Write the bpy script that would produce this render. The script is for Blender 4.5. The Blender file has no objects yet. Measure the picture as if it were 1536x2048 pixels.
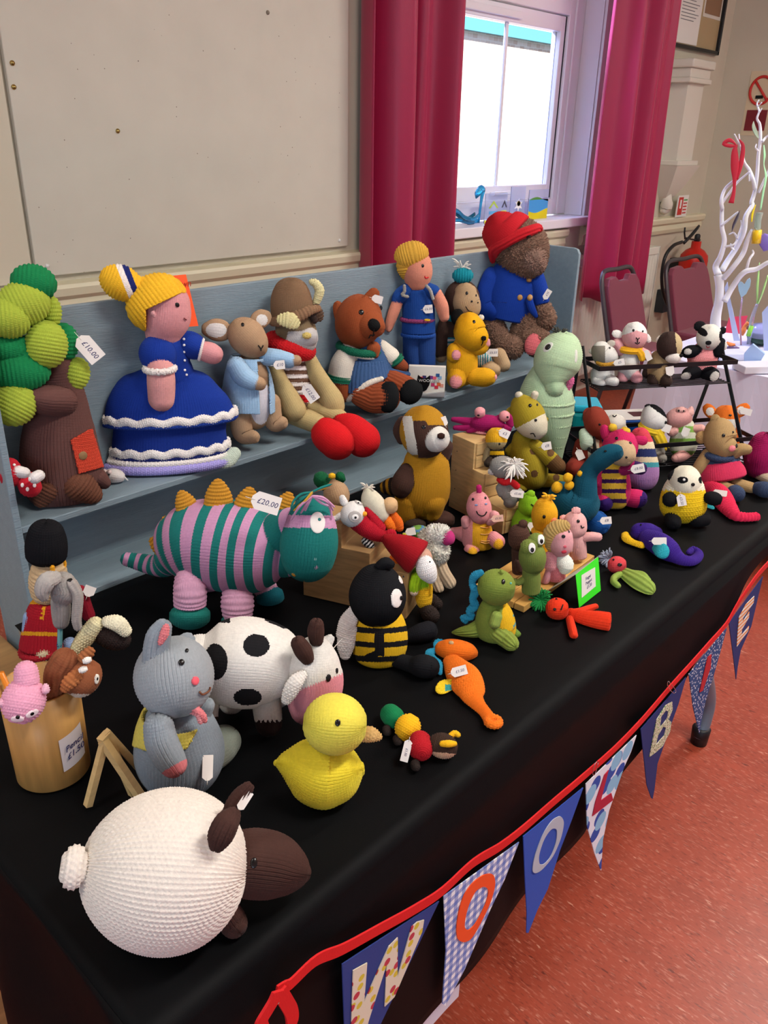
import bpy, math, random
import numpy as np
from mathutils import Vector, Matrix
random.seed(7); rng = np.random.RandomState(11)
sc = bpy.context.scene
COL = sc.collection
# ---------------------------------------------------------------- camera
FPX = 1635.0; HC = 1.52
R = np.array([[0.68202705, 0.29094896, -0.67096036], [-0.73102239, 0.29769757, -0.61398894], [0.02110382, 0.90924411, 0.415728]])
CAM = np.array([0.0, 0.0, HC])
cd = bpy.data.cameras.new('camera'); cam = bpy.data.objects.new('camera', cd); COL.objects.link(cam)
cd.sensor_fit = 'VERTICAL'; cd.sensor_height = 36.0; cd.sensor_width = 27.0; cd.lens = FPX / 2048 * 36.0
cd.clip_start = 0.02; cd.clip_end = 200
cam.matrix_world = Matrix([[R[i][0], R[i][1], R[i][2], CAM[i]] for i in range(3)] + [[0, 0, 0, 1]])
sc.camera = cam
# ---------------------------------------------------------------- exposure, sky, sun, lamps
vs = sc.view_settings; vs.view_transform = 'Standard'; vs.look = 'None'; vs.gamma = 1.0; vs.exposure = 0.0; vs.use_curve_mapping = False
w = bpy.data.worlds.new('World'); sc.world = w; w.use_nodes = True
bg = w.node_tree.nodes['Background']; bg.inputs[0].default_value = (0.72, 0.83, 1.0, 1); bg.inputs[1].default_value = 0.5
def lamp(name, kind, loc, power, color, size=1.0, size_y=None, target=None, spread=None):
    l = bpy.data.lights.new(name, kind); l.energy = power; l.color = color
    o = bpy.data.objects.new(name, l); COL.objects.link(o); o.location = loc
    if kind == 'AREA':
        l.shape = 'RECTANGLE'; l.size = size; l.size_y = size_y or size
        if spread: l.spread = math.radians(spread)
    if target is not None:
        d = Vector(target) - Vector(loc); o.rotation_euler = d.to_track_quat('-Z', 'Y').to_euler()
    return o
sun = lamp('sun', 'SUN', (0, -5, 9), 17.0, (1.0, 0.97, 0.92), target=(-0.6, 0, 0)); sun.data.angle = 0.01
lamp('ceiling_lamp_light', 'AREA', (1.4, -0.6, 3.15), 62, (1.0, 0.97, 0.90), 1.3, 0.25, (1.4, -0.6, 0))
lamp('ceiling_lamp_light', 'AREA', (3.9, 0.2, 3.15), 60, (1.0, 0.97, 0.90), 1.3, 0.25, (3.9, 0.2, 0))
lamp('ceiling_lamp_light', 'AREA', (-1.2, 0.8, 3.15), 26, (1.0, 0.97, 0.90), 1.3, 0.25, (-1.2, 0.8, 0))
lamp('ceiling_lamp_light', 'AREA', (5.6, -1.6, 3.15), 40, (1.0, 0.97, 0.90), 1.3, 0.25, (5.6, -1.6, 0))
lamp('far_window_daylight', 'AREA', (-3.2, -2.6, 1.9), 44, (0.62, 0.78, 1.0), 1.6, 1.3, (1.0, 1.2, 0.9))
lamp('window_daylight', 'AREA', (2.7, 5.0, 4.3), 1300, (0.42, 0.52, 1.0), 2.2, 1.4, (4.3, 2.5, 1.3))

# ---------------------------------------------------------------- pixel <-> place helpers
def ray(u, v): return R @ np.array([u - 768, -(v - 1024), -FPX])
def on_y(u, v, y): d = ray(u, v); t = y / d[1]; return CAM + d * t
def on_x(u, v, x): d = ray(u, v); t = x / d[0]; return CAM + d * t
def on_z(u, v, z): d = ray(u, v); t = (z - HC) / d[2]; return CAM + d * t
# ---------------------------------------------------------------- materials
MATS = {}
def srgb(c):
    if isinstance(c, str): c = tuple(int(c[i:i + 2], 16) for i in (0, 2, 4))
    return tuple(((x / 255) / 12.92 if x / 255 <= 0.04045 else ((x / 255 + 0.055) / 1.055) ** 2.4) for x in c)
def mat(name, color, rough=0.6, bump=0.0, bscale=200, metal=0.0, trans=0.0, vary=0.0, vscale=8, sheen=0.0, alpha=1, ior=1.45, stretch=None, spec=None):
    k = ('m', name)
    if k in MATS: return MATS[k]
    m = bpy.data.materials.new(name); m.use_nodes = True; nt = m.node_tree; b = nt.nodes['Principled BSDF']
    c = srgb(color); b.inputs['Base Color'].default_value = (*c, 1); b.inputs['Roughness'].default_value = rough
    b.inputs['Metallic'].default_value = metal; b.inputs['Transmission Weight'].default_value = trans; b.inputs['IOR'].default_value = ior
    b.inputs['Sheen Weight'].default_value = sheen; b.inputs['Alpha'].default_value = alpha
    if spec is not None: b.inputs['Specular IOR Level'].default_value = spec
    tc = nt.nodes.new('ShaderNodeTexCoord'); mp = nt.nodes.new('ShaderNodeMapping'); nt.links.new(tc.outputs['Object'], mp.inputs[0])
    if stretch: mp.inputs['Scale'].default_value = stretch
    if vary > 0:
        n = nt.nodes.new('ShaderNodeTexNoise'); n.inputs['Scale'].default_value = vscale; n.inputs['Detail'].default_value = 4
        nt.links.new(mp.outputs[0], n.inputs['Vector'])
        r = nt.nodes.new('ShaderNodeValToRGB'); r.color_ramp.elements[0].position = 0.3; r.color_ramp.elements[1].position = 0.7
        r.color_ramp.elements[0].color = tuple(x * (1 - vary) for x in c) + (1,); r.color_ramp.elements[1].color = tuple(min(1, x * (1 + vary)) for x in c) + (1,)
        nt.links.new(n.outputs[0], r.inputs[0]); nt.links.new(r.outputs[0], b.inputs['Base Color'])
    if bump > 0:
        n = nt.nodes.new('ShaderNodeTexNoise'); n.inputs['Scale'].default_value = bscale; n.inputs['Detail'].default_value = 3
        bm_ = nt.nodes.new('ShaderNodeBump'); bm_.inputs['Strength'].default_value = bump; bm_.inputs['Distance'].default_value = 0.003
        nt.links.new(mp.outputs[0], n.inputs['Vector']); nt.links.new(n.outputs[0], bm_.inputs['Height']); nt.links.new(bm_.outputs[0], b.inputs['Normal'])
    MATS[k] = m; return m
def yarn(color, kind='st'):
    """wool yarn: rough, slightly fuzzy, a heathered colour and fine fibre bump"""
    if not isinstance(color, str): color = '%02x%02x%02x' % tuple(color)
    k = ('y', color, kind)
    if k in MATS: return MATS[k]
    m = bpy.data.materials.new('yarn_' + color); m.use_nodes = True; nt = m.node_tree; b = nt.nodes['Principled BSDF']
    c = srgb(color); b.inputs['Roughness'].default_value = 0.85; b.inputs['Specular IOR Level'].default_value = 0.25
    b.inputs['Sheen Weight'].default_value = 0.12 if max(c) > 0.03 else 0.0; b.inputs['Sheen Roughness'].default_value = 0.5
    if 'sheen' and max(c) > 0.03: b.inputs['Sheen Tint'].default_value = tuple(min(1, x + 0.25) for x in c) + (1,)
    tc = nt.nodes.new('ShaderNodeTexCoord')
    n = nt.nodes.new('ShaderNodeTexNoise'); n.inputs['Scale'].default_value = 260; n.inputs['Detail'].default_value = 3
    nt.links.new(tc.outputs['Object'], n.inputs['Vector'])
    r = nt.nodes.new('ShaderNodeValToRGB'); r.color_ramp.elements[0].position = 0.25; r.color_ramp.elements[1].position = 0.75
    vr = 0.30 if kind == 'fur' else 0.07
    r.color_ramp.elements[0].color = tuple(x * (1 - vr) for x in c) + (1,); r.color_ramp.elements[1].color = tuple(min(1, x * (1 + vr)) for x in c) + (1,)
    nt.links.new(n.outputs[0], r.inputs[0]); nt.links.new(r.outputs[0], b.inputs['Base Color'])
    n2 = nt.nodes.new('ShaderNodeTexNoise'); n2.inputs['Scale'].default_value = 900; n2.inputs['Detail'].default_value = 2
    nt.links.new(tc.outputs['Object'], n2.inputs['Vector'])
    bp = nt.nodes.new('ShaderNodeBump'); bp.inputs['Strength'].default_value = 0.5; bp.inputs['Distance'].default_value = 0.0006 if kind != 'fur' else 0.002
    nt.links.new(n2.outputs[0], bp.inputs['Height']); nt.links.new(bp.outputs[0], b.inputs['Normal'])
    MATS[k] = m; return m
# ---------------------------------------------------------------- mesh helpers
def link(o, parent=None):
    COL.objects.link(o)
    if parent is not None: o.parent = parent
    return o
def mesh_np(name, V, Fq, mats, parent=None, origin=None, fm=None, uv=None, smooth=True, tri=None):
    me = bpy.data.meshes.new(name)
    V = np.asarray(V, dtype=np.float64)
    if origin is None:
        origin = np.zeros(3) if parent is None else W_OF.get(parent.name, np.zeros(3))
    L = (V - origin).astype(np.float32)
    me.vertices.add(len(L)); me.vertices.foreach_set('co', L.ravel())
    n = len(Fq); k = Fq.shape[1]
    me.loops.add(n * k); me.loops.foreach_set('vertex_index', Fq.astype(np.int32).ravel())
    me.polygons.add(n); me.polygons.foreach_set('loop_start', np.arange(0, n * k, k, dtype=np.int32))
    try: me.polygons.foreach_set('loop_total', np.full(n, k, dtype=np.int32))
    except Exception: pass
    for m in mats: me.materials.append(m)
    if fm is not None: me.polygons.foreach_set('material_index', fm.astype(np.int32))
    me.polygons.foreach_set('use_smooth', np.full(n, smooth, dtype=bool))
    me.update(calc_edges=True)
    o = bpy.data.objects.new(name, me); link(o, parent)
    if parent is None: o.location = Vector(origin)
    W_OF[o.name] = np.array(origin, dtype=float)
    return o
W_OF = {}
def pydata(name, verts, faces, m, parent=None, smooth=False, origin=None, bevel=0.0):
    me = bpy.data.meshes.new(name)
    if origin is None: origin = np.zeros(3) if parent is None else W_OF.get(parent.name, np.zeros(3))
    origin = np.asarray(origin, float)
    me.from_pydata([tuple(np.asarray(v, float) - origin) for v in verts], [], faces); 
    ms = m if isinstance(m, (list, tuple)) else [m]
    for q in ms: me.materials.append(q)
    for p in me.polygons: p.use_smooth = smooth
    me.update(); o = bpy.data.objects.new(name, me); link(o, parent)
    if parent is None: o.location = Vector(origin)
    W_OF[o.name] = origin
    if bevel > 0:
        b = o.modifiers.new('bevel', 'BEVEL'); b.width = bevel; b.segments = 2; b.limit_method = 'ANGLE'
    return o
def box_vf(c, s, rot=0.0):
    x, y, z = s[0] / 2, s[1] / 2, s[2] / 2; ca, sa = math.cos(rot), math.sin(rot)
    vs_ = [(a, b, d) for a in (-x, x) for b in (-y, y) for d in (-z, z)]
    V = [(c[0] + a * ca - b * sa, c[1] + a * sa + b * ca, c[2] + d) for a, b, d in vs_]
    F = [(0, 1, 3, 2), (4, 6, 7, 5), (0, 4, 5, 1), (2, 3, 7, 6), (0, 2, 6, 4), (1, 5, 7, 3)]
    return V, F
def boxes(name, lst, m, parent=None, bevel=0.0, origin=None, rot=0.0):
    V = []; F = []
    for c, s in lst:
        v, f = box_vf(c, s, rot); k = len(V); V += v; F += [tuple(i + k for i in q) for q in f]
    return pydata(name, V, F, m, parent, bevel=bevel, origin=origin)
def bb(name, x0, x1, y0, y1, z0, z1, m, parent=None, bevel=0.0, origin=None):
    return boxes(name, [(((x0 + x1) / 2, (y0 + y1) / 2, (z0 + z1) / 2), (abs(x1 - x0), abs(y1 - y0), abs(z1 - z0)))], m, parent, bevel, origin)
def prism(name, poly, n, th, m, parent=None, origin=None, bevel=0.0):
    """poly: 3D points of a planar outline, extruded along n by th"""
    n = np.asarray(n, float); poly = [np.asarray(p, float) for p in poly]; k = len(poly)
    V = poly + [p + n * th for p in poly]
    F = [tuple(range(k)), tuple(range(2 * k - 1, k - 1, -1))] + [(i, i + k, (i + 1) % k + k, (i + 1) % k) for i in range(k)]
    return pydata(name, V, F, m, parent, origin=origin, bevel=bevel)
def struct(o): o['kind'] = 'structure'; return o
def tag(o, label, cat, group=None, kind=None):
    if label: o['label'] = label
    if cat: o['category'] = cat
    if group: o['group'] = group
    if kind: o['kind'] = kind
    return o
def empty(name, loc, label=None, cat=None, group=None):
    o = bpy.data.objects.new(name, None); link(o); o.location = Vector(loc); o.empty_display_size = 0.05
    W_OF[o.name] = np.array(loc, dtype=float); tag(o, label, cat, group); return o
def catmull(P, n):
    P = np.asarray(P, float)
    if len(P) == 1: return np.repeat(P, n, 0)
    if len(P) == 2: return P[0] + (P[1] - P[0]) * np.linspace(0, 1, n)[:, None]
    d = np.linalg.norm(np.diff(P[:, :3], axis=0), axis=1) ** 0.5 + 1e-9; T = np.concatenate([[0], np.cumsum(d)])
    out = []
    M = np.gradient(P, T, axis=0) if len(P) > 2 else None
    for t in np.linspace(0, T[-1], n):
        i = min(np.searchsorted(T, t, side='right') - 1, len(P) - 2); h = T[i + 1] - T[i]; x = (t - T[i]) / h
        out.append((2 * x**3 - 3 * x**2 + 1) * P[i] + (x**3 - 2 * x**2 + x) * h * M[i] + (-2 * x**3 + 3 * x**2) * P[i + 1] + (x**3 - x**2) * h * M[i + 1])
    return np.array(out)
def rod(name, pts, r, m, parent=None, ns=8, smoothn=None, closed=False, origin=None, flat=None, flatdir=None, square=False):
    """a plain tube or bar through 3D points (radius r or list)"""
    P = np.asarray(pts, float); rr = np.full(len(P), r, float) if np.isscalar(r) else np.asarray(r, float)
    if smoothn: Q = catmull(np.c_[P, rr], smoothn); P, rr = Q[:, :3], Q[:, 3]
    n = len(P); T = np.gradient(P, axis=0)
    if closed: T = np.roll(P, -1, 0) - np.roll(P, 1, 0)
    T /= np.linalg.norm(T, axis=1)[:, None] + 1e-12
    up = np.array([0, 0, 1.0]) if flatdir is None else np.asarray(flatdir, float)
    if flatdir is None and abs(T[0] @ up) > 0.9: up = np.array([1.0, 0, 0])
    N1 = []; ref = up
    for i in range(n):
        a = ref - T[i] * (ref @ T[i]); l = np.linalg.norm(a)
        if l < 1e-6: a = np.cross(T[i], [0.3, 0.5, 0.8]); l = np.linalg.norm(a)
        a /= l; N1.append(a)
        if flatdir is None: ref = a
    N1 = np.array(N1); N2 = np.cross(T, N1)
    th = np.arange(ns) * 2 * math.pi / ns + (math.pi / 4 if ns == 4 else 0); f = 1.0 if flat is None else flat
    k = 1.414 if (ns == 4) else 1.0
    V = P[:, None, :] + k * rr[:, None, None] * (np.cos(th)[None, :, None] * N1[:, None, :] + f * np.sin(th)[None, :, None] * N2[:, None, :])
    V = V.reshape(-1, 3); F = []
    m_ = n if closed else n - 1
    for i in range(m_):
        j = (i + 1) % n
        for a in range(ns): b = (a + 1) % ns; F.append((i * ns + a, i * ns + b, j * ns + b, j * ns + a))
    if not closed: F.append(tuple(range(ns - 1, -1, -1))); F.append(tuple((n - 1) * ns + a for a in range(ns)))
    return pydata(name, V, F, m, parent, smooth=(ns > 4), origin=origin)
def lathe(name, c, prof, m, parent=None, ns=48, origin=None, smooth=True):
    V = []; F = []; n = len(prof)
    for r, z in prof:
        for a in range(ns): t = 2 * math.pi * a / ns; V.append((c[0] + r * math.cos(t), c[1] + r * math.sin(t), c[2] + z))
    for i in range(n - 1):
        for a in range(ns): b = (a + 1) % ns; F.append((i * ns + a, i * ns + b, (i + 1) * ns + b, (i + 1) * ns + a))
    o = pydata(name, V, F, m, parent, smooth=smooth, origin=origin)
    return o
def shape2d(name, loops, to3d, th, m, parent=None, origin=None, bulge=0.0):
    """filled outline (with holes) laid on a surface to3d(u, v) -> point, thickness along its normal"""
    cu = bpy.data.curves.new('tmp', 'CURVE'); cu.dimensions = '2D'; cu.fill_mode = 'BOTH'; cu.extrude = 0.5
    for lp in loops:
        sp = cu.splines.new('POLY'); sp.points.add(len(lp) - 1); sp.use_cyclic_u = True
        for i, p in enumerate(lp): sp.points[i].co = (p[0], -p[1], 0, 1)
    o = bpy.data.objects.new('tmp', cu); COL.objects.link(o)
    me = bpy.data.meshes.new_from_object(o); bpy.data.objects.remove(o); bpy.data.curves.remove(cu)
    V = []
    for v in me.vertices: V.append(to3d(v.co.x, -v.co.y, v.co.z * th))
    F = [tuple(p.vertices) for p in me.polygons]; bpy.data.meshes.remove(me)
    return pydata(name, V, F, m, parent, origin=origin)
TXT = {}
def text3d(name, s, c, ax, ay, h, m, parent, shear=0.15, th=0.0003, align='CENTER'):
    """writing centred at c, running along ax, up along ay, letter height h (metres)"""
    if s not in TXT:
        cu = bpy.data.curves.new('tmp', 'FONT'); cu.body = s; cu.size = 1.0; cu.extrude = 0.5; cu.shear = shear; cu.resolution_u = 2; cu.align_x = 'CENTER'; cu.align_y = 'CENTER'
        o = bpy.data.objects.new('tmp', cu); COL.objects.link(o); me = bpy.data.meshes.new_from_object(o)
        TXT[s] = (np.array([tuple(v.co) for v in me.vertices]), [tuple(p.vertices) for p in me.polygons])
        bpy.data.objects.remove(o); bpy.data.curves.remove(cu); bpy.data.meshes.remove(me)
    V, F = TXT[s]; ax = np.asarray(ax, float); ay = np.asarray(ay, float); n = np.cross(ax, ay)
    W = np.asarray(c)[None] + (V[:, :1] * ax + V[:, 1:2] * ay) * h + V[:, 2:3] * n * th
    return pydata(name, W, F, m, parent)
# ---------------------------------------------------------------- knitted toys
TABLE = 0.752; SHELF = 0.918; PANEL_Y = 1.392; SHELF_FRONT = 1.27
Z1 = (0, 500, 3.072); Z2 = (380, 480, 2.954); Z3 = (740, 400, 3.491); Z4 = (0, 960, 3.072); Z5 = (220, 900, 2.844); Z6 = (600, 780, 3.339)
Z7 = (880, 760, 3.657); Z8 = (1120, 620, 3.656); Z9 = (640, 1080, 3.657); Z10 = (340, 1220, 3.491); Z11 = (100, 1540, 2.743); Z12 = (860, 1000, 3.491)
Z5B = (600, 940, 5.908)
def stitch(kind, X, Y):
    """height 0..1 of the knitted surface; X in stitches across, Y in rows"""
    if kind == 'st':
        s = np.abs((X % 1) - 0.5); ph = (Y + 1.1 * s) % 1
        leg = 1 - ((s - 0.25) / 0.25) ** 2; row = 1 - (2 * ph - 1) ** 2; leg = np.maximum(leg, np.where(s < 0.25, 0.22, 0))
        return np.sqrt(np.clip(leg, 0, 1)) * (0.62 + 0.38 * np.sqrt(np.clip(row, 0, 1)))
    if kind == 'ga':
        yy = Y + 0.12 * np.sin(2 * math.pi * X)
        return (0.5 + 0.5 * np.cos(2 * math.pi * yy * 0.5)) ** 0.7 * (0.68 + 0.32 * np.cos(2 * math.pi * (X + 0.5 * np.floor(yy * 0.5 + 0.5))))
    if kind == 'seed':
        return np.abs(np.sin(math.pi * (X + 0.5 * (np.floor(Y) % 2)))) ** 0.8 * np.abs(np.sin(math.pi * Y)) ** 0.8
    if kind == 'rib':
        return 0.7 * (0.5 + 0.5 * np.cos(2 * math.pi * X * 0.5)) + 0.3 * np.abs(np.sin(math.pi * Y))
    return np.zeros_like(X)
SAMP = {'st': (4, 3), 'ga': (3, 3), 'seed': (3, 3), 'rib': (3, 3)}
STAT = [0]
def soft(a, lim, d, sg):
    x = (a - lim) * sg - d
    return np.where(x < 0, lim + sg * d * np.exp(np.clip(x / d, -60, 0)), a)
class Toy:
    def __init__(s, name, label, cat, view, plane, st=8.0, group=None, kind='st', amp=0.34):
        s.name, s.label, s.cat, s.group = name, label, cat, group
        s.zx, s.zy, s.k = view; s.plane = plane; s.st = st; s.knit = kind; s.amp = amp
        s.root = None; s.hits = []; s.src = {}; s.low = 9.0; s.noclamp = False; s.lying = False; s.bs = 1.0
    def px(s, x, y): return s.zx + x / s.k, s.zy + y / s.k
    def _root(s, d, t):
        h = np.array([d[0], d[1], 0.0]); s.dh = h / np.linalg.norm(h); s.D = float(d @ s.dh) * t
        s.sc = t / s.k                        # metres per zoomed pixel
        p = CAM + d * t
        s.ref = p; s.root = empty(s.name, (p[0], p[1], s.plane), s.label, s.cat, s.group); return s
    def rest(s, x, y, h):
        """the body centred at pixel (x, y) rests on the plane, h pixels above it"""
        d = ray(*s.px(x, y)); t = (HC - s.plane) / (h / s.k - d[2]) if True else 0
        # metres per pixel is t (d has length f along the axis) -> z drop = HC - plane - h*t/k
        return s._root(d, t)
    def ground(s, x, y, b0=0.0):
        d = ray(*s.px(x, y)); t = (s.plane - HC) / d[2]
        s._root(d, t); s.D -= b0 * s.sc; return s
    def lie(s, x, y):
        s.ground(x, y); s.lying = True; return s
    def wall(s, x, y, yc=1.325):
        d = ray(*s.px(x, y)); return s._root(d, yc / d[1])
    def at(s, x, y, b=0.0, r=0.0):
        d = ray(*s.px(x, y))
        if b is None or s.lying:      # a part that lies on the surface: its centre is one radius (plus -b) above it
            t = (s.plane + (r - (b or 0)) * s.sc - HC) / d[2]; return CAM + d * t
        t = (s.D + b * s.bs * s.sc) / float(d @ s.dh); return CAM + d * t
    def view(s, p):
        v = CAM - p; v = v / np.linalg.norm(v); a = R[:, 0] - v * (R[:, 0] @ v); a /= np.linalg.norm(a); return a, np.cross(v, a), v
    def zoomed(s, P):
        c = (P - CAM) @ R
        u = 768 + FPX * c[:, 0] / -c[:, 2]; v = 1024 - FPX * c[:, 1] / -c[:, 2]
        return (u - s.zx) * s.k, (v - s.zy) * s.k
    def sweep(s, name, C, Rr, n1, n2, f1, f2, mats, parent, kind, st, pick, keep, swap, amp, solid, off=0.0, fuzz=0.0):
        # resample evenly along the surface
        ds = np.sqrt((np.diff(C, axis=0) ** 2).sum(1) + np.diff(Rr) ** 2); S = np.concatenate([[0], np.cumsum(ds)]); L = S[-1]
        rm = Rr.max() * (f1 + f2) / 2; sw = 1.45 * st * s.sc
        ncol = max(8, int(round(2 * math.pi * rm / (sw if not swap else sw * 0.9)))); nrow = max(5, int(round(L / (sw * 0.85))))
        if kind == 'ga' or kind == 'rib': ncol += ncol % 2; nrow += nrow % 2
        if kind in SAMP: a_, b_ = SAMP[kind]
        elif kind == 'fur': a_, b_ = 4, 4
        else: a_, b_ = 0, 0
        if swap: a_, b_ = (b_, a_) if kind == 'st' else (a_, b_)
        nt = min(ncol * a_, 720) if a_ else 20; nr = min(nrow * b_, 520) if b_ else 14
        nt = max(nt, 20); nr = max(nr, 12)
        q = np.linspace(0, L, nr)
        C2 = np.stack([np.interp(q, S, C[:, i]) for i in range(3)], 1); R2 = np.interp(q, S, Rr); R2[0] = max(R2[0], 1e-5); R2[-1] = max(R2[-1], 1e-5)
        A1 = np.stack([np.interp(q, S, n1[:, i]) for i in range(3)], 1); A2 = np.stack([np.interp(q, S, n2[:, i]) for i in range(3)], 1)
        th = np.arange(nt) * 2 * math.pi / nt
        P = C2[:, None] + R2[:, None, None] * (f1 * np.cos(th)[None, :, None] * A1[:, None] + f2 * np.sin(th)[None, :, None] * A2[:, None])
        dU = np.roll(P, -1, 1) - np.roll(P, 1, 1); dV = np.gradient(P, axis=0)
        N = np.cross(dU, dV); ln = np.linalg.norm(N, axis=2, keepdims=True); N = N / (ln + 1e-15)
        ctr = C2[:, None]; sg = np.sign(((P - ctr) * N).sum(2).mean()); N = N * (sg if sg != 0 else 1)
        X = (th / (2 * math.pi) * ncol)[None, :] * np.ones((nr, 1)); Y = (q / L * nrow)[:, None] * np.ones((1, nt))
        # fewer stitches where the piece narrows
        if kind in SAMP:
            H = stitch(kind, Y, X) if swap else stitch(kind, X, Y)
            fade = np.clip(R2 / (0.22 * R2.max() + 1e-9), 0, 1)[:, None]
            P = P + N * ((H - 0.5) * fade * sw * (amp if amp is not None else s.amp) * (2.3 if kind == 'st' else 1.7))[:, :, None]
            P = P + N * (rng.randn(nr, nt) * sw * 0.018 * fade)[:, :, None]
        elif kind == 'fur':
            Hn = rng.rand(nr, nt); Hn = Hn ** 3 * 1.9; P = P + N * (Hn * sw * 0.85 * np.clip(R2 / (0.2 * R2.max()), 0, 1)[:, None])[:, :, None]
        if off: P = P + N * off * s.sc
        i = np.arange(nr - 1)[:, None]; j = np.arange(nt)[None, :]; j2 = (j + 1) % nt
        Q = np.stack([i * nt + j, i * nt + j2, (i + 1) * nt + j2, (i + 1) * nt + j], -1).reshape(-1, 4)
        if sg < 0: Q = Q[:, ::-1]
        V = P.reshape(-1, 3); Nf = N.reshape(-1, 3)
        fc = V[Q].mean(1); fn = Nf[Q[:, 0]]
        info = None
        if pick or keep:
            zx, zy = s.zoomed(fc); vd = CAM - fc; vd /= np.linalg.norm(vd, axis=1)[:, None]
            class I: pass
            info = I(); info.x, info.y = zx, zy; info.front = (fn * vd).sum(1) > -0.05
            info.t = (i * np.ones((1, nt))).reshape(-1) / (nr - 1); info.th = (np.ones((nr - 1, 1)) * th[None, :]).reshape(-1); info.z = fc[:, 2]; info.n = fn
        fm = pick(info).astype(int) if pick else None
        if keep:
            m_ = keep(info); Q = Q[m_]; fm = fm[m_] if fm is not None else None
            used = np.unique(Q); mp = -np.ones(len(V), int); mp[used] = np.arange(len(used)); V = V[used]; Nf = Nf[used]; Q = mp[Q]
        if len(Q) == 0: print('EMPTY', s.name, name); return None
        if not s.noclamp:
            inshelf = (s.plane != SHELF) | (V[:, 1] > SHELF_FRONT - 0.004)
            # soft toys flatten where they rest on the surface or lean on the panel
            V[:, 2] = np.where(inshelf, soft(V[:, 2], s.plane + 0.0012, 0.005, 1), V[:, 2])
            if s.plane == SHELF: V[:, 1] = np.where(V[:, 2] < 1.25, soft(V[:, 1], PANEL_Y - 0.001, 0.02, -1), V[:, 1])
            s.low = min(s.low, V[:, 2].min() - s.plane)
        STAT[0] += len(V)
        o = mesh_np(name, V, Q, mats, parent or s.root, fm=fm)
        if solid: md = o.modifiers.new('thick', 'SOLIDIFY'); md.thickness = solid * s.sc; md.offset = 0
        k_ = max(1, len(V) // 12000); s.hits.append((V[::k_].astype(np.float32), Nf[::k_].astype(np.float32), o)); return o
    def mats_(s, c, kind): 
        c = c if isinstance(c, (list, tuple)) and not isinstance(c, str) else [c]
        return [yarn(x, 'fur' if kind == 'fur' else 'st') if isinstance(x, str) else x for x in c]
    def e(s, name, x, y, ra, rb, rd=None, ang=0, b=0, c='ffffff', parent=None, kind=None, st=None, pick=None, keep=None, swap=False, amp=None, solid=0, tilt=0.0, off=0.0, egg=0.0, flat=1.0):
        """ellipsoid: half length ra along the direction ang in the picture, rb across, rd in depth"""
        kind = s.knit if kind is None else kind; st = st or s.st; rd = rd or rb
        p = s.at(x, y, b, min(rb, rd) * flat); a, u, v = s.view(p); g = math.radians(ang); ax = a * math.cos(g) + u * math.sin(g)
        if tilt: tt = math.radians(tilt); ax = ax * math.cos(tt) + v * math.sin(tt)
        n1 = np.cross(ax, v); n1 /= np.linalg.norm(n1); n2 = np.cross(ax, n1)
        ph = np.linspace(0, math.pi, 240); C = p + np.outer(-np.cos(ph) * ra * s.sc, ax); r = np.sin(ph) * (1 + egg * np.cos(ph))
        return s.sweep(name, C, r * s.sc, np.repeat(n1[None], 240, 0), np.repeat(n2[None], 240, 0), rb, rd, s.mats_(c, kind), parent, kind, st, pick, keep, swap, amp, solid, off)
    def t(s, name, pts, c='ffffff', flat=1.0, parent=None, kind=None, st=None, pick=None, keep=None, swap=False, amp=None, solid=0, caps=(1, 1), world=False, off=0.0, env=True):
        """limb or body: a soft tube through [(x, y, depth, radius), ...] with rounded ends; flat scales its depth"""
        kind = s.knit if kind is None else kind; st = st or s.st
        P = np.array([list(q[0]) + [q[1]] if world else list(s.at(q[0], q[1], q[2], q[3] * flat)) + [q[3] * s.sc] for q in pts], float)
        if len(P) == 1: P = np.concatenate([P, P]); P[1, 2] += 1e-5
        D = catmull(P, 200); C = D[:, :3]; r = np.maximum(D[:, 3], 1e-4); T = np.gradient(C, axis=0); T /= np.linalg.norm(T, axis=1)[:, None] + 1e-12
        f0, f1 = caps
        if env and (f0 or f1):
            S = np.concatenate([[0], np.cumsum(np.linalg.norm(np.diff(C, axis=0), axis=1))]); L = S[-1]
            # outline of the row of soft spheres, flattened at the ends by the cap factors
            a0 = max(0.0, (r - S).max()) * f0; a1 = max(0.0, (r + S - L).max()) * f1; q = 0.5 - 0.5 * np.cos(np.linspace(0, math.pi, 260)); q = -a0 + (L + a0 + a1) * (0.35 * q + 0.65 * np.linspace(0, 1, 260))
            if L < 1e-4: q = -a0 + (L + a0 + a1) * (0.5 - 0.5 * np.cos(np.linspace(0, math.pi, 260)))
            se = np.where(q < 0, q / max(f0, 1e-6), np.where(q > L, L + (q - L) / max(f1, 1e-6), q)); se = np.clip(se, -10, 10)
            rr = np.sqrt(np.maximum(0, r[None, :] ** 2 - (se[:, None] - S[None, :]) ** 2).max(1))
            Cn = np.stack([np.interp(q, S, C[:, i]) for i in range(3)], 1) - np.outer(np.maximum(0, -q), T[0]) + np.outer(np.maximum(0, q - L), T[-1])
            T = np.stack([np.interp(q, S, T[:, i]) for i in range(3)], 1); T /= np.linalg.norm(T, axis=1)[:, None] + 1e-12; C = Cn
        else:
            ph = np.linspace(math.pi / 2, 0, 40, endpoint=False)
            Ca = C[0] - T[0] * (np.sin(ph) * r[0] * f0)[:, None]; ra = np.cos(ph) * r[0]; Cb = C[-1] + T[-1] * (np.sin(ph[::-1]) * r[-1] * f1)[:, None]; rb = np.cos(ph[::-1]) * r[-1]
            if f0 == 0: Ca = Ca[:1]; ra = r[:1]
            if f1 == 0: Cb = Cb[-1:]; rb = r[-1:]
            C = np.concatenate([Ca, C, Cb]); rr = np.concatenate([ra, r, rb]); T = np.concatenate([np.repeat(T[:1], len(Ca), 0), T, np.repeat(T[-1:], len(Cb), 0)])
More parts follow.
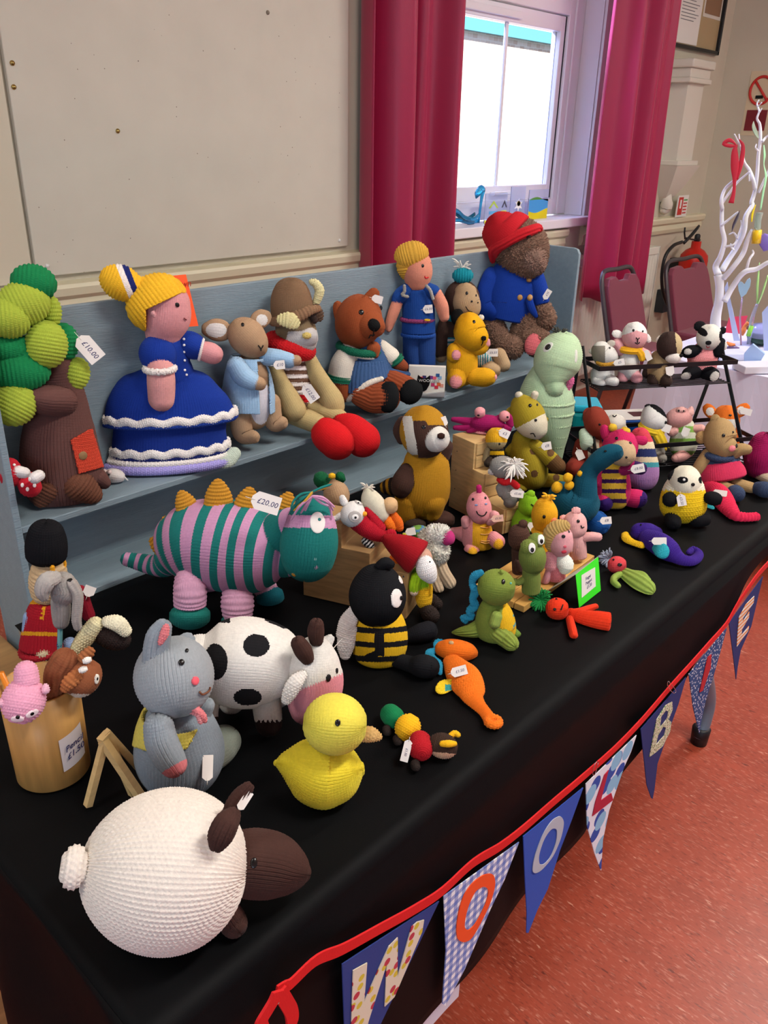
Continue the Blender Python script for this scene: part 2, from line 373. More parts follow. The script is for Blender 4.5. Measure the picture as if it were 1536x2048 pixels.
        _, _, v = s.view(C.mean(0)); n1 = np.cross(T, v); l = np.linalg.norm(n1, axis=1)
        for i in range(len(n1)):
            if l[i] < 0.15: n1[i] = (n1[i] if l[i] > 1e-3 else s.view(C[i])[0])
        n1 /= np.linalg.norm(n1, axis=1)[:, None]
        for i in range(1, len(n1)):
            if n1[i] @ n1[i - 1] < 0: n1[i] = -n1[i]
        n2 = np.cross(T, n1)
        return s.sweep(name, C, rr, n1, n2, 1.0, flat, s.mats_(c, kind), parent, kind, st, pick, keep, swap, amp, solid, off)
    def ring(s, name, x, y, rx, r, c, b=0, parent=None, kind='seed', st=None, n=120, wav=0.0, wn=20, depth=1.0, tilt=0.0, squash=1.0):
        """a knitted band lying level around (x, y): radius rx, thickness r"""
        p = s.at(x, y, b, r); a, u, v = s.view(p); h = np.array([a[0], a[1], 0]); h /= np.linalg.norm(h); f = np.cross([0, 0, 1], h)
        z = np.array([0, 0, 1.0]); 
        if tilt: tt = math.radians(tilt); h2 = h * math.cos(tt) + z * math.sin(tt); z = z * math.cos(tt) - h * math.sin(tt); h = h2
        th = np.linspace(0, 2 * math.pi, n, endpoint=True)
        C = p + (rx * s.sc) * (np.outer(np.cos(th), h) + depth * np.outer(np.sin(th), f)) + np.outer(np.sin(th * wn) * wav * s.sc, z)
        T = np.gradient(C, axis=0); T /= np.linalg.norm(T, axis=1)[:, None]; n1 = np.cross(T, z); n1 /= np.linalg.norm(n1, axis=1)[:, None]; n2 = np.cross(T, n1)
        return s.sweep(name, C, np.full(n, r * s.sc), n1, n2, squash, 1.0, s.mats_(c, kind), parent, kind, st or s.st, None, None, False, None, 0)
    def on(s, x, y, rad=None):
        """point, normal and part of the toy seen at pixel (x, y)"""
        best = None; rad = rad or max(5.0, s.st * 0.6)
        for V, N, o in s.hits:
            zx, zy = s.zoomed(V); m = (np.abs(zx - x) < rad) & (np.abs(zy - y) < rad)
            vd = CAM - V[m]; 
            if not m.any(): continue
            f = (N[m] * vd).sum(1) > 0
            if not f.any(): continue
            d = np.linalg.norm(vd[f], axis=1); i = np.argsort(d)[:max(1, len(d) // 3)]
            Pn = V[m][f][i].mean(0); Nn = N[m][f][i].mean(0)
            dd = np.linalg.norm(Pn - CAM)
            if best is None or dd < best[0]: best = (dd, Pn, Nn / (np.linalg.norm(Nn) + 1e-9), o)
        if best is None:
            p = s.at(x, y, 0); return p, s.view(p)[2], s.hits[0][2]
        return best[1:]
    def par(s, o):
        return s.root if (o is None or (o.parent is not None and o.parent is not s.root)) else o
    def eye(s, x, y, r, rb=None, c='0c0a0a', name='eye', ang=0, out=0.35, rough=0.25, parent=None):
        p, n, o = s.on(x, y); a, u, v = s.view(p); g = math.radians(ang)
        ax = a * math.cos(g) + u * math.sin(g); ax = ax - n * (ax @ n); ax /= np.linalg.norm(ax); ay = np.cross(n, ax)
        if parent is None: p = p + n * (0.28 * s.st * s.sc)
        rb = rb or r; k = s.sc; V = []; F = []; nn = 20; ph = [0.0, 0.35, 0.7, 1.05, 1.35, math.pi / 2]
        for q in ph:
            for i in range(nn): t_ = 2 * math.pi * i / nn; V.append(p + (ax * r * math.cos(t_) * math.sin(q) + ay * rb * math.sin(t_) * math.sin(q) + n * min(r, rb) * out * (0.15 + math.cos(q))) * k)
        for i_ in range(len(ph) - 1):
            for i in range(nn): F.append((i_ * nn + i, (i_ + 1) * nn + i, (i_ + 1) * nn + (i + 1) % nn, i_ * nn + (i + 1) % nn))
        F.append(tuple((len(ph) - 1) * nn + i for i in range(nn)))
        V += [q - n * k * min(r, rb) * 0.8 for q in V[(len(ph) - 1) * nn:len(ph) * nn]]; b0 = len(ph) * nn
        for i in range(nn): F.append(((len(ph) - 1) * nn + i, b0 + i, b0 + (i + 1) % nn, (len(ph) - 1) * nn + (i + 1) % nn))
        m = c if not isinstance(c, str) else mat('plastic_' + c, c, rough)
        ob = pydata(name, V, F, m, parent or s.par(o), smooth=True)
        s.hits.append((np.array(V[:nn * 5]), np.repeat(n[None], nn * 5, 0), ob)); return ob
    def line(s, name, pts, r, c='140d0a', parent=None, rough=0.8):
        P = []; o0 = None
        for x, y in pts:
            p, n, o = s.on(x, y); P.append(p + n * (r * 0.3 + 0.3 * s.st) * s.sc); o0 = o0 or o
        return rod(name, P, r * s.sc, mat('thread_' + c, c, rough), parent or s.par(o0), ns=6, smoothn=max(6, 5 * len(P)))
    def strands(s, name, x, y, n, length, r, c, b=0, ang=(0, 360), parent=None, droop=0.3, spread=1.0, seed=1):
        """a tuft of loose yarn ends"""
        rr = random.Random(seed); V = []; F = []; p0 = s.at(x, y, b); a, u, v = s.view(p0)
        for i in range(n):
            g = math.radians(rr.uniform(*ang)); el = rr.uniform(-0.2, 0.9) * spread; L = length * rr.uniform(0.6, 1.05) * s.sc
            d = a * math.cos(g) + u * math.sin(g) + v * el; d /= np.linalg.norm(d)
            P = [p0 + d * L * t_ + np.array([0, 0, -1]) * droop * L * t_ * t_ + np.cross(d, v) * L * 0.06 * math.sin(5 * t_ + i) for t_ in np.linspace(0, 1, 7)]
            n1 = np.cross(d, v + 0.01); n1 /= np.linalg.norm(n1); n2 = np.cross(d, n1); k = len(V)
            for q, pt in enumerate(P):
                rad = r * s.sc * (1.0 if q < 6 else 0.5)
                for w_ in range(6): t_ = w_ * math.pi / 3; V.append(pt + rad * (n1 * math.cos(t_) + n2 * math.sin(t_)))
            for q in range(6):
                for w_ in range(6): e_ = (w_ + 1) % 6; F.append((k + q * 6 + w_, k + q * 6 + e_, k + q * 6 + 6 + e_, k + q * 6 + 6 + w_))
            F.append(tuple(k + 36 + w_ for w_ in range(6)))
        return pydata(name, V, F, yarn(c), parent or s.root, smooth=True)
    def tag(s, x, y, w, h, ang=0, text=None, b=None, strx=None, th=0.14, c='efeae4', name='price_tag', cut=0.28):
        """white card price tag, w long (string end first along ang) and h wide"""
        if b is None:
            zs = []
            for dx, dy in ((0, 0), (-.45, 0), (.45, 0), (0, -.4), (0, .4)):
                g = math.radians(ang); xx = x + dx * w * math.cos(g) + dy * h * math.sin(g); yy = y - dx * w * math.sin(g) + dy * h * math.cos(g)
                q = s.on(xx, yy)[0]; zs.append((q - CAM) @ (-R[:, 2]))
            q = s.on(x, y)[0]; d = ray(*s.px(x, y)); p = CAM + d * ((min(zs) - 0.0025) / FPX)
        else: p = s.at(x, y, b)
        a, u, v = s.view(p); g = math.radians(ang); ax = a * math.cos(g) + u * math.sin(g); ay = np.cross(v, ax)
        k = s.sc; W, H = w / 2, h / 2; cc = cut * h
        out = [(-W + cc, -H), (W - 2, -H), (W, -H + 2), (W, H - 2), (W - 2, H), (-W + cc, H), (-W, H - cc * 1.2), (-W, -H + cc * 1.2)]
        o = prism(name, [p + (ax * q[0] + ay * q[1]) * k for q in out], v, 0.0006, mat('card_' + c, c, 0.55), s.root)
        hp = p + ax * (-W + cc * 0.7) * k + v * 0.0008
        rod('tag_string', [hp, hp - ax * 0.35 * h * k + v * 0.001, (s.at(*strx, b or 0) if strx else hp - ax * 0.55 * h * k - v * 0.003)], 0.0005, mat('string', 'e8e4da', 0.8), o, ns=5, smoothn=8)
        if text: text3d('writing', text, p + v * 0.00075 + ax * 0.06 * w * k, ax, ay, h * k * (0.42 if len(text) > 4 else 0.5), mat('ink', '2a2a60', 0.6), o)
        return o
# ---------------------------------------------------------------- the room
WY = 2.70; FX = 6.38
wallm = mat('painted_plaster', 'cbc4b0', 0.75, bump=0.25, bscale=60, vary=0.04, vscale=3)
def floor_mat():
    m = mat('red_marbled_vinyl', 'a4462f', 0.38, vary=0.10, vscale=5, stretch=(3, 1, 1)); nt = m.node_tree; b = nt.nodes['Principled BSDF']
    tc = nt.nodes.new('ShaderNodeTexCoord'); mp = nt.nodes.new('ShaderNodeMapping'); mp.inputs['Scale'].default_value = (4.5, 1.1, 1); mp.inputs['Rotation'].default_value = (0, 0, 0.12)
    nt.links.new(tc.outputs['Object'], mp.inputs[0]); base = b.inputs['Base Color'].links[0].from_socket
    n0 = nt.nodes.new('ShaderNodeTexNoise'); n0.inputs['Scale'].default_value = 14; n0.inputs['Detail'].default_value = 2; nt.links.new(mp.outputs[0], n0.inputs['Vector'])
    for sc_, lo, hi, col, fac in ((26, 0.67, 0.72, srgb('e0a58c'), 0.75), (22, 0.66, 0.71, srgb('5a1c12'), 0.75), (48, 0.55, 0.68, srgb('c9806a'), 0.6), (60, 0.54, 0.68, srgb('6e2418'), 0.6)):
        n = nt.nodes.new('ShaderNodeTexNoise'); n.inputs['Scale'].default_value = sc_; n.inputs['Detail'].default_value = 3; n.noise_dimensions = '4D'; n.inputs['W'].default_value = sc_ * 1.7 + lo
        nt.links.new(mp.outputs[0], n.inputs['Vector']); r = nt.nodes.new('ShaderNodeValToRGB'); r.color_ramp.elements[0].position = lo; r.color_ramp.elements[1].position = hi
        mu = nt.nodes.new('ShaderNodeMath'); mu.operation = 'MULTIPLY'; mu.inputs[1].default_value = fac; nt.links.new(n.outputs[0], r.inputs[0]); nt.links.new(r.outputs[0], mu.inputs[0])
        mx = nt.nodes.new('ShaderNodeMix'); mx.data_type = 'RGBA'; nt.links.new(mu.outputs[0], mx.inputs[0]); nt.links.new(base, mx.inputs[6]); mx.inputs[7].default_value = (*col, 1); base = mx.outputs[2]
    nt.links.new(base, b.inputs['Base Color']); return m
struct(bb('floor', -4, FX + .2, -6, WY + .3, -0.05, 0, floor_mat()))
struct(bb('ceiling', -4, FX + .2, -6, WY + .3, 3.2, 3.3, mat('ceiling_white', 'd8d4c8', 0.8)))
# window wall with the window opening
wx0, wx1, wz0, wz1 = 3.16, 4.66, 1.105, 2.75
struct(boxes('wall_back', [(((-4 + wx0) / 2, WY + .15, 1.6), (wx0 + 4, .3, 3.2)), (((wx1 + FX) / 2, WY + .15, 1.6), (FX - wx1, .3, 3.2)),
    (((wx0 + wx1) / 2, WY + .15, wz0 / 2), (wx1 - wx0, .3, wz0)), (((wx0 + wx1) / 2, WY + .15, (wz1 + 3.2) / 2), (wx1 - wx0, .3, 3.2 - wz1))], wallm))
struct(bb('wall_right', FX, FX + .2, -6, WY + .3, 0, 3.2, wallm))
# white board screwed on the wall
boardm = mat('board_paint', 'd0ccbc', 0.6, bump=0.12, bscale=25, vary=0.03, vscale=6)
def speckle(m, seeds):
    nt = m.node_tree; b = nt.nodes['Principled BSDF']; base = b.inputs['Base Color'].links[0].from_socket; tc = nt.nodes.new('ShaderNodeTexCoord')
    for sc_, th_, col in seeds:
        v = nt.nodes.new('ShaderNodeTexVoronoi'); v.inputs['Scale'].default_value = sc_; nt.links.new(tc.outputs['Object'], v.inputs['Vector'])
        l = nt.nodes.new('ShaderNodeMath'); l.operation = 'LESS_THAN'; l.inputs[1].default_value = th_; nt.links.new(v.outputs['Distance'], l.inputs[0])
        mx = nt.nodes.new('ShaderNodeMix'); mx.data_type = 'RGBA'; nt.links.new(l.outputs[0], mx.inputs[0]); nt.links.new(base, mx.inputs[6]); mx.inputs[7].default_value = (*srgb(col), 1); base = mx.outputs[2]
    nt.links.new(base, b.inputs['Base Color'])
speckle(boardm, [(22, 0.045, '8d8270'), (9, 0.018, '5d5448')])
bd = bb('notice_board', 1.235, 2.652, WY - .022, WY - .001, 1.085, 3.1, boardm, bevel=.003)
tag(bd, 'large plain painted board screwed to the wall above the grey display unit', 'board')
brass = mat('brass', 'b09a5c', 0.3, metal=1.0); whitep = mat('white_gloss', 'e4e2dc', 0.3)
for (u, v, m_) in ((25, 126, brass), (28, 174, brass), (236, 262, brass), (95, 532, whitep), (679, 481, whitep), (536, 25, mat('filler', '8a8272', .8))):
    p = on_y(u, v, WY - .024); V = []
    sw_ = lathe('screw_head', (0, 0, 0), [(0.0001, .005), (.005, .004), (.0075, .0), (.0075, -.002)], m_, bd, 16, origin=(0, 0, 0))
    sw_.rotation_euler = (math.pi / 2, 0, 0); sw_.location = Vector(p) - bd.location
for i, (z0, z1, y0) in enumerate(((.93, 1.055, WY - .028),)):
    trimm = mat('trim_cream', 'dcd6b8', 0.45)
    V = []; prof = [(0, .0), (.02, .005), (.03, .03), (.026, .06), (.045, .075), (.05, .1), (.045, .112), (0, .118)]
    for k, (xa, xb) in enumerate(((-4, wx0 - .02), (3.30, 4.46), (wx1, FX - .001))):
        z = .945; A = [(xa, WY - a, z + h) for a, h in prof]; B = [(xb, WY - a, z + h) for a, h in prof]; n = len(prof)
        struct(pydata('trim_%d' % (k + 1), A + B, [tuple(range(n)), tuple(range(2 * n - 1, n - 1, -1))] + [(j, j + n, (j + 1) % n + n, (j + 1) % n) for j in range(n)], trimm))
struct(bb('baseboard_back', -4, FX, WY - .02, WY - .001, 0, .14, mat('skirting_paint', 'd6d0c0', .5)))
struct(bb('trim_4', .98, 1.225, WY - .012, WY - .001, 1.07, 3.1, mat('wall_strip', 'd2cab4', .7)))
# ---- window
fr = mat('upvc_frame', 'f2f0f6', 0.3, spec=0.6); wn = empty('window_1', (3.9, WY, wz0)); wn['kind'] = 'structure'
gy = WY + .17; gx0, gx1, gz0, gz1 = 3.34 * 1.0, 4.205, 1.29, 2.035
def fbox(name, x0, x1, z0, z1, y0=gy - .03, y1=gy + .03, m=fr): return bb(name, x0, x1, y0, y1, z0, z1, m, wn, bevel=.004)
fx0, fx1 = wx0 + .0, wx1 - .02
# measured: glass edges at this depth
gl = on_y(909, 25, gy); gr = on_y(1113, 62, gy); gb = on_y(891, 375, gy); gx0, gx1, gz1, gz0 = gl[0], gr[0], gl[2], gb[2]
dk = on_y(1133.4, 38, gy - .03)[0]
fbox('sash_frame', gx0 - .3, gx0, gz0 - .075, gz1 + .075); fbox('sash_frame', gx1, dk - .004, gz0 - .075, gz1 + .075)
fbox('sash_frame', gx0, gx1, gz0 - .075, gz0); fbox('sash_frame', gx0, gx1, gz1, gz1 + .075)
fbox('window_frame', dk + .004, wx1 + .01, wz0 + .02, wz1, gy - .05, gy + .04); fbox('window_frame', wx0, dk + .004, wz0 + .02, gz0 - .08, gy - .05, gy + .04)
fbox('window_frame', wx0, dk + .004, gz1 + .08, gz1 + .15, gy - .05, gy + .04); fbox('window_frame', wx0, dk, wz1 - .05, wz1, gy - .05, gy + .04)
fbox('window_frame', gx1 - .05, dk + .01, gz1 + .15, wz1 - .05, gy - .05, gy + .04)
mu = on_y(1013.6, 47, gy)[0]; fbox('glazing_bar', mu - .011, mu + .011, gz0, gz1, gy - .008, gy + .008)
fbox('trickle_vent', gx0 - .1, gx0 + .50, gz1 + .018, gz1 + .052, gy - .05, gy - .03)
fbox('drip_moulding', dk + .05, dk + .07, wz0 + .02, wz1, gy - .062, gy - .05)
pane = mat('window_glass', 'ffffff', 0.0, trans=1.0, ior=1.02, spec=0.1)
bb('pane', gx0, gx1, gy - .002, gy + .002, gz0, gz1, pane, wn)
seal = mat('rubber_seal', '22202a', .6); bb('seal', dk - .004, dk + .004, gy - .031, gy + .02, gz0 - .075, gz1 + .075, seal, wn)
h = boxes('window_handle', [((gx0 + .36, gy - .045, gz0 - .04), (.035, .03, .02)), ((gx0 + .42, gy - .062, gz0 - .035), (.16, .012, .018))], mat('handle_white', 'f0f0f4', .3), wn, bevel=.004)
struct(bb('window_sill', wx0 - .06, wx1 + .03, WY - .07, gy - .05, wz0 - .035, wz0 + .015, fr, bevel=.006)).name = 'trim_5'
struct(bb('trim_8', wx1 - .006, wx1 - .0005, WY + .001, gy - .052, wz0 + .016, wz1 - .002, fr))
struct(boxes('trim_6', [((wx1 + .035, WY - .008, (wz0 + wz1) / 2), (.07, .018, wz1 - wz0)), ((wx0 - .035, WY - .008, (wz0 + wz1) / 2), (.07, .018, wz1 - wz0))], fr))
# ---- outside: sunlit brick building
def brick(name, c1, c2, mo, sc_=4.4):
    m = mat(name, c1, .9); nt = m.node_tree; b = nt.nodes['Principled BSDF']; tc = nt.nodes.new('ShaderNodeTexCoord'); mp = nt.nodes.new('ShaderNodeMapping')
    mp.inputs['Rotation'].default_value = (math.pi / 2, 0, 0); t = nt.nodes.new('ShaderNodeTexBrick'); t.inputs['Scale'].default_value = sc_
    t.inputs['Color1'].default_value = (*srgb(c1), 1); t.inputs['Color2'].default_value = (*srgb(c2), 1); t.inputs['Mortar'].default_value = (*srgb(mo), 1); t.inputs['Mortar Size'].default_value = .012; t.inputs['Bias'].default_value = -.35
    nt.links.new(tc.outputs['Object'], mp.inputs[0]); nt.links.new(mp.outputs[0], t.inputs[0]); nt.links.new(t.outputs[0], b.inputs['Base Color']); return m
nb = empty('neighbour_building', (9, 7.5, 0), 'brick building in bright sun seen through the window', 'building')
bb('brick_wall', 4, 26, 7.5, 7.8, -2, 2.94, brick('pale_brick', 'ecd9c8', 'c9a48c', 'f3efe6'), nb)
bb('gutter', 4, 26, 7.44, 7.5, 2.80, 2.94, mat('gutter_teal', '5f9aa6', .5), nb); pydata('roof', [(4, 7.5, 2.94), (26, 7.5, 2.94), (26, 13, 6.2), (4, 13, 6.2), (4, 7.5, 2.90), (26, 7.5, 2.90), (26, 13, 6.1), (4, 13, 6.1)], [(0, 1, 2, 3), (7, 6, 5, 4), (0, 4, 5, 1), (1, 5, 6, 2), (2, 6, 7, 3), (3, 7, 4, 0)], mat('roof_slate', 'd5dde6', .6), nb)
pr = on_y(1094, 200, WY + .42)[0]
struct(bb('wall_outer', pr, pr + .5, WY + .3, WY + .42, .5, 3.3, brick('red_brick', 'c4553c', '9a3a2c', 'b9aea6', 4.2))).name = 'wall_outside'
# ---------------------------------------------------------------- curtains
cloth_red = mat('curtain_satin', 'a00c42', 0.4, sheen=0.3, bump=0.1, bscale=300)
def curtain(x0, x1, z0, z1, y, folds, amp, label, lean=0.0, seed=1):
    rr = random.Random(seed); n = 160; m = 24; ph = [rr.uniform(-.5, .5) for _ in range(8)]; V = []; F = []
    for j in range(m + 1):
        f = j / m; z = z1 + (z0 - z1) * f
        for i in range(n + 1):
            t = i / n; w_ = math.sin(2 * math.pi * (folds * t + 0.18 * math.sin(5 * t + ph[0]))) + .35 * math.sin(2 * math.pi * (folds * 2.1 * t + ph[1]))
            x = x0 + (x1 - x0) * t + lean * f * t; zz = z + (0.018 * math.sin(2 * math.pi * folds * t) if j == m else 0)
            V.append((x, y + amp * w_ * (0.8 + .2 * f) + .01 * math.sin(3 * f + i * .05), zz))
    for j in range(m):
        for i in range(n): a = j * (n + 1) + i; F.append((a, a + 1, a + n + 2, a + n + 1))
    o = pydata('curtain', V, F, cloth_red, smooth=True, origin=((x0 + x1) / 2, y, z0)); md = o.modifiers.new('thick', 'SOLIDIFY'); md.thickness = .004
    return tag(o, label, 'curtain', 'crimson window curtains')
curtain(2.68, 3.27, .62, 2.95, WY - .13, 2.4, .095, 'crimson satin curtain hanging left of the window, beside the board', seed=3)
curtain(4.39, 4.96, .67, 2.95, WY - .26, 3.4, .075, 'crimson satin curtain hanging right of the window, above the radiator', lean=0.03, seed=5)
# ---------------------------------------------------------------- sill glass ornaments
def sx(u): return on_y(u, 440, WY + .03)[0]
def sp(u, v, dy=0.0): return on_y(u, v, WY + .02 + dy)
glassb = mat('blue_art_glass', '35b5e8', .08, trans=.75); gclear = mat('clear_art_glass', 'dfe9ff', .05, trans=.8, ior=1.2)
gt = empty('glass_ribbon_sculpture', (*sp(925, 440)[:2], 1.12), 'twisted turquoise blue glass ribbon lying on the window sill', 'glass ornament')
g1 = mat('teal_art_glass', '1c6f8c', .08, trans=.4)
for k, pts in enumerate((((898, 418), (915, 422), (930, 435), (948, 438), (958, 430)), ((897, 432), (915, 428), (932, 438), (950, 428)), ((896, 444), (915, 440), (935, 444), (957, 442)), ((905, 420), (920, 434), (938, 446), (948, 445)))):
    rod('ribbon', [sp(u, v, .012 * (k - 1.5)) for u, v in pts], .010, g1 if k % 2 else glassb, gt, smoothn=16, flat=.35)
gt = empty('glass_bird_ornament', (*sp(958, 444)[:2], 1.12), 'slim upright turquoise glass bird standing on the window sill', 'glass ornament')
rod('neck', [sp(u, v) for u, v in ((957, 446), (960, 420), (963, 398), (966, 380))], [.006, .007, .008, .013], glassb, gt, smoothn=16)
rod('head', [sp(u, v) for u, v in ((967, 380), (962, 376), (955, 388), (952, 397))], [.012, .016, .016, .003], glassb, gt, smoothn=12)
def plaque(u0, v0, u1, v1, label, arts, dy=.0):
    a = sp(u0, v1, dy); b_ = sp(u1, v0, dy); x0, x1, z0, z1 = a[0], b_[0], 1.121, b_[2]
    o = bb('glass_plaque', x0, x1, a[1] - .003, a[1] + .003, z0, z1, gclear, bevel=.002); tag(o, label, 'glass ornament')
    for nm, col, poly in arts:
        P = [(x0 + (x1 - x0) * p[0], a[1] - .0045, z0 + (z1 - z0) * p[1]) for p in poly]; prism(nm, P, (0, 1, 0), .0012, mat('glass_paint_' + col, col, .3), o)
    return o
def wave(y0, amp, n=10, x0=0.02, x1=.98, ph=0): return [(x0 + (x1 - x0) * i / n, y0 + amp * math.sin(math.pi * i / n * 1.4 + ph)) for i in range(n + 1)]
def band(a, b): return a + b[::-1]
plaque(968, 385, 1015, 438, 'clear glass plaque painted with two beach huts on the window sill', [
    ('hut_roof', 'b8d84a', [(.15, .5), (.37, .75), (.6, .5), (.52, .5), (.37, .66), (.23, .5)]), ('hut_wall', '5fb4e8', [(.18, .1), (.18, .2), (.57, .2), (.57, .1)]), ('hut_wall', '5fb4e8', [(.18, .3), (.18, .4), (.57, .4), (.57, .3)]),
    ('hut_roof', '3a3f4a', [(.74, .5), (.87, .75), (1, .5), (.95, .5), (.87, .65), (.8, .5)]), ('hut_wall', 'cfe070', [(.75, .1), (.75, .4), (.98, .4), (.98, .1)]), ('sand', 'e8e040', [(.0, 0), (.0, .12), (.15, .1), (.15, 0)])])
plaque(1018, 372, 1052, 436, 'clear glass plaque with a white daisy on the window sill', [
    ('petal', 'ffffff', [(.55 + .3 * math.cos(t * .52) * (1 if t % 2 else .45), .45 + .2 * math.sin(t * .52) * (1 if t % 2 else .45)) for t in range(12)]), ('flower_centre', 'f2c420', [(.55 + .12 * math.cos(t * .7), .5 + .08 * math.sin(t * .7)) for t in range(9)]), ('stem', '8fc080', [(.7, 0), (.72, .3), (.76, .3), (.75, 0)])], .01)
plaque(1054, 378, 1098, 436, 'glass plaque with green hill, blue sea and yellow sand bands on the window sill', [
    ('sand', 'e6d818', band(wave(.0, 0), wave(.28, -.07))), ('sea', '4aa6ea', band(wave(.29, -.07), wave(.66, .0))), ('hill', '5fa04a', band(wave(.66, .0), wave(.67, .08, ph=.0)))], .0)
# ---------------------------------------------------------------- radiator
rx1 = on_y(1311, 490, WY - .1)[0]; rx0 = 4.0; rz1 = on_y(1305, 492, WY - .1)[2]
rad = empty('radiator', (rx1 - .5, WY - .08, .15), 'white ribbed panel radiator on the wall under the window, behind the chairs', 'radiator')
radm = mat('radiator_enamel', 'e4e0d4', .35); V = []; F = []; n = 150
for i in range(n + 1):
    x = rx0 + .02 + (rx1 - rx0 - .04) * i / n; y = WY - .125 - .012 * (1 if (i // 2) % 2 else 0); V += [(x, y, .17), (x, y, rz1 - .05)]
for i in range(n): F.append((2 * i, 2 * i + 2, 2 * i + 3, 2 * i + 1))
pydata('ribbed_panel', V, F, radm, rad); bb('body', rx0, rx1, WY - .122, WY - .04, .15, rz1 - .03, radm, rad, bevel=.006)
bb('top_grille', rx0, rx1, WY - .14, WY - .035, rz1 - .05, rz1, radm, rad, bevel=.005); bb('side_cover', rx1 - .012, rx1, WY - .14, WY - .035, .15, rz1, radm, rad, bevel=.003)
# ---------------------------------------------------------------- fire extinguisher
ey = WY - .16; ep = on_y(1387, 520, ey); ex = ep[0]; ezt = on_y(1387, 492, ey)[2]
fe = empty('fire_extinguisher', (ex, ey, ezt - .52), 'red fire extinguisher with black hose hung on the wall behind a chair', 'fire extinguisher')
redp = mat('red_enamel', 'c02318', .25); rub = mat('black_rubber', '15171a', .45)
lathe('cylinder', (ex, ey, ezt - .50), [(.0001, 0), (.085, 0), (.1, .015), (.1, .40), (.094, .435), (.065, .468), (.034, .485), (.034, .53), (.0001, .53)], redp, fe, 32)
lathe('valve', (ex, ey, ezt + .02), [(.0001, 0), (.02, 0), (.02, .05), (.012, .06), (.0001, .06)], rub, fe, 16)
rod('handle', [on_y(u, v, ey) for u, v in ((1368, 486), (1385, 468), (1398, 452))], [.012, .014, .011], rub, fe, smoothn=8, flat=.7)
rod('lever', [on_y(u, v, ey) for u, v in ((1372, 476), (1385, 479), (1400, 480))], .006, rub, fe, smoothn=6); rod('handle', [on_y(u, v, ey) for u, v in ((1370, 478), (1369, 465), (1370, 455))], .006, rub, fe)
rod('hose', [on_y(u, v, ey - .03) for u, v in ((1364, 484), (1346, 492), (1331, 512), (1324, 545), (1326, 585), (1335, 610))], .012, rub, fe, smoothn=30)
bb('wall_bracket', ex - .04, ex + .04, ey + .06, WY - .001, ezt - .2, ezt - .1, rub, fe)
bbx = on_y(1322, 580, WY - .03); tag(bb('wall_box', bbx[0], bbx[0] + .09, WY - .07, WY - .001, on_y(1325, 622, WY - .03)[2], bbx[2], mat('dark_plastic', '2a2f36', .5), bevel=.004), 'small dark box on the wall between radiator and extinguisher', 'box')
# ---------------------------------------------------------------- chairs
fabric = mat('burgundy_fabric', '7a3346', .85, bump=.15, bscale=500, sheen=.2); steel = mat('dark_steel_tube', '4a4448', .4, metal=.3)
def chair(x0, x1, yt, zt, label, seedx=0):
    w = (x1 - x0); cx = (x0 + x1) / 2; wb = w * 1.12; zb = .47; yb_ = yt - .13; sy = -1
    root = empty('stacking_chair', (cx, yt - .3, 0), label, 'chair', 'burgundy chairs along the wall')
    def P(s, z): t = (zt - z) / (zt - zb); ww = (w + (wb - w) * min(1, t * 1.2)) / 2; return (cx + s * ww, yt + (yb_ - yt) * t, z)
    # backrest pad with a grip notch
    out = []
    for s, z in ((-.94, zb), (-.96, zt - .12), (-.93, zt - .07), (-.8, zt - .035), (-.42, zt - .028), (-.25, zt - .055), (.25, zt - .055), (.42, zt - .028), (.8, zt - .035), (.93, zt - .07), (.96, zt - .12), (.94, zb)): out.append(P(s, z))
    pad = prism('backrest', out, (0, -1, 0), .035, fabric, root, bevel=.006)
    rod('back_frame', [P(-1, .44), P(-1, zt - .1), P(-.96, zt - .04), P(-.82, zt - .005), P(0, zt), P(.82, zt - .005), P(.96, zt - .04), P(1, zt - .1), P(1, .44)], .013, steel, root, smoothn=50)
    bb('seat', cx - wb / 2, cx + wb / 2, yb_ - .42, yb_ - .01, .43, .485, fabric, root, bevel=.015)
    for s in (-1, 1):
        x = cx + s * wb / 2
        rod('leg', [(x, yb_ - .40, .44), (x, yb_ - .44, .0)], .012, steel, root); rod('leg', [(x, yb_ - .02, .44), (x, yb_ + .08, .0)], .012, steel, root)
        rod('seat_rail', [(x, yb_ - .40, .43), (x, yb_ - .01, .43)], .011, steel, root)
    return root
a = on_y(1204, 546, 2.24); b_ = on_y(1262, 538, 2.24)
chair(a[0] - .02, b_[0] + .02, 2.24, .5 * (a[2] + b_[2]) + .01, 'burgundy padded chair in front of the radiator, nearer the curtain')
a = on_y(1332, 527, 2.24); b_ = on_y(1398, 516, 2.24)
chair(a[0] - .02, b_[0] + .04, 2.24, .5 * (a[2] + b_[2]) + .01, 'burgundy padded chair in front of the fire extinguisher')
# ---------------------------------------------------------------- wall things
def yat(u, v, x): d = ray(u, v); t = x / d[0]; return float((CAM + d * t)[1])
plast = mat('plaster_white', 'd9d5c8', .6)
cx0 = on_y(1346, 118, WY)[0]; cyf = yat(1386, 117, cx0); cyf = min(max(cyf, WY - .3), WY - .08); cx1 = on_y(1425, 126, cyf)[0]; czt = on_y(1346, 118, WY)[2]
def zc(u, v): return on_x(u, v, cx0)[2]
corb = empty('wall_corbel', ((cx0 + cx1) / 2, WY, 1.4), None, None); corb['kind'] = 'structure'; corb.name = 'trim_7'; W_OF['trim_7'] = W_OF['wall_corbel']
zt_ = czt; zs = on_y(1340, 155, WY)[2]; zb2 = on_y(1320, 320, WY)[2]; zb3 = on_y(1318, 395, WY)[2]
bb('cornice', cx0 - .02, cx1 + .02, cyf - .02, WY, zt_ - .05, zt_, plast, corb, bevel=.01); bb('capital', cx0, cx1, cyf, WY, zs, zt_ - .05, plast, corb, bevel=.004)
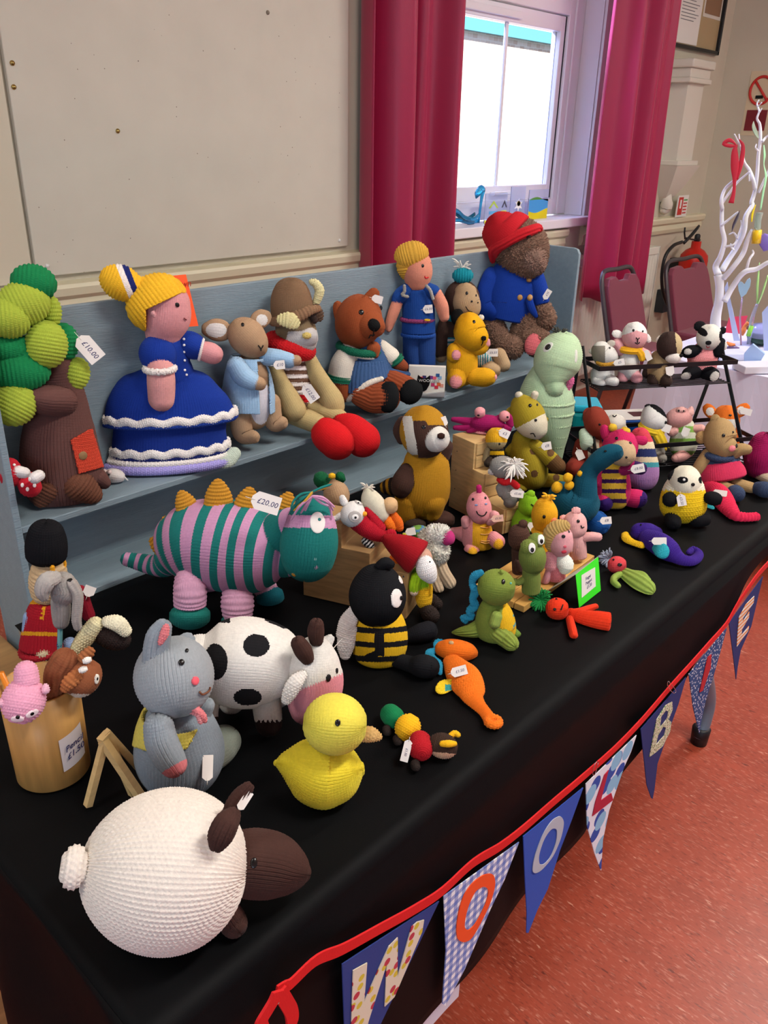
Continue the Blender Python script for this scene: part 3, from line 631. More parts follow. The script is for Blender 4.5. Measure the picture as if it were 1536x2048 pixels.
bb('capital_moulding', cx0 - .012, cx1 + .012, cyf - .012, WY, zs - .03, zs, plast, corb, bevel=.006)
bb('shaft', cx0 + .03, cx1 - .03, cyf + .02, WY, zb2, zs - .03, plast, corb)
bb('ledge', cx0 - .01, cx1 + .01, cyf - .01, WY, zb2 - .03, zb2, plast, corb, bevel=.004)
cmx = (cx0 + cx1) / 2
hw = (cx1 - cx0) / 2
V = []; Lp = 6
for i in range(Lp + 1):
    t = i / Lp; h_ = hw * (1 - t) ** .8 + .03; d_ = (WY - cyf) * (1 - t) ** .7 + .02; z = zb2 - .03 - t * (zb2 - zb3) * 1.0
    V += [(cmx - h_, WY, z), (cmx - h_, WY - d_, z), (cmx + h_, WY - d_, z), (cmx + h_, WY, z)]
F = [(4 * i + k, 4 * i + (k + 1) % 4, 4 * i + 4 + (k + 1) % 4, 4 * i + 4 + k) for i in range(Lp) for k in range(4)] + [(0, 3, 2, 1), tuple(4 * Lp + k for k in range(4))]
pydata('corbel', V, F, plast, corb); rod('scroll', [(cmx, WY - .03, zb3 + .03), (cmx - .03, WY - .05, zb3 - .02), (cmx - .01, WY - .04, zb3 - .06), (cmx - .03, WY - .03, zb3 - .10)], [.03, .035, .045, .02], plast, corb, smoothn=16)
# framed certificate
black = mat('black_gloss', '101216', .25)
a = on_y(1346, 92, WY - .03); b_ = on_y(1437, 111, WY - .03); fx_0, fx_1, fz0 = a[0], b_[0], (a[2] + b_[2]) / 2; fz1 = fz0 + .62
pf = empty('framed_certificate', ((fx_0 + fx_1) / 2, WY, fz0), 'black framed certificate under glass high on the wall near the corner', 'picture')
boxes('frame', [(((fx_0 + fx_1) / 2, WY - .018, fz0 + .011), (fx_1 - fx_0, .03, .022)), (((fx_0 + fx_1) / 2, WY - .018, fz1 - .011), (fx_1 - fx_0, .03, .022)), ((fx_0 + .011, WY - .018, (fz0 + fz1) / 2), (.022, .03, fz1 - fz0)), ((fx_1 - .011, WY - .018, (fz0 + fz1) / 2), (.022, .03, fz1 - fz0))], black, pf, bevel=.003)
bb('mount', fx_0 + .02, fx_1 - .02, WY - .012, WY - .008, fz0 + .02, fz1 - .02, mat('gold_mount', 'b09a72', .2), pf)
mid = fx_0 + (fx_1 - fx_0) * .52; bb('document', fx_0 + .04, mid, WY - .016, WY - .0125, fz0 + .03, fz1 - .05, mat('paper', 'e8e6e0', .6), pf)
for k in range(9): bb('text_line', fx_0 + .075, mid - .04 - .03 * (k % 3), WY - .0175, WY - .0165, fz0 + .3 - k * .018, fz0 + .304 - k * .018, mat('print_grey', '77777c', .7), pf)
bb('photograph', mid + .05, fx_1 - .05, WY - .016, WY - .0125, fz0 + .22, fz1 - .05, mat('photo_brown', '8d6a4c', .15), pf); bb('photo_mount', mid + .03, fx_1 - .03, WY - .0135, WY - .0122, fz0 + .2, fz1 - .03, mat('mount_white', 'd8d4c8', .3), pf)
a = on_y(1299, 68, WY - .01); b_ = on_y(1319, 72, WY - .01); ps = bb('notice', a[0] - .12, b_[0], WY - .006, WY - .001, a[2], a[2] + .6, mat('notice_grey', '8a93a4', .5)); tag(ps, 'grey blue printed notice on the wall beside the right curtain', 'notice')
for k in range(4): bb('text_line', b_[0] - .09, b_[0] - .02, WY - .008, WY - .0065, a[2] + .1 + .06 * k, a[2] + .115 + .06 * k, mat('print_dark', '3c4254', .7), ps)
a = on_y(1353, 425, WY - .06); b_ = on_y(1379, 390, WY - .06)
fs = bb('fire_notice', a[0], b_[0], WY - .058, WY - .052, 1.058, b_[2], mat('paper', 'e8e6e0', .6)); tag(fs, 'small white card with red and green fire instructions above the moulding', 'sign')
wd = b_[0] - a[0]; hh = b_[2] - 1.058
bb('red_panel', a[0] + .08 * wd, a[0] + .5 * wd, WY - .0595, WY - .0585, 1.058 + .1 * hh, 1.058 + .92 * hh, mat('sign_red', 'c9302a', .5), fs); bb('extinguisher_symbol', a[0] + .2 * wd, a[0] + .36 * wd, WY - .0605, WY - .0597, 1.058 + .4 * hh, 1.058 + .8 * hh, mat('paper', 'e8e6e0', .6), fs)
for k in range(5): bb('text_line', a[0] + .56 * wd, a[0] + .9 * wd, WY - .0595, WY - .0585, 1.058 + (.15 + .15 * k) * hh, 1.058 + (.21 + .15 * k) * hh, mat('sign_green' if k > 3 else 'sign_red', '3c9a50' if k > 3 else 'c9302a', .5), fs)
# no smoking sign on the far wall
c_ = on_x(1522, 181, FX - .01); ns_ = empty('no_smoking_sign', c_, 'no smoking sign on the far wall above the white tree', 'sign')
bb('backing', FX - .004, FX - .001, c_[1] - .09, c_[1] + .09, c_[2] - .28, c_[2] + .12, mat('sign_pale', 'd8c8a8', .5), ns_)
th = np.linspace(0, 2 * math.pi, 40, endpoint=False); rod('ring', [(FX - .007, c_[1] + .075 * math.cos(t), c_[2] + .085 * math.sin(t)) for t in th], .009, mat('sign_red', 'c9302a', .5), ns_, closed=True)
rod('slash', [(FX - .007, c_[1] + .05, c_[2] + .06), (FX - .007, c_[1] - .05, c_[2] - .06)], .008, mat('sign_red', 'c9302a', .5), ns_); bb('cigarette_symbol', FX - .008, FX - .004, c_[1] - .02, c_[1] + .03, c_[2] - .05, c_[2] - .03, black, ns_)
bb('red_panel', FX - .007, FX - .003, c_[1] - .07, c_[1] + .07, c_[2] - .25, c_[2] - .12, mat('sign_dark_red', '7a1f2a', .5), ns_)
# ---------------------------------------------------------------- trestle table and black cloth
TX0, TX1, TY0, TY1 = .215, 2.165, .487, 1.256
tb = empty('trestle_table', ((TX0 + TX1) / 2, .95, 0), 'folding trestle table with grey tubular legs under the black cloth', 'table')
boxes('table_top', [(((.45 + TX1) / 2, (TY0 + TY1) / 2, .7275), (TX1 - .454, TY1 - TY0 - .008, .035)), (((TX0 + .454) / 2, (TY0 + 1.066) / 2, .7275), (.446 - TX0, 1.062 - TY0 - .004, .035))], mat('table_laminate', '9a8f80', .5), tb)
legm = mat('leg_grey', '6f8494', .35, metal=.2)
for pts in ([on_y(u, v, .57) for u, v in ((1398, 1474), (1409, 1440), (1417, 1405), (1414, 1365), (1404, 1325), (1385, 1300))],):
    top = list(pts[-1]); L = rod('leg', [tuple(p) for p in pts] + [(top[0] - .05, .57, .72)], .019, legm, tb, smoothn=30, ns=14)
    f_ = on_y(1398, 1480, .57); lathe('rubber_foot', (f_[0], .57, .0), [(.0001, 0), (.022, 0), (.025, .05), (.02, .055), (.0001, .055)], rub, L, 20)
for x, y in ((.52, .6), (.52, 1.15), (1.88, 1.15)): L = rod('leg', [(x, y, .05), (x, y, .72)], .019, legm, tb); lathe('rubber_foot', (x, y, 0), [(.0001, 0), (.024, 0), (.024, .055), (.0001, .055)], rub, L, 16)
blackc = mat('black_polyester', '08090b', .6, bump=.12, bscale=900, spec=.12)
def hem(x): return float(np.interp(x, [.2, .7, 1.07, 1.246, 1.357, 1.505, 1.774, 2.24], [.36, .37, .383, .477, .544, .612, .680, .70]))
V = []; F = []; nx, ny, nd = 140, 30, 26; CY = .476
xs = np.linspace(TX0 - .004, TX1 + .004, nx)
for x in xs:
    yb_ = TY1 + .005 if x > .445 else 1.07
    for j in range(ny): t = j / (ny - 1); y = yb_ + (TY0 + .012 - yb_) * t; V.append((x, y, .7495 + .0008 * math.sin(6 * x + 3 * y)))
    for j in range(nd):
        if j < 6: a = (j + 1) / 6 * math.pi / 2; V.append((x, TY0 + .012 - .022 * math.sin(a), .7495 - .022 * (1 - math.cos(a))))
        else: t = (j - 5) / (nd - 6); z = .7275 + (hem(x) - .7275) * t; V.append((x, CY - .011 + t * .010 * math.sin(7 * x + 1) + .004 * t * math.sin(23 * x), z))
NJ = ny + nd
for i in range(nx - 1):
    for j in range(NJ - 1): a = i * NJ + j; F.append((a, a + 1, a + NJ + 1, a + NJ))
# left overhang with its folds
k0 = len(V); n1_, n2_ = 90, 24
for i in range(n1_):
    y = 1.07 + (CY - .011 - 1.07) * i / (n1_ - 1)
    for j in range(n2_):
        t = j / (n2_ - 1); front = max(0, 1 - abs(y - CY) / .55)
        out = t * (.02 + .03 * front) + .020 * math.sqrt(t) * front * math.sin(16 * (y + .25 * t)) + .006 * t * math.sin(43 * y); z = .7495 - .012 * min(1, t * 4) - t * .24
        V.append((TX0 - .004 - out, y, z))
for i in range(n1_ - 1):
    for j in range(n2_ - 1): a = k0 + i * n2_ + j; F.append((a, a + n2_, a + n2_ + 1, a + 1))
k1 = len(V)   # right overhang
for i in range(20):
    y = TY1 + .005 + (CY - .011 - TY1 - .005) * i / 19
    for j in range(6): V.append((TX1 + .004 + .01 * min(j, 1), y, .7495 - .009 * j * 1.6))
for i in range(19):
    for j in range(5): a = k1 + i * 6 + j; F.append((a, a + 1, a + 7, a + 6))
o = pydata('tablecloth', V, F, blackc, smooth=True, origin=((TX0 + TX1) / 2, .95, .75)); md = o.modifiers.new('thick', 'SOLIDIFY'); md.thickness = .0012; md.offset = 0
tag(o, 'plain black cloth covering the knitted toy table, its front edge hanging down', 'tablecloth')
V = []; F = []
for i in range(30):
    x = .18 + i * .55 / 29
    for j in range(8): V.append((x, .481 + .002 * math.sin(20 * x) * j / 7, .72 - j * (.72 - .30 + .02 * (i / 29)) / 7))
for i in range(29):
    for j in range(7): a = i * 8 + j; F.append((a, a + 1, a + 9, a + 8))
tag(pydata('under_cloth', V, F, mat('white_cotton', 'd8d6e2', .8), smooth=True, origin=(.45, .481, .3)), 'white cloth corner peeping out below the black cloth', 'cloth')
# ---------------------------------------------------------------- grey display unit
paint = mat('blue_grey_paint', '82959f', .5, bump=.35, bscale=60, vary=.05, vscale=12, stretch=(1, 8, 8))
ux0, ux1 = .482, 2.21
un = empty('display_unit', ((ux0 + ux1) / 2, 1.33, 0), 'blue grey painted wooden display unit with shelves standing behind the black table', 'display shelf')
bb('back_panel', ux0, ux1, 1.393, 1.405, 0.02, 1.241, paint, un, bevel=.002)
bb('shelf', ux0 + .012, ux1 - .012, SHELF_FRONT, 1.393, .9055, .9175, paint, un, bevel=.0015); bb('bottom_board', ux0 + .012, ux1 - .012, SHELF_FRONT + .004, 1.393, .742, .754, paint, un, bevel=.0015)
for x in (ux0, ux1 - .012):
    pr_ = [(x, SHELF_FRONT - .003, 0), (x, SHELF_FRONT - .003, 1.225), (x, SHELF_FRONT + .005, 1.238), (x, SHELF_FRONT + .016, 1.241), (x, 1.393, 1.241), (x, 1.393, 0)]
    prism('side_panel', pr_, (1, 0, 0), .012, paint, un, bevel=.0015)
# orange card
om = mat('neon_orange_card', 'ff5a1e', .6); P = [on_y(298, 556, 1.385), on_y(372, 549, 1.385), on_y(397, 652, 1.36), on_y(345, 656, 1.36)]
oc = prism('price_card', P, (0, 1, 0), .0012, om); tag(oc, 'neon orange card leaning on the grey panel behind the blue dress doll', 'card')
text3d('writing', 'own', on_y(367, 568, 1.381) + np.array([0, -.002, 0]), np.array([1, 0, 0]), np.array([0, 0, 1]), .018, mat('orange_ink', 'b8361a', .6), oc)
# wooden ledge at far left
tag(bb('wooden_box', .17, .474, 1.085, 1.62, .0, .655, mat('pale_oak', 'b98f5a', .5, vary=.15, vscale=6, stretch=(1, 10, 10)), bevel=.004), 'pale wooden box beside the left end of the display unit', 'box')
# ---------------------------------------------------------------- bunting
def B2(u, v, w_=0.0): p = on_y(u, v, BY); return p
BY = .448
def flagmap(off, apexv, topv):
    def f(u, v, th):
        q = on_y(u, v, BY); q[1] = BY - th - off; return q
    return f
ZA = (500, 1640, 3.072); ZB = (860, 1500, 3.491); ZC = (1160, 1140, 3.303)
def zp(zv, pts): return [(zv[0] + x / zv[2], zv[1] + y / zv[2]) for x, y in pts]
def subd(pts, n=6):
    out = []
    for i in range(len(pts)):
        a, b = pts[i], pts[(i + 1) % len(pts)]
        for k in range(n): out.append((a[0] + (b[0] - a[0]) * k / n, a[1] + (b[1] - a[1]) * k / n))
    return out
def fabric_mat(name, base, kind, c1='ffffff', c2='ffffff', scale=100.0, dr=.30):
    m = mat(name, base, .8, bump=.1, bscale=700); nt = m.node_tree; b = nt.nodes['Principled BSDF']; tc = nt.nodes.new('ShaderNodeTexCoord')
    base_s = None
    def mix(fac, a, col):
        mx = nt.nodes.new('ShaderNodeMix'); mx.data_type = 'RGBA'; nt.links.new(fac, mx.inputs[0])
        if a is None: mx.inputs[6].default_value = (*srgb(base), 1)
        else: nt.links.new(a, mx.inputs[6])
        mx.inputs[7].default_value = (*srgb(col), 1); return mx.outputs[2]
    if kind == 'gingham':
        sep = nt.nodes.new('ShaderNodeSeparateXYZ'); nt.links.new(tc.outputs['Object'], sep.inputs[0])
        for i in (0, 2):
            mu = nt.nodes.new('ShaderNodeMath'); mu.operation = 'MULTIPLY'; mu.inputs[1].default_value = scale; nt.links.new(sep.outputs[i], mu.inputs[0])
            fr_ = nt.nodes.new('ShaderNodeMath'); fr_.operation = 'FRACT'; nt.links.new(mu.outputs[0], fr_.inputs[0]); gt_ = nt.nodes.new('ShaderNodeMath'); gt_.operation = 'GREATER_THAN'; gt_.inputs[1].default_value = .5; nt.links.new(fr_.outputs[0], gt_.inputs[0])
            h_ = nt.nodes.new('ShaderNodeMath'); h_.operation = 'MULTIPLY'; h_.inputs[1].default_value = .62; nt.links.new(gt_.outputs[0], h_.inputs[0]); base_s = mix(h_.outputs[0], base_s, c1)
    elif kind == 'dots':
        for sc_, th_, col, w_ in ((scale, dr, c1, 0), (scale * .8, dr * .87, c2, 3.3)):
            mp = nt.nodes.new('ShaderNodeMapping'); mp.inputs['Location'].default_value = (w_, w_, w_); nt.links.new(tc.outputs['Object'], mp.inputs[0])
            v = nt.nodes.new('ShaderNodeTexVoronoi'); v.voronoi_dimensions = '2D'; v.inputs['Scale'].default_value = sc_; v.inputs['Randomness'].default_value = .8
            mp.inputs['Rotation'].default_value = (math.pi / 2, 0, 0); nt.links.new(mp.outputs[0], v.inputs['Vector']); l = nt.nodes.new('ShaderNodeMath'); l.operation = 'LESS_THAN'; l.inputs[1].default_value = th_; nt.links.new(v.outputs['Distance'], l.inputs[0]); base_s = mix(l.outputs[0], base_s, col)
    elif kind == 'stripe':
        sep = nt.nodes.new('ShaderNodeSeparateXYZ'); nt.links.new(tc.outputs['Object'], sep.inputs[0]); mu = nt.nodes.new('ShaderNodeMath'); mu.operation = 'MULTIPLY'; mu.inputs[1].default_value = scale; nt.links.new(sep.outputs[2], mu.inputs[0])
        fr_ = nt.nodes.new('ShaderNodeMath'); fr_.operation = 'FRACT'; nt.links.new(mu.outputs[0], fr_.inputs[0]); gt_ = nt.nodes.new('ShaderNodeMath'); gt_.operation = 'GREATER_THAN'; gt_.inputs[1].default_value = .5; nt.links.new(fr_.outputs[0], gt_.inputs[0]); base_s = mix(gt_.outputs[0], base_s, c1)
    nt.links.new(base_s, b.inputs['Base Color']); return m
navy = mat('navy_cotton', '2b3f86', .8, bump=.1, bscale=700); royal = mat('royal_blue_cotton', '2d55b8', .8, bump=.1, bscale=700); dnavy = mat('dark_navy_cotton', '20306e', .8, bump=.1, bscale=700)
GR = 'flags of the bunting spelling out a word'
FL = [
 (ZA, [(565, 885), (1160, 498), (800, 1253), (585, 1690), (578, 1253)], navy, [[(625, 918), (712, 870), (694, 1110), (800, 870), (845, 770), (900, 715), (898, 960), (985, 650), (1020, 620), (1062, 607), (1050, 680), (880, 1080), (820, 1140), (832, 880), (720, 1230), (700, 1330), (612, 1330)]], fabric_mat('floral_cotton', 'e2d8c0', 'dots', 'd8c23c', 'c03a4a', 48, .24), 'W', 'navy pennant with a floral letter W at the near end of the bunting'),
 (ZB, [(95, 1020), (620, 642), (520, 900), (420, 1110), (240, 1530), (105, 1785), (85, 1770), (110, 1400)], fabric_mat('blue_gingham', 'f2f4fa', 'gingham', '2f5fc0', scale=62), [[(200, 1342), (172, 1290), (180, 1180), (205, 1060), (250, 960), (330, 880), (410, 848), (455, 875), (440, 1000), (380, 1140), (300, 1290), (265, 1330)], [(235, 1262), (228, 1190), (280, 1010), (340, 948), (393, 945), (408, 1000), (360, 1120), (290, 1245)]], mat('orange_felt', 'f2541b', .9), 'O', 'blue gingham pennant with an orange letter O'),
 (ZB, [(650, 603), (1068, 262), (990, 480), (905, 700), (820, 970), (750, 1110), (685, 1275), (672, 1275), (675, 1140), (662, 900)], royal, [[(715, 885), (700, 810), (750, 650), (810, 520), (880, 452), (925, 460), (930, 540), (880, 690), (820, 790)], [(745, 782), (760, 680), (815, 560), (868, 530), (888, 570), (860, 700), (810, 780), (770, 803)]], mat('grey_cotton', 'b4bcc8', .9), 'O', 'royal blue pennant with a pale grey letter O'),
 (ZC, [(38, 1412), (372, 1090), (335, 1200), (290, 1300), (190, 1590), (150, 1780), (138, 1985), (130, 1965), (95, 1870), (45, 1690)], fabric_mat('spotted_cotton', 'e8ecf6', 'dots', '2f4fa8', '8cc0e0', 19, .33), [[(155, 1350), (182, 1318), (130, 1520), (200, 1470), (212, 1515), (75, 1622), (95, 1530)]], mat('crimson_felt', 'b01a3a', .9), 'L', 'white spotted pennant with a crimson letter L'),
 (ZC, [(400, 1052), (700, 708), (650, 880), (600, 1020), (510, 1280), (490, 1450), (478, 1512), (470, 1505), (440, 1420)], dnavy, [[(452, 1232), (475, 1110), (500, 985), (560, 890), (602, 868), (605, 920), (578, 985), (596, 1000), (590, 1060), (540, 1160), (495, 1200)], [(520, 1035), (530, 965), (560, 925), (577, 930), (570, 975), (545, 1010)], [(495, 1152), (508, 1090), (545, 1030), (562, 1042), (550, 1090)]], fabric_mat('green_sprig_cotton', 'd4d2b8', 'dots', '5f9a3a', '8f7a60', 150, .24), 'B', 'dark navy pennant with a green sprigged letter B'),
 (ZC, [(718, 688), (968, 383), (920, 560), (880, 700), (830, 860), (800, 1000), (788, 1080), (745, 900)], fabric_mat('speckled_navy_cotton', '2a4a80', 'dots', 'e8ecf2', 'dfe6f0', 85, .15), [[(838, 572), (862, 555), (857, 640), (805, 795), (783, 805), (810, 690)]], mat('red_felt', 'b8202a', .9), 'I', 'navy pennant with white flecks and a red letter I'),
 (ZC, [(983, 350), (1207, 42), (1130, 370), (1060, 530), (1040, 640), (1030, 722), (1010, 560)], dnavy, [[(1030, 505), (1036, 400), (1045, 310), (1090, 225), (1145, 170), (1140, 215), (1072, 312), (1066, 345), (1112, 272), (1110, 310), (1064, 390), (1060, 430), (1110, 368), (1105, 400), (1060, 460)]], fabric_mat('orange_stripe_cotton', 'e8e4da', 'stripe', scale=90, c1='e8985a'), 'E', 'dark navy pennant with an orange striped letter E, at the far end'),
]
for n_, (zv, out, fm_, loops, lm_, ch, lb) in enumerate(FL):
    P = zp(zv, out); tv = min(p[1] for p in P); av = max(p[1] for p in P); ct = on_y(*P[0], BY)
    o = shape2d('bunting_flag', [subd(P, 5)], flagmap(0, av, tv), .0015, fm_, origin=ct); tag(o, lb, 'bunting flag', GR)
    md = o.modifiers.new('sub', 'TRIANGULATE')
    if ch == 'O': loops = [[tuple(q) for q in np.stack([np.convolve(np.tile(np.array(subd(l, 6))[:, k], 3), np.ones(9) / 9, 'same')[len(l) * 6:len(l) * 12] for k in (0, 1)], 1)] for l in loops]
    shape2d('letter', [subd(zp(zv, l), 1 if ch == 'O' else 3) for l in loops], flagmap(.0018, av, tv), .0012, lm_, o)
TP = [(552, 1984), (566, 1975), (578, 1970), (630, 1922), (685, 1898), (760, 1857), (825, 1821), (881, 1785), (946, 1726), (1000, 1693), (1043, 1660), (1106, 1605), (1166, 1554), (1232, 1495), (1281, 1444), (1342, 1373), (1378, 1333), (1417, 1289), (1454, 1246), (1478, 1204), (1514, 1152), (1545, 1118), (1580, 1080)]
V = []; wdt = .0075
Q = catmull(np.array([on_y(u, v, BY - .002) for u, v in TP]), 160); T = np.gradient(Q, axis=0); T /= np.linalg.norm(T, axis=1)[:, None]; Nn = np.cross(T, [0, 1, 0])
V = [q + Nn[i] * s * wdt + np.array([0, y_, 0]) for i, q in enumerate(Q) for s, y_ in ((-1, -.0012), (1, -.0012), (1, .0012), (-1, .0012))]
F = [(4 * i + k, 4 * i + (k + 1) % 4, 4 * i + 4 + (k + 1) % 4, 4 * i + 4 + k) for i in range(159) for k in range(4)] + [(0, 3, 2, 1)]
redt = mat('red_bias_tape', 'd9181c', .7, bump=.1, bscale=500)
tape = tag(pydata('bunting_tape', V, F, redt, origin=Q[0]), 'red tape carrying the letter pennants along the table front', 'bunting tape')
rod('tape_end', [on_y(u, v, BY - .012) for u, v in ((556, 1982), (548, 2000), (535, 2022), (522, 2045), (525, 2062))], .008, redt, tape, ns=4, smoothn=20, flat=.2, flatdir=(1, 0, 0)); rod('tape_end', [on_y(u, v, BY - .005) for u, v in ((560, 1984), (572, 2003), (583, 2025), (583, 2048), (572, 2066))], .008, redt, tape, ns=4, smoothn=20, flat=.2, flatdir=(1, 0, 0))
pinm = mat('steel_pin', 'c8ccd0', .2, metal=1.0)
for u, v, a_ in ((553, 1995, 80), (1344, 1374, 60), (1192, 1537, 110)):
    pts = []
    for q in ((0, -13), (2, 12), (-2, 13), (-5, -10), (-1, -14)): g = math.radians(a_ - 90); pts.append(on_y(u + q[0] * math.cos(g) - q[1] * math.sin(g), v + q[0] * math.sin(g) + q[1] * math.cos(g), BY - .008))
    tag(rod('safety_pin', pts, .0007, pinm, smoothn=20, origin=pts[0]), {553: 'steel safety pin through the loose red end of the bunting', 1344: 'steel safety pin above the letter B pennant', 1192: 'steel pin above the spotted letter L pennant'}[u], 'safety pin')
# ---------------------------------------------------------------- second table
lil = mat('white_tablecloth', 'dedcf0', .6, bump=.1, bscale=80)
V = []; F = []; x0, x1, y0, y1 = 3.15, 3.95, -1.2, 1.45; nxx, nyy = 60, 16
path = [(x0 + .03, y1), (x0, y1 - .03)] ; 
loop = [(x0, y1 - (y1 - y0) * i / 90) for i in range(91)] + [(x0 + (x1 - x0) * i / 30, y0) for i in range(1, 31)] + [(x1, y0 + (y1 - y0) * i / 60) for i in range(1, 61)] + [(x1 - (x1 - x0) * i / 30, y1) for i in range(1, 30)]
n = len(loop)
for j in range(10):
    t = j / 9
    for i, (x, y) in enumerate(loop):
        d = (.004 + .05 * t + .03 * t * math.sin(i * .55) + .015 * t * math.sin(i * 1.3 + 2)); cx_, cy_ = (x0 + x1) / 2, (y0 + y1) / 2
        nx_ = -1 if x == x0 else (1 if x == x1 else 0); ny_ = -1 if y == y0 else (1 if y == y1 else 0); V.append((x + nx_ * d, y + ny_ * d, .745 - t * .62 - .002 * (j > 0)))
for j in range(9):
    for i in range(n): F.append((j * n + i, j * n + (i + 1) % n, (j + 1) * n + (i + 1) % n, (j + 1) * n + i))
F.append(tuple(range(n - 1, -1, -1)))
tag(pydata('tablecloth', V, F, lil, smooth=False, origin=(3.5, .2, .74)), 'white cloth to the floor on the table of glass gifts at the right', 'tablecloth')
t2 = empty('folding_table', (3.55, .1, 0), 'folding table hidden under the white cloth', 'table'); bb('table_top', x0 + .01, x1 - .01, y0 + .01, y1 - .01, .70, .742, mat('table_laminate', '9a8f80', .5), t2)
for x in (x0 + .1, x1 - .1):
    for y in (y0 + .15, y1 - .15): rod('leg', [(x, y, 0), (x, y, .71)], .016, legm, t2)
# ================================================================ the knitted toys
def band(A, B, w, off=0.0): return None
# ---- big sheep
T = Toy('knitted_sheep', 'big round white knitted sheep with a dark brown head, nearest the table edge', 'soft toy', Z11, TABLE, st=19, kind='ga', amp=.34).rest(640, 540, 440)
DB = '4a2f28'
T.e('body', 632, 542, 445, 424, 400, ang=-3, c='ebe3d8', kind='seed', swap=True, st=21, amp=.27, egg=-.06)
T.e('tail', 132, 532, 70, 108, 70, ang=0, b=-20, c='e8dfd4', kind='seed', st=20)
T.t('head', [(1040, 512, -10, 172), (1120, 512, -20, 182), (1230, 525, -35, 172), (1320, 548, -45, 130), (1372, 562, -50, 84), (1396, 568, -50, 46)], DB, flat=.9, kind='st', st=15, env=False, caps=(1, .6))
T.t('ear', [(915, 415, -250, 34), (935, 360, -255, 58), (970, 290, -240, 56), (1000, 250, -215, 36)], DB, flat=.45, kind='st', st=17)
T.t('ear', [(975, 250, -60, 26), (1005, 195, -50, 38), (1045, 140, -40, 38), (1085, 98, -35, 26)], DB, flat=.5, kind='st', st=17)
T.t('leg', [(960, 770, -150, 70), (1000, 830, None, 72), (1010, 845, None, 68)], DB, kind='st', st=15); T.t('leg', [(400, 800, None, 70), (375, 860, None, 66)], DB, kind='st', st=15)
T.t('leg', [(900, 700, 160, 70), (930, 760, 190, 70)], DB, kind='st', st=15)
T.eye(1126, 520, 19, 29); T.tag(1068, 168, 104, 44, 58, None, b=-75)
# ---- yellow duck
T = Toy('knitted_duck', 'yellow knitted duck with a tan beak near the front of the table', 'soft toy', Z10, TABLE, st=15).rest(1060, 1120, 232)
YD = 'f2dc3a'
T.t('body', [(742, 1068, 10, 20), (800, 1070, 5, 78), (890, 1085, 0, 165), (1000, 1112, 0, 232), (1100, 1125, 0, 248), (1170, 1125, -5, 218), (1250, 1118, -8, 172), (1300, 1112, -10, 112), (1335, 1108, -10, 45)], YD, flat=.86, st=16, env=False, caps=(1, .5))
T.e('head', 1152, 795, 212, 200, 198, ang=-4, b=-15, c='f3e45a', st=15)
T.t('beak', [(1335, 872, -40, 46), (1395, 868, -50, 52), (1455, 885, -55, 26)], 'd0a868', flat=.55, kind='seed', st=15)
T.eye(1174, 787, 18, 22)
# ---- grey seated mouse-bear
T = Toy('knitted_mouse', 'seated grey knitted mouse with a yellow jacket and pink paws at the front left', 'soft toy', Z4, TABLE, st=15).rest(1105, 1680, 222)
GY = '9aa3ab'; PK = 'e8868a'
T.t('body', [(1090, 1480, 0, 170), (1095, 1580, 0, 235), (1105, 1690, -8, 262), (1108, 1770, -10, 205)], '8e98a2', flat=.9, st=15)
T.t('jacket', [(1090, 1440, 0, 195), (1092, 1540, 0, 235), (1100, 1640, -5, 262), (1105, 1720, -10, 262)], 'e6d564', flat=.92, kind='st', st=16, caps=(0, 0), off=6, solid=10,
    keep=lambda q: (q.y < 1700 + (q.x - 1010) * .35) & ~((q.front) & (q.x > 1010) & (q.y > 1470) & (q.x > 1250 - (q.y - 1500) * .55 - 20)) & (q.y > 1395) & ~(q.front & (q.y > 1655) & (q.x > 925)) & ~(q.x > 1235))
T.e('head', 1070, 1208, 232, 222, 215, ang=100, b=-25, c='a7adb2', st=15)
T.t('ear', [(950, 1110, -60, 62), (955, 1040, -50, 62), (975, 960, -40, 62), (1000, 905, -35, 44)], GY, flat=.45, st=15)
T.t('inner_ear', [(985, 1000, -85, 14), (1010, 945, -78, 24), (1020, 905, -70, 18)], PK, flat=.5, kind='seed', st=12)
T.t('ear', [(1110, 1020, 60, 50), (1150, 985, 80, 40)], GY, flat=.5, st=15)
T.t('arm', [(975, 1520, -235, 78), (990, 1600, -265, 84), (1030, 1690, -285, 82), (1065, 1745, -292, 70)], [GY, PK], st=15, pick=lambda q: (q.x * .5 + q.y * .87 > 2060))
T.t('arm', [(1240, 1440, 0, 50), (1265, 1385, -10, 45)], GY, st=15)
T.t('leg', [(1270, 1700, -40, 105), (1350, 1640, None, 108), (1385, 1600, None, 100)], ['8b9388', PK], st=15, flat=.8, pick=lambda q: q.x * .93 - q.y * .38 > 780 + 12 * np.sin(q.y * .2))
T.t('leg', [(1170, 1850, 60, 90), (1290, 1850, 90, 80)], GY, st=15)
T.t('bow', [(1150, 1418, -150, 18), (1200, 1410, -195, 22), (1245, 1450, -205, 20), (1258, 1478, -205, 14)], PK, st=12, kind='seed'); T.t('bow', [(1170, 1415, -180, 18), (1215, 1440, -205, 16), (1232, 1485, -215, 14)], 'f0a0a4', st=12, kind='seed')
T.eye(1117, 1114, 17, 17); T.eye(1150, 1044, 10, 12); T.eye(1204, 1230, 21, 24, c='f0606e', name='cheek_spot', rough=.8)
T.line('smile', [(1222, 1302), (1240, 1318), (1262, 1308), (1284, 1290), (1290, 1272)], 6, '7a4a32')
T.tag(1276, 1768, 145, 62, 92, None)
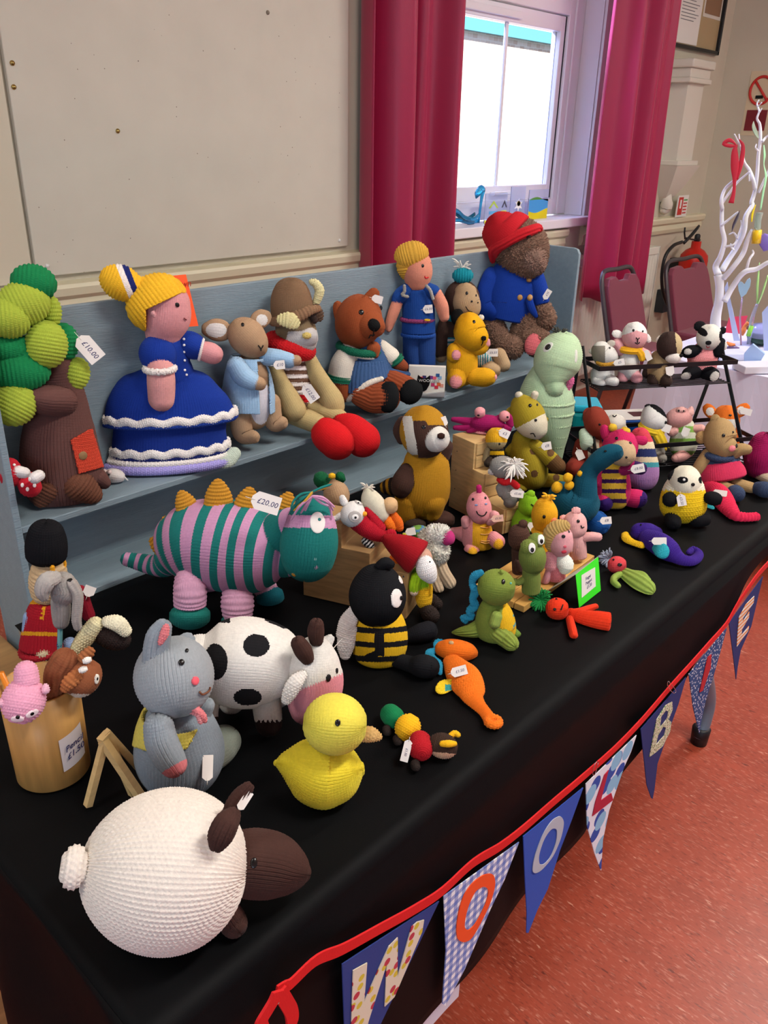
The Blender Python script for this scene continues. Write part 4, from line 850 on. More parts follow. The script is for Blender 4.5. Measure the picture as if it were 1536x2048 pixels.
# ---- white and black cow
T = Toy('knitted_cow', 'white knitted cow with black patches and a pink muzzle behind the yellow duck', 'soft toy', Z10, TABLE, st=13).ground(690, 872, -95)
WH = 'f1ece4'; BK = '17161a'
def cowp(q):
    m = ((q.x - 602) / 92) ** 2 + ((q.y - 248) / 80) ** 2 < 1
    m |= ((q.x - 318) / 84) ** 2 + ((q.y - 362) / 126) ** 2 < 1; m |= ((q.x - 542) / 98) ** 2 + ((q.y - 606) / 58) ** 2 < 1
    m |= (q.y < 92 - abs(q.x - 300) * .0) & (q.x < 420) | ((q.y < 135) & (q.x > 660) & (q.y < 70 + (q.x - 640) * .42)) ; return m & (q.front | (q.y < 140))
T.t('body', [(215, 330, 30, 150), (300, 345, 25, 245), (430, 360, 15, 295), (570, 368, 0, 302), (690, 385, -20, 278), (790, 420, -40, 225), (850, 450, -50, 160)], [WH, '1a191c'], env=False, flat=.86, st=13, swap=False, pick=cowp)
T.t('head', [(1010, 320, -110, 128), (1000, 420, -125, 182), (1005, 520, -135, 192), (985, 620, -140, 158), (950, 690, -140, 105)], [WH, 'ee9aa6'], flat=.92, st=13, pick=lambda q: q.y > 590 - (q.x - 820) * .38 + 8 * np.sin(q.x * .35))
T.t('horn', [(960, 340, -215, 38), (930, 285, -225, 52), (900, 235, -225, 46)], DB, st=13); T.t('horn', [(1022, 210, -140, 40), (1018, 150, -140, 50), (1022, 105, -140, 42)], DB, st=13)
T.t('ear', [(925, 455, -280, 30), (880, 500, -300, 48), (840, 570, -310, 48), (812, 630, -310, 32)], WH, flat=.45, st=14, kind='seed'); T.t('ear', [(1080, 240, -70, 44), (1118, 200, -60, 24)], WH, flat=.4, st=13)
T.t('leg', [(670, 620, -60, 92), (680, 700, -82, 92), (690, 790, -95, 86)], [WH, '352320'], st=13, pick=lambda q: q.y > 775 + 10 * np.sin(q.x * .2))
T.t('leg', [(290, 600, -60, 70), (265, 680, -70, 68), (262, 760, -75, 64)], [WH, '352320'], st=13, pick=lambda q: q.y > 745)
T.t('leg', [(430, 560, 190, 85), (430, 640, 200, 85)], [WH], st=13); T.t('leg', [(740, 520, 190, 85), (745, 600, 200, 85)], [WH], st=13)
T.eye(1113, 480, 17, 25, ang=-10); T.eye(1166, 419, 11, 18)
T.t('tag_thread', [(1140, 268, -60, 3), (1172, 232, -60, 3), (1204, 198, -60, 2)], 'f4f0ea', kind='plain')
# ---- striped dinosaur
T = Toy('knitted_dinosaur', 'large pink and teal striped knitted dinosaur with mustard back spikes', 'soft toy', Z5, TABLE, st=12).ground(455, 1018, -125); T.bs = 1.7
TE = '1f8079'; PI = 'd59cc0'; MU = 'c98f2c'
def stripes(w, ph=0.0): return lambda q: ((q.t * w + ph) % 1) < .5
T.t('body', [(325, 575, 150, 70), (360, 560, 135, 150), (420, 540, 105, 205), (510, 525, 70, 240), (610, 535, 40, 258), (720, 553, 10, 258), (820, 568, -20, 246), (900, 580, -45, 215), (960, 592, -62, 168), (990, 598, -70, 120)], [PI, TE], flat=.9, st=12, env=False, pick=stripes(11.5, .3))
T.t('tail', [(98, 622, 230, 36), (180, 640, 215, 48), (250, 655, 190, 56), (310, 645, 165, 75), (345, 610, 150, 90)], [TE, PI], st=12, pick=lambda q: (((q.t * 7.5) % 1) > .55) & (q.t < .62))
T.t('head', [(1140, 355, -150, 92), (1140, 430, -160, 128), (1132, 530, -165, 152), (1124, 615, -165, 135), (1120, 640, -165, 112)], [TE, PI], flat=.9, st=12, pick=lambda q: (q.y > 372 + (q.x - 1140) * .02) & (q.y < 444 + (q.x - 1140) * .02), caps=(1, .9))
T.t('neck', [(960, 480, -60, 120), (1040, 430, -110, 95), (1100, 420, -130, 85)], [PI, TE], st=12, pick=stripes(2.5))
for (x, y, b_, r, h, an) in ((430, 305, 85, 66, 82, 112), (617, 262, 50, 82, 100, 92), (782, 300, 22, 78, 92, 80), (1000, 305, -20, 62, 70, 70), (345, 420, 120, 52, 60, 140), (275, 540, 150, 52, 62, 140)):
    g = math.radians(an); ux, uy = math.cos(g), -math.sin(g)
    T.t('back_spike', [(x - ux * h * .45, y - uy * h * .45, b_, r), (x, y, b_, r * .86), (x + ux * h * .55, y + uy * h * .55, b_, r * .5), (x + ux * h * .85, y + uy * h * .85, b_, r * .2)], MU, flat=.55, kind='ga', st=9)
T.t('leg', [(450, 750, -45, 80), (455, 800, -66, 90), (455, 880, -74, 88)], 'd9a5c2', kind='ga', st=10, caps=(1, .2)); T.e('foot', 455, 945, 112, 72, 100, ang=0, b=-78, c='1f7f74', st=10)
T.t('leg', [(725, 820, -80, 84), (725, 870, -95, 92), (725, 930, -105, 82)], 'd9a5c2', kind='ga', st=10); T.e('foot', 728, 975, 92, 45, 90, b=-106, c='1f7f74', st=10)
T.t('leg', [(860, 760, 60, 70), (895, 800, 60, 65)], 'd9a5c2', kind='ga', st=10); T.e('foot', 912, 838, 82, 60, 75, ang=15, b=40, c='1c7888', st=10)
T.t('leg', [(560, 720, 200, 85), (565, 800, 205, 85)], 'd9a5c2', kind='ga', st=10)
p_ = T.eye(1177, 410, 41, 57, c='f3efe8', name='felt_eye', out=.12, rough=.9); T.eye(1187, 402, 9, 9, c='1a7a78', parent=p_)
for x, y, r_, c_ in ((1174, 673, 14, 'e8a0c0'), (1258, 660, 9, 'e8a0c0'), (1168, 625, 9, '8fc0b8'), (1046, 708, 14, 'c98f2c')): T.eye(x, y, r_, c=c_, name='nostril_stitch', rough=.8)
for k_, (pts, c_) in enumerate(((((1150, 240), (1120, 270), (1070, 300), (1035, 345)), TE), (((1260, 195), (1200, 215), (1140, 245), (1085, 285), (1040, 340)), TE), (((1150, 240), (1100, 300), (1045, 345)), 'd8a840'), (((1230, 215), (1160, 235), (1100, 290), (1060, 330)), 'd8a840'), (((1150, 240), (1090, 250), (1045, 290), (1030, 330)), TE),
    (((1150, 265), (1190, 275), (1240, 300), (1270, 345)), PI), (((1160, 262), (1215, 280), (1255, 340), (1262, 395)), PI), (((1145, 262), (1115, 310), (1085, 360)), PI), (((1150, 262), (1080, 320), (1030, 400)), PI), (((1155, 262), (1200, 300), (1245, 320)), 'e0b4d4'), (((1150, 262), (1130, 300), (1110, 345)), 'e0b4d4'), (((1150, 262), (1210, 270), (1278, 325)), PI))):
    T.t('mane_strand', [(x, y, -225 - 6 * (k_ % 3) + (25 if y > 330 else 0), 6.5 if i < len(pts) - 1 else 5) for i, (x, y) in enumerate(pts)], c_, kind='plain')
T.tag(886, 300, 150, 96, -17, '£20.00', b=-190)
# ---- knitted tree
T = Toy('knitted_tree', 'knitted tree with a brown trunk, red door and green leaf balls on the grey shelf', 'soft toy', Z1, SHELF, st=12).wall(380, 1300, 1.325)
BR = '6a4640'
T.t('trunk', [(350, 690, 20, 80), (375, 800, 15, 105), (378, 930, 10, 145), (368, 1060, 5, 188), (368, 1200, 0, 218), (380, 1340, 0, 235), (395, 1470, 0, 222), (402, 1530, 0, 185)], BR, flat=.7, st=13, caps=(1, .3), env=False)
T.t('root', [(300, 1460, -90, 85), (255, 1535, -100, 48)], '6b4230', kind='ga', st=10); T.t('root', [(480, 1440, -110, 100), (560, 1500, -110, 66)], '6b4230', kind='ga', st=10); T.t('root', [(600, 1400, -40, 55), (640, 1430, -40, 35)], BR, st=11)
T.t('branch', [(380, 930, -60, 85), (290, 925, -110, 82), (215, 915, -130, 62)], BR, st=13)
LG = 'a5b83e'; DG = '0f8048'
for (x, y, rx, ry, c_, b_, an) in ((400, 770, 80, 90, DG, 40, 10), (320, 375, 52, 88, LG, 20, 90), (395, 565, 82, 110, DG, 30, 90), (470, 762, 76, 100, LG, 10, 75), (150, 655, 150, 110, DG, -40, 0), (208, 200, 122, 100, DG, 0, -10), (140, 335, 148, 125, LG, -40, 20), (55, 418, 118, 112, LG, -95, 0), (285, 582, 116, 136, LG, -85, 80), (60, 605, 125, 90, DG, -70, 0), (130, 752, 158, 106, DG, -110, 5), (90, 946, 118, 130, LG, -150, 60)):
    T.e('leaf_ball', x, y, rx if an < 45 else ry, ry if an < 45 else rx, min(rx, ry), ang=an, b=b_, c=c_, kind='ga', st=9)
V0 = len(T.hits)
T.t('door', [(362, 1060, 5, 195), (362, 1200, 0, 228), (372, 1340, 0, 250), (380, 1420, 0, 245)], 'c8432c', flat=.7, kind='seed', st=9, off=9, solid=10, caps=(0, 0), keep=lambda q: q.front & (q.x > 425 + (q.y - 1130) * .25) & (q.x < 560 + (q.y - 1100) * .30 + 5) & (q.y > 1170 - (q.x - 430) * .55 ) & (q.y < 1372 - (q.x - 490) * .28) & (q.y > 1098))
T.eye(510, 1266, 27, c='8a6a44', name='door_knob', rough=.7)
T.tag(546, 605, 165, 102, -52, '£10.00', b=-60)
T = Toy('knitted_toadstool', 'red and white knitted toadstool at the far left end of the shelf', 'soft toy', Z1, SHELF, st=12).wall(70, 1370, 1.31); T.noclamp = True
T.e('cap', 62, 1368, 62, 84, 70, c='c81f30', st=13, b=-90); T.t('stem', [(100, 1360, -120, 34), (150, 1370, -130, 30)], 'f0e8e4', st=10)
for x, y in ((30, 1330), (62, 1345), (40, 1410), (90, 1320)): T.eye(x, y, 8, c='f4efe8', name='spot', rough=.9)
T = Toy('knitted_toadstool', 'small red and white spotted knitted toadstool in front of the tree trunk', 'soft toy', Z1, SHELF, st=12).wall(182, 1440, 1.31); T.noclamp = True
T.e('cap', 180, 1440, 64, 72, 64, ang=20, c='c81f30', st=13, b=-150); T.t('stem', [(215, 1400, -290, 30), (240, 1385, -280, 28)], 'f0e8e4', st=10)
for x, y in ((135, 1442), (180, 1408), (168, 1470), (215, 1445)): T.eye(x, y, 9, 13, c='f4efe8', name='spot', rough=.9)
T = Toy('knitted_mouse', 'tiny white knitted mouse beside the foot of the knitted tree', 'soft toy', Z1, SHELF, st=9).rest(700, 1392, 42)
T.e('body', 702, 1388, 62, 42, 42, ang=-10, c='f2ece8', st=9); T.t('ear', [(670, 1365, -25, 13)], 'f0d8d4', st=7); T.t('ear', [(640, 1362, 0, 14)], 'f0d8d4', st=7); T.t('tail', [(750, 1380, 0, 6), (770, 1400, -5, 5), (786, 1418, -8, 4)], 'e8e4e0', kind='plain')
T.eye(668, 1385, 6); T.eye(655, 1400, 6, c='e89098', name='nose')
# ---- blonde doll in a blue dress
T = Toy('knitted_doll', 'blonde knitted doll with a bun in a royal blue frilled dress, on the shelf', 'soft toy', Z1, SHELF, st=11).wall(1045, 1150, 1.335)
BL = '173a9c'; SK = 'e8a2a4'; YH = 'f2bc2a'
T.t('face', [(1025, 335, -10, 128), (1022, 400, -12, 134), (1012, 470, -10, 112), (1005, 530, -5, 96)], SK, st=9, flat=.95)
T.e('hair', 965, 325, 172, 148, 155, ang=35, b=0, c=YH, kind='ga', st=9, keep=lambda q: ~(q.front & (q.y > 262 + np.maximum(0, 1115 - q.x) * .48) & (q.x > 895)) , off=6, solid=8)
T.t('hair_bun', [(705, 185, -10, 82), (740, 200, -10, 98), (790, 222, -8, 84), (815, 232, -6, 72), (850, 248, -4, 78), (880, 262, 0, 88)], [YH, 'f1e9e2', '17246a'], kind='ga', st=8, pick=lambda q: np.where(q.x - .4 * (q.y - 220) > 800, np.where(q.x - .4 * (q.y - 220) > 812 + 25, 0, 2), np.where(q.x - .4 * (q.y - 220) > 762, 1, 0)) + 0 * q.x)
T.t('ear', [(940, 385, -118, 16), (950, 402, -118, 12)], 'f0b4b4', kind='seed', st=7)
T.t('bodice', [(1010, 565, -5, 98), (1020, 620, -5, 128), (1025, 700, -5, 132), (1045, 770, 0, 138)], BL, st=9, flat=.8)
T.e('sleeve', 972, 640, 105, 105, 95, ang=80, b=-70, c=BL, st=9); T.e('sleeve', 1175, 585, 92, 74, 75, ang=-30, b=-15, c=BL, st=9)
T.t('arm', [(985, 720, -120, 70), (990, 800, -128, 76), (992, 912, -130, 72)], 'eeaaa6', st=9); T.t('arm', [(1235, 615, -30, 50), (1290, 632, -40, 58), (1310, 640, -42, 54)], SK, st=9)
T.ring('sleeve_lace', 982, 728, 82, 17, 'f1e9e2', b=-125, st=9, wav=4); T.e('sleeve_lace', 1236, 612, 16, 70, 60, ang=-14, b=-32, c='f1e9e2', kind='seed', st=9)
T.t('skirt', [(1052, 735, 0, 105), (1052, 750, 0, 165), (1052, 790, 0, 240), (1048, 860, 0, 318), (1045, 950, 0, 370), (1044, 1020, 0, 388)], BL, flat=.42, st=9, caps=(0, 0), solid=8)
T.t('underskirt', [(1042, 980, 0, 340), (1042, 1120, 0, 335), (1042, 1230, 0, 352)], '16348e', flat=.42, st=9, caps=(.1, 0)); T.t('petticoat', [(1042, 1210, 0, 345), (1042, 1270, 0, 380)], 'f1e9e2', flat=.42, kind='seed', st=9, caps=(0, 0), solid=8)
T.ring('lace_trim', 1044, 1010, 392, 26, 'f2ece6', st=9, depth=.43, wav=9, wn=16, squash=.7, n=300); T.ring('blue_edge', 1044, 1036, 398, 13, '1a3a90', st=9, depth=.43, n=200)
T.ring('lace_trim', 1042, 1205, 356, 26, 'f2ece6', st=9, depth=.43, wav=9, wn=16, squash=.7, n=300); T.ring('blue_edge', 1042, 1232, 360, 12, '17246a', st=9, depth=.43, n=200)
T.ring('lilac_hem', 1040, 1292, 388, 30, 'a9a0e0', st=10, depth=.43, n=200); T.ring('lilac_hem', 1040, 1258, 372, 20, 'f2ece6', st=10, depth=.43, n=200)
T.t('underskirt_corner', [(1300, 1290, -120, 30), (1390, 1290, -90, 50), (1440, 1250, -60, 40)], 'c2d0c0', kind='seed', st=9, flat=.5)
T.eye(1089, 340, 11, 13, ang=30); T.line('mouth', [(1128, 424), (1137, 434), (1143, 428)], 3, '7a2028')
for y_ in (545, 585, 630, 680, 735, 772): T.eye(1128 + (y_ - 540) * .06, y_, 7, c='f4f2f0', name='button')
# ---- rabbit in a pale blue jacket
T = Toy('knitted_rabbit', 'tan knitted rabbit in a pale blue jacket on the shelf', 'soft toy', Z2, SHELF, st=10).wall(350, 900, 1.32)
TN = 'bd9a78'; PB = 'a9cbe8'
T.t('body', [(360, 740, 10, 75), (365, 850, 5, 105), (370, 960, 0, 118), (372, 1020, 0, 100)], [TN, 'e9e4ea'], flat=.85, st=9, pick=lambda q: q.front & (((q.x - 415) / 62) ** 2 + ((q.y - 960) / 130) ** 2 < 1))
T.t('jacket', [(345, 690, 5, 92), (342, 780, 0, 122), (345, 900, -5, 145), (348, 1005, -5, 152)], PB, flat=.9, kind='st', st=10, caps=(0, 0), solid=9, keep=lambda q: ~(q.front & (q.x > 395 + (q.y - 720) * .06) & (q.x < 468 + (q.y - 720) * .02) & (q.y > 720)) & (q.y < 1028))
T.t('head', [(300, 535, -20, 66), (330, 565, -22, 98), (365, 600, -30, 88), (405, 635, -42, 48), (420, 648, -45, 32)], TN, st=8, flat=.95)
for pts, c_ in ((((215, 540, -10, 40), (165, 532, -15, 60), (110, 528, -15, 38)), 1), (((385, 490, 30, 36), (420, 465, 32, 48), (450, 450, 34, 28)), 1)): T.t('ear', pts, [TN, 'f0ece6'], flat=.35, st=8, kind='st', pick=lambda q: q.front & (((q.x - 155) / 62) ** 2 + ((q.y - 532) / 44) ** 2 < 1) | q.front & (((q.x - 425) / 34) ** 2 + ((q.y - 472) / 33) ** 2 < 1))
T.t('sleeve', [(275, 745, -120, 50), (310, 800, -140, 54), (365, 835, -150, 46)], PB, st=10); T.t('paw', [(385, 840, -152, 38), (412, 850, -155, 34)], TN, st=8)
T.t('sleeve', [(455, 690, 0, 48), (520, 698, -20, 46), (585, 712, -30, 40)], PB, st=10); T.t('paw', [(600, 712, -32, 30), (628, 712, -34, 28)], TN, st=8)
T.t('leg', [(300, 1030, -60, 58), (305, 1110, -68, 60), (320, 1150, -80, 50), (375, 1165, -110, 34)], TN, st=9); T.t('leg', [(480, 960, 10, 52), (485, 1040, 0, 55), (505, 1085, -15, 45), (540, 1080, -30, 36)], TN, st=9)
T.eye(312, 498, 9, 11); T.line('nose', [(405, 622), (420, 640), (432, 622)], 3.5); T.line('nose', [(420, 640), (418, 655)], 3.5); T.tag(527, 738, 64, 50, 5, '£10', b=-110)
# ---- long legged moose
T = Toy('knitted_moose', 'long legged tan knitted moose in a brown hat, red scarf and red boots', 'soft toy', Z2, SHELF, st=10).wall(620, 850, 1.33)
SN = 'cbb27c'; HB = '8c6c50'; RD = 'd81c22'
T.t('body', [(615, 700, 0, 80), (618, 800, 0, 92), (625, 900, 0, 96), (640, 1000, 0, 75)], ['70503e', 'f0e6e0', RD], flat=.85, st=9, kind='ga', pick=lambda q: np.where((q.y > 915) & (q.y < 960), 2, ((q.y * .0208) % 1 > .5).astype(int)))
T.t('head', [(615, 480, 0, 100), (630, 550, -10, 112), (650, 585, -30, 95)], ['8c7658', 'cfc8c4'], st=9, pick=lambda q: (q.y > 540 - (q.x - 600) * .05) & (q.x > 560 + (620 - q.y) * .25) & (q.y > 515))
T.e('muzzle', 665, 575, 88, 62, 60, ang=5, b=-70, c='cbc5c2', st=9); T.e('nose', 690, 565, 26, 18, 16, b=-135, c='d8c070', kind='seed', st=8)
T.t('hat', [(598, 300, 0, 92), (600, 370, 0, 114), (608, 440, 0, 120)], HB, st=8, caps=(.75, .1), flat=.95)
T.t('hat_brim', [(485, 480, -30, 26), (550, 478, -110, 32), (640, 450, -130, 32), (710, 415, -110, 26), (760, 405, -60, 18)], HB, kind='ga', st=8, flat=.6)
T.t('hat_flap', [(745, 400, -40, 22), (755, 440, -45, 34), (765, 465, -45, 18)], '5f4838', kind='ga', st=8, flat=.4); T.t('far_ear', [(720, 440, -60, 22), (735, 475, -60, 18)], '3a2a24', kind='seed', st=8)
T.t('antler', [(742, 375, 10, 20), (758, 335, 10, 24), (765, 295, 10, 26), (740, 255, 10, 22), (722, 248, 10, 18)], 'e0d8a4', kind='seed', st=9)
T.t('antler', [(545, 470, -150, 32), (590, 475, -155, 44), (615, 490, -155, 34)], 'ddd49c', kind='ga', st=8, flat=.4)
T.ring('scarf', 590, 625, 104, 50, 'c4161e', b=-5, kind='seed', st=10, tilt=-16, squash=1.0)
T.t('arm', [(500, 745, -70, 36), (530, 840, -90, 48), (575, 930, -110, 62), (612, 1000, -120, 70)], SN, st=9); T.t('arm', [(700, 690, -10, 36), (740, 780, -20, 46), (790, 870, -30, 56), (838, 950, -50, 66), (850, 980, -55, 60)], SN, st=9)
T.t('leg', [(600, 1030, -60, 52), (680, 1055, -110, 58), (750, 1085, -150, 54)], SN, st=9); T.t('leg', [(720, 990, -20, 48), (800, 1010, -60, 50), (880, 1050, -110, 48)], SN, st=9)
T.t('boot', [(775, 1105, -170, 50), (815, 1150, -200, 92), (870, 1190, -225, 104)], 'e01a20', st=9, kind='st'); T.t('boot', [(890, 1075, -140, 48), (950, 1120, -165, 88), (1020, 1180, -185, 100)], 'd8161e', st=9)
T.tag(708, 903, 110, 68, -55, '£12.00', b=-135)
# ---- brown bear in a waistcoat
T = Toy('knitted_bear', 'rust brown knitted bear in a denim blue waistcoat with green cuffs on the shelf', 'soft toy', Z2, SHELF, st=9).wall(1060, 780, 1.325)
RU = 'a4522c'; DN = '3f5f8c'; GN = '12684c'; CR = 'ede4d4'
T.t('torso', [(1060, 660, 5, 95), (1062, 760, 0, 135), (1070, 870, 0, 140)], DN, st=8, flat=.85)
T.t('neck_front', [(1085, 640, -70, 36), (1095, 680, -85, 16)], RU, st=8)
T.e('head', 995, 482, 152, 132, 130, ang=75, b=-10, c=RU, st=8); T.t('snout', [(1060, 500, -80, 80), (1100, 515, -110, 48)], RU, st=8)
T.t('ear', [(890, 440, 0, 42), (868, 395, 0, 30), (860, 378, 0, 14)], RU, st=8, flat=.4); T.t('ear', [(1060, 340, 20, 28), (1085, 318, 20, 30)], RU, st=8, flat=.4)
T.e('nose', 1086, 503, 36, 30, 22, ang=-40, b=-152, c='121212', st=7)
T.ring('collar', 1000, 640, 118, 22, GN, b=-5, kind='seed', st=8, tilt=-8); T.ring('collar_edge', 1005, 662, 112, 10, CR, b=-8, kind='seed', st=7, tilt=-10)
T.t('sleeve', [(935, 670, -60, 58), (905, 740, -75, 72), (895, 800, -80, 76)], CR, st=8); T.t('sleeve', [(1130, 640, 0, 45), (1180, 690, 0, 55)], CR, st=8)
T.t('cuff', [(892, 800, -82, 80), (888, 830, -84, 80)], GN, st=8, kind='ga', caps=(.1, .1)); T.t('cuff', [(1205, 700, 0, 52), (1222, 725, 0, 50)], GN, st=8, kind='ga', caps=(.1, .1))
T.t('arm', [(890, 850, -86, 66), (895, 900, -88, 58)], RU, st=8); T.t('arm', [(1235, 735, 0, 38), (1255, 748, 0, 32)], '8c4426', st=8)
T.t('waistcoat', [(1045, 700, -10, 118), (1042, 790, -15, 148), (1040, 880, -20, 155)], DN, st=8, kind='rib', flat=.92, caps=(0, 0), solid=8, off=4, keep=lambda q: q.front & (q.y < 935 - (q.x - 940) * .6 + 10) & (q.x > 925) | ~q.front)
T.t('waistcoat_hem', [(935, 940, -120, 16), (985, 905, -150, 18), (1050, 850, -160, 18), (1130, 820, -150, 14)], CR, kind='seed', st=7); T.t('waistcoat_flap', [(1150, 770, -60, 26), (1220, 790, -60, 24), (1290, 792, -70, 12)], DN, kind='rib', st=8, flat=.4)
T.t('leg', [(1020, 910, -110, 75), (1090, 930, -140, 88), (1150, 930, -170, 88)], '9a4b2a', st=8, kind='rib'); T.t('leg', [(1190, 830, -60, 62), (1250, 865, -90, 72), (1290, 890, -120, 72)], '9a4b2a', st=8, kind='rib')
T.e('sole', 1172, 928, 88, 58, 42, ang=85, b=-215, c='101214', st=8); T.e('sole', 1305, 898, 72, 62, 42, ang=55, b=-165, c='101214', st=8)
T.eye(1007, 423, 15); T.eye(1128, 401, 9, 13); T.line('mouth', [(1058, 578), (1070, 560), (1080, 566), (1090, 558)], 3.5); T.line('mouth', [(1086, 530), (1082, 562)], 3)
T.tag(1106, 350, 62, 44, -15, None, b=-30)
# ---- blond man doll
T = Toy('knitted_doll', 'blond knitted man doll in a blue tunic with a plum belt, standing on the shelf', 'soft toy', Z3, SHELF, st=9).wall(330, 800, 1.35)
TB = '1c4a98'; SP = 'e8997f'; HM = 'd6a63e'
T.t('tunic', [(330, 640, 0, 95), (335, 720, 0, 108), (338, 820, 0, 112), (337, 920, 0, 116)], TB, flat=.7, st=9, caps=(.5, .1)); T.ring('tunic_hem', 335, 940, 112, 13, TB, b=0, kind='seed', st=8, depth=.72)
for x0_, x1_, b_ in ((292, 300, 5), (395, 398, 0)): T.t('leg', [(x0_, 950, b_, 62), (x0_, 1060, b_, 60), (x1_, 1150, b_, 56)], '24488a', flat=.8, st=9)
T.t('head', [(330, 455, 0, 94), (332, 500, -4, 98), (330, 560, -4, 80)], SP, st=8); T.t('hair', [(270, 380, 0, 78), (250, 450, 0, 80), (255, 500, 0, 56)], HM, kind='ga', st=8, flat=1.0)
T.t('hair', [(262, 395, -12, 90), (310, 380, -14, 88), (345, 372, -10, 62)], HM, kind='ga', st=8)
T.t('sleeve', [(255, 630, -30, 44), (205, 670, -40, 50), (185, 690, -40, 46)], TB, st=8); T.t('arm', [(190, 700, -42, 40), (150, 790, -50, 46), (118, 860, -52, 40), (112, 880, -52, 34)], SP, st=8)
T.t('sleeve', [(400, 620, -20, 40), (440, 640, -30, 44)], TB, st=8); T.t('arm', [(465, 660, -30, 38), (500, 740, -30, 42), (518, 815, -30, 32)], SP, st=8)
T.ring('belt', 328, 832, 112, 14, '8c3c6a', kind='seed', st=8, depth=.72); T.ring('belt_buckle', 400, 838, 17, 5, 'e8b828', b=-92, kind='plain', n=30, depth=1, tilt=0)
for pts in (((240, 600), (240, 640), (225, 660), (262, 675)), ((395, 600), (420, 630), (432, 665), (440, 690))): T.t('grey_braid', [(x, y, -100, 10) for x, y in pts], 'a8a49c', kind='seed', st=7)
T.eye(368, 457, 10, 12); T.eye(425, 440, 5, 10); T.line('mouth', [(378, 532), (390, 544), (404, 540)], 4.5, 'd8202a'); T.tag(404, 762, 66, 56, 5, '£6.00')
# ---- white business cards in a stand
T = Toy('business_card_stack', None, 'cards', Z3, SHELF).wall(405, 1300, 1.29); T.root['label'] = 'stack of white cards with a colourful printed logo in a clear holder'
pA, pB, pC, pD = [T.at(x, y, 0) for x, y in ((272, 1158), (533, 1112), (545, 1330), (330, 1372))]
xv = (pB - pA); hgt = pA - T.at(295, 1375, 0); zv_ = np.array([0, 0, 1.0]); xv[2] = 0; xl = np.linalg.norm(xv); xv /= xl; nv = np.cross(zv_, xv); nv = nv if nv @ (CAM - pA) > 0 else -nv; hh_ = pA[2] - SHELF - .004
cw = [pA - zv_ * hh_, pA - zv_ * hh_ + xv * xl, pA + xv * xl, pA]
prism('cards', cw, -nv, .016, mat('card_stock', 'f0ece0', .6), T.root, bevel=.0006)
acr = mat('clear_acrylic', 'f4f8ff', .05, trans=.9, ior=1.3)
prism('holder_front', [cw[0] + nv * .003 - xv * .004, cw[1] + nv * .003 + xv * .004, cw[1] + nv * .003 + xv * .004 + zv_ * .018, (cw[0] + cw[1]) / 2 + nv * .003 + zv_ * .010, cw[0] + nv * .003 - xv * .004 + zv_ * .014], nv, .0015, acr, T.root)
prism('holder_base', [cw[0] + nv * .005 - xv * .004, cw[1] + nv * .005 + xv * .004, cw[1] - nv * .018 + xv * .004, cw[0] - nv * .018 - xv * .004], zv_, -.0022, acr, T.root)
def cp(a, b_, o=.0008): return pA + xv * a * xl - zv_ * b_ * hh_ + nv * o
sq = [('d8324a', .30, .34), ('3a2f6a', .38, .30), ('e8607a', .66, .32), ('2f5f9a', .74, .22), ('8ab4d8', .80, .30), ('e86a3a', .78, .52), ('d8324a', .72, .62), ('5a2a5a', .46, .50), ('c83a6a', .62, .54), ('e8a08a', .86, .56), ('7a3a8a', .56, .30), ('d8324a', .26, .46)]
for c_, a_, b_ in sq: prism('logo_square', [cp(a_, b_), cp(a_ + .10, b_), cp(a_ + .10, b_ + .11), cp(a_, b_ + .11)], nv, .0003, mat('print_' + c_, c_, .6), T.root)
prism('logo_shape', [cp(a, b_, .0012) for a, b_ in ((.26, .28), (.34, .36), (.42, .40), (.50, .36), (.58, .28), (.60, .44), (.57, .62), (.50, .78), (.42, .84), (.34, .78), (.27, .62), (.24, .44))][::-1], nv, .0003, black, T.root)
text3d('lettering', 'WOOLBIES', cp(.56, .47, .002), xv, zv_, .0108, mat('print_black', '1a1416', .6), T.root, shear=0, th=.0002); text3d('lettering', 'WOOLBIES', cp(.555, .465, .0024), xv, zv_, .0104, mat('print_white', 'f4f0ea', .6), T.root, shear=0, th=.0002)
# ---- monkey
T = Toy('knitted_monkey', 'dark brown knitted monkey with a beige face and teal bobble hat on the shelf', 'soft toy', Z3, SHELF, st=9).wall(600, 900, 1.35)
MB = '50382e'; MF = 'c2a27c'
T.t('body', [(610, 840, 0, 80), (620, 960, 0, 105), (640, 1060, 0, 105)], [MB, '2a8a94', 'e4ded4'], flat=.75, st=9, pick=lambda q: np.where(q.y > 960, np.where((q.y * .035 % 1) > .5, 1, 2), 0))
T.e('head', 640, 690, 122, 118, 95, ang=80, b=0, c=MB, st=9); T.t('face', [(665, 650, -70, 66), (675, 720, -80, 88), (690, 750, -78, 78)], MF, st=8, flat=.7); T.t('face', [(640, 640, -62, 44), (700, 640, -62, 40)], MF, st=8, flat=.6)
T.e('hat', 648, 528, 72, 52, 58, b=-10, c='0f8c9c', kind='ga', st=8); T.strands('hat_tassel', 638, 475, 9, 95, 5, 'f0ece2', ang=(0, 180), droop=.1)
T.t('arm', [(520, 860, -20, 42), (500, 960, -30, 48), (492, 1060, -35, 44)], MB, st=9); T.t('hand', [(498, 1098, -36, 34)], MF, st=8); T.ring('scarf', 610, 815, 82, 20, '2a8a94', kind='seed', st=8)
T.t('leg', [(700, 1080, -40, 60), (790, 1115, -90, 55)], ['2a8a94', 'dcd6ce'], st=9, pick=lambda q: (q.x * .06 % 1) > .5); T.t('foot', [(830, 1185, -120, 58), (865, 1190, -125, 44)], MF, st=9); T.t('foot', [(900, 1085, -60, 48), (930, 1150, -80, 46)], MF, st=9)
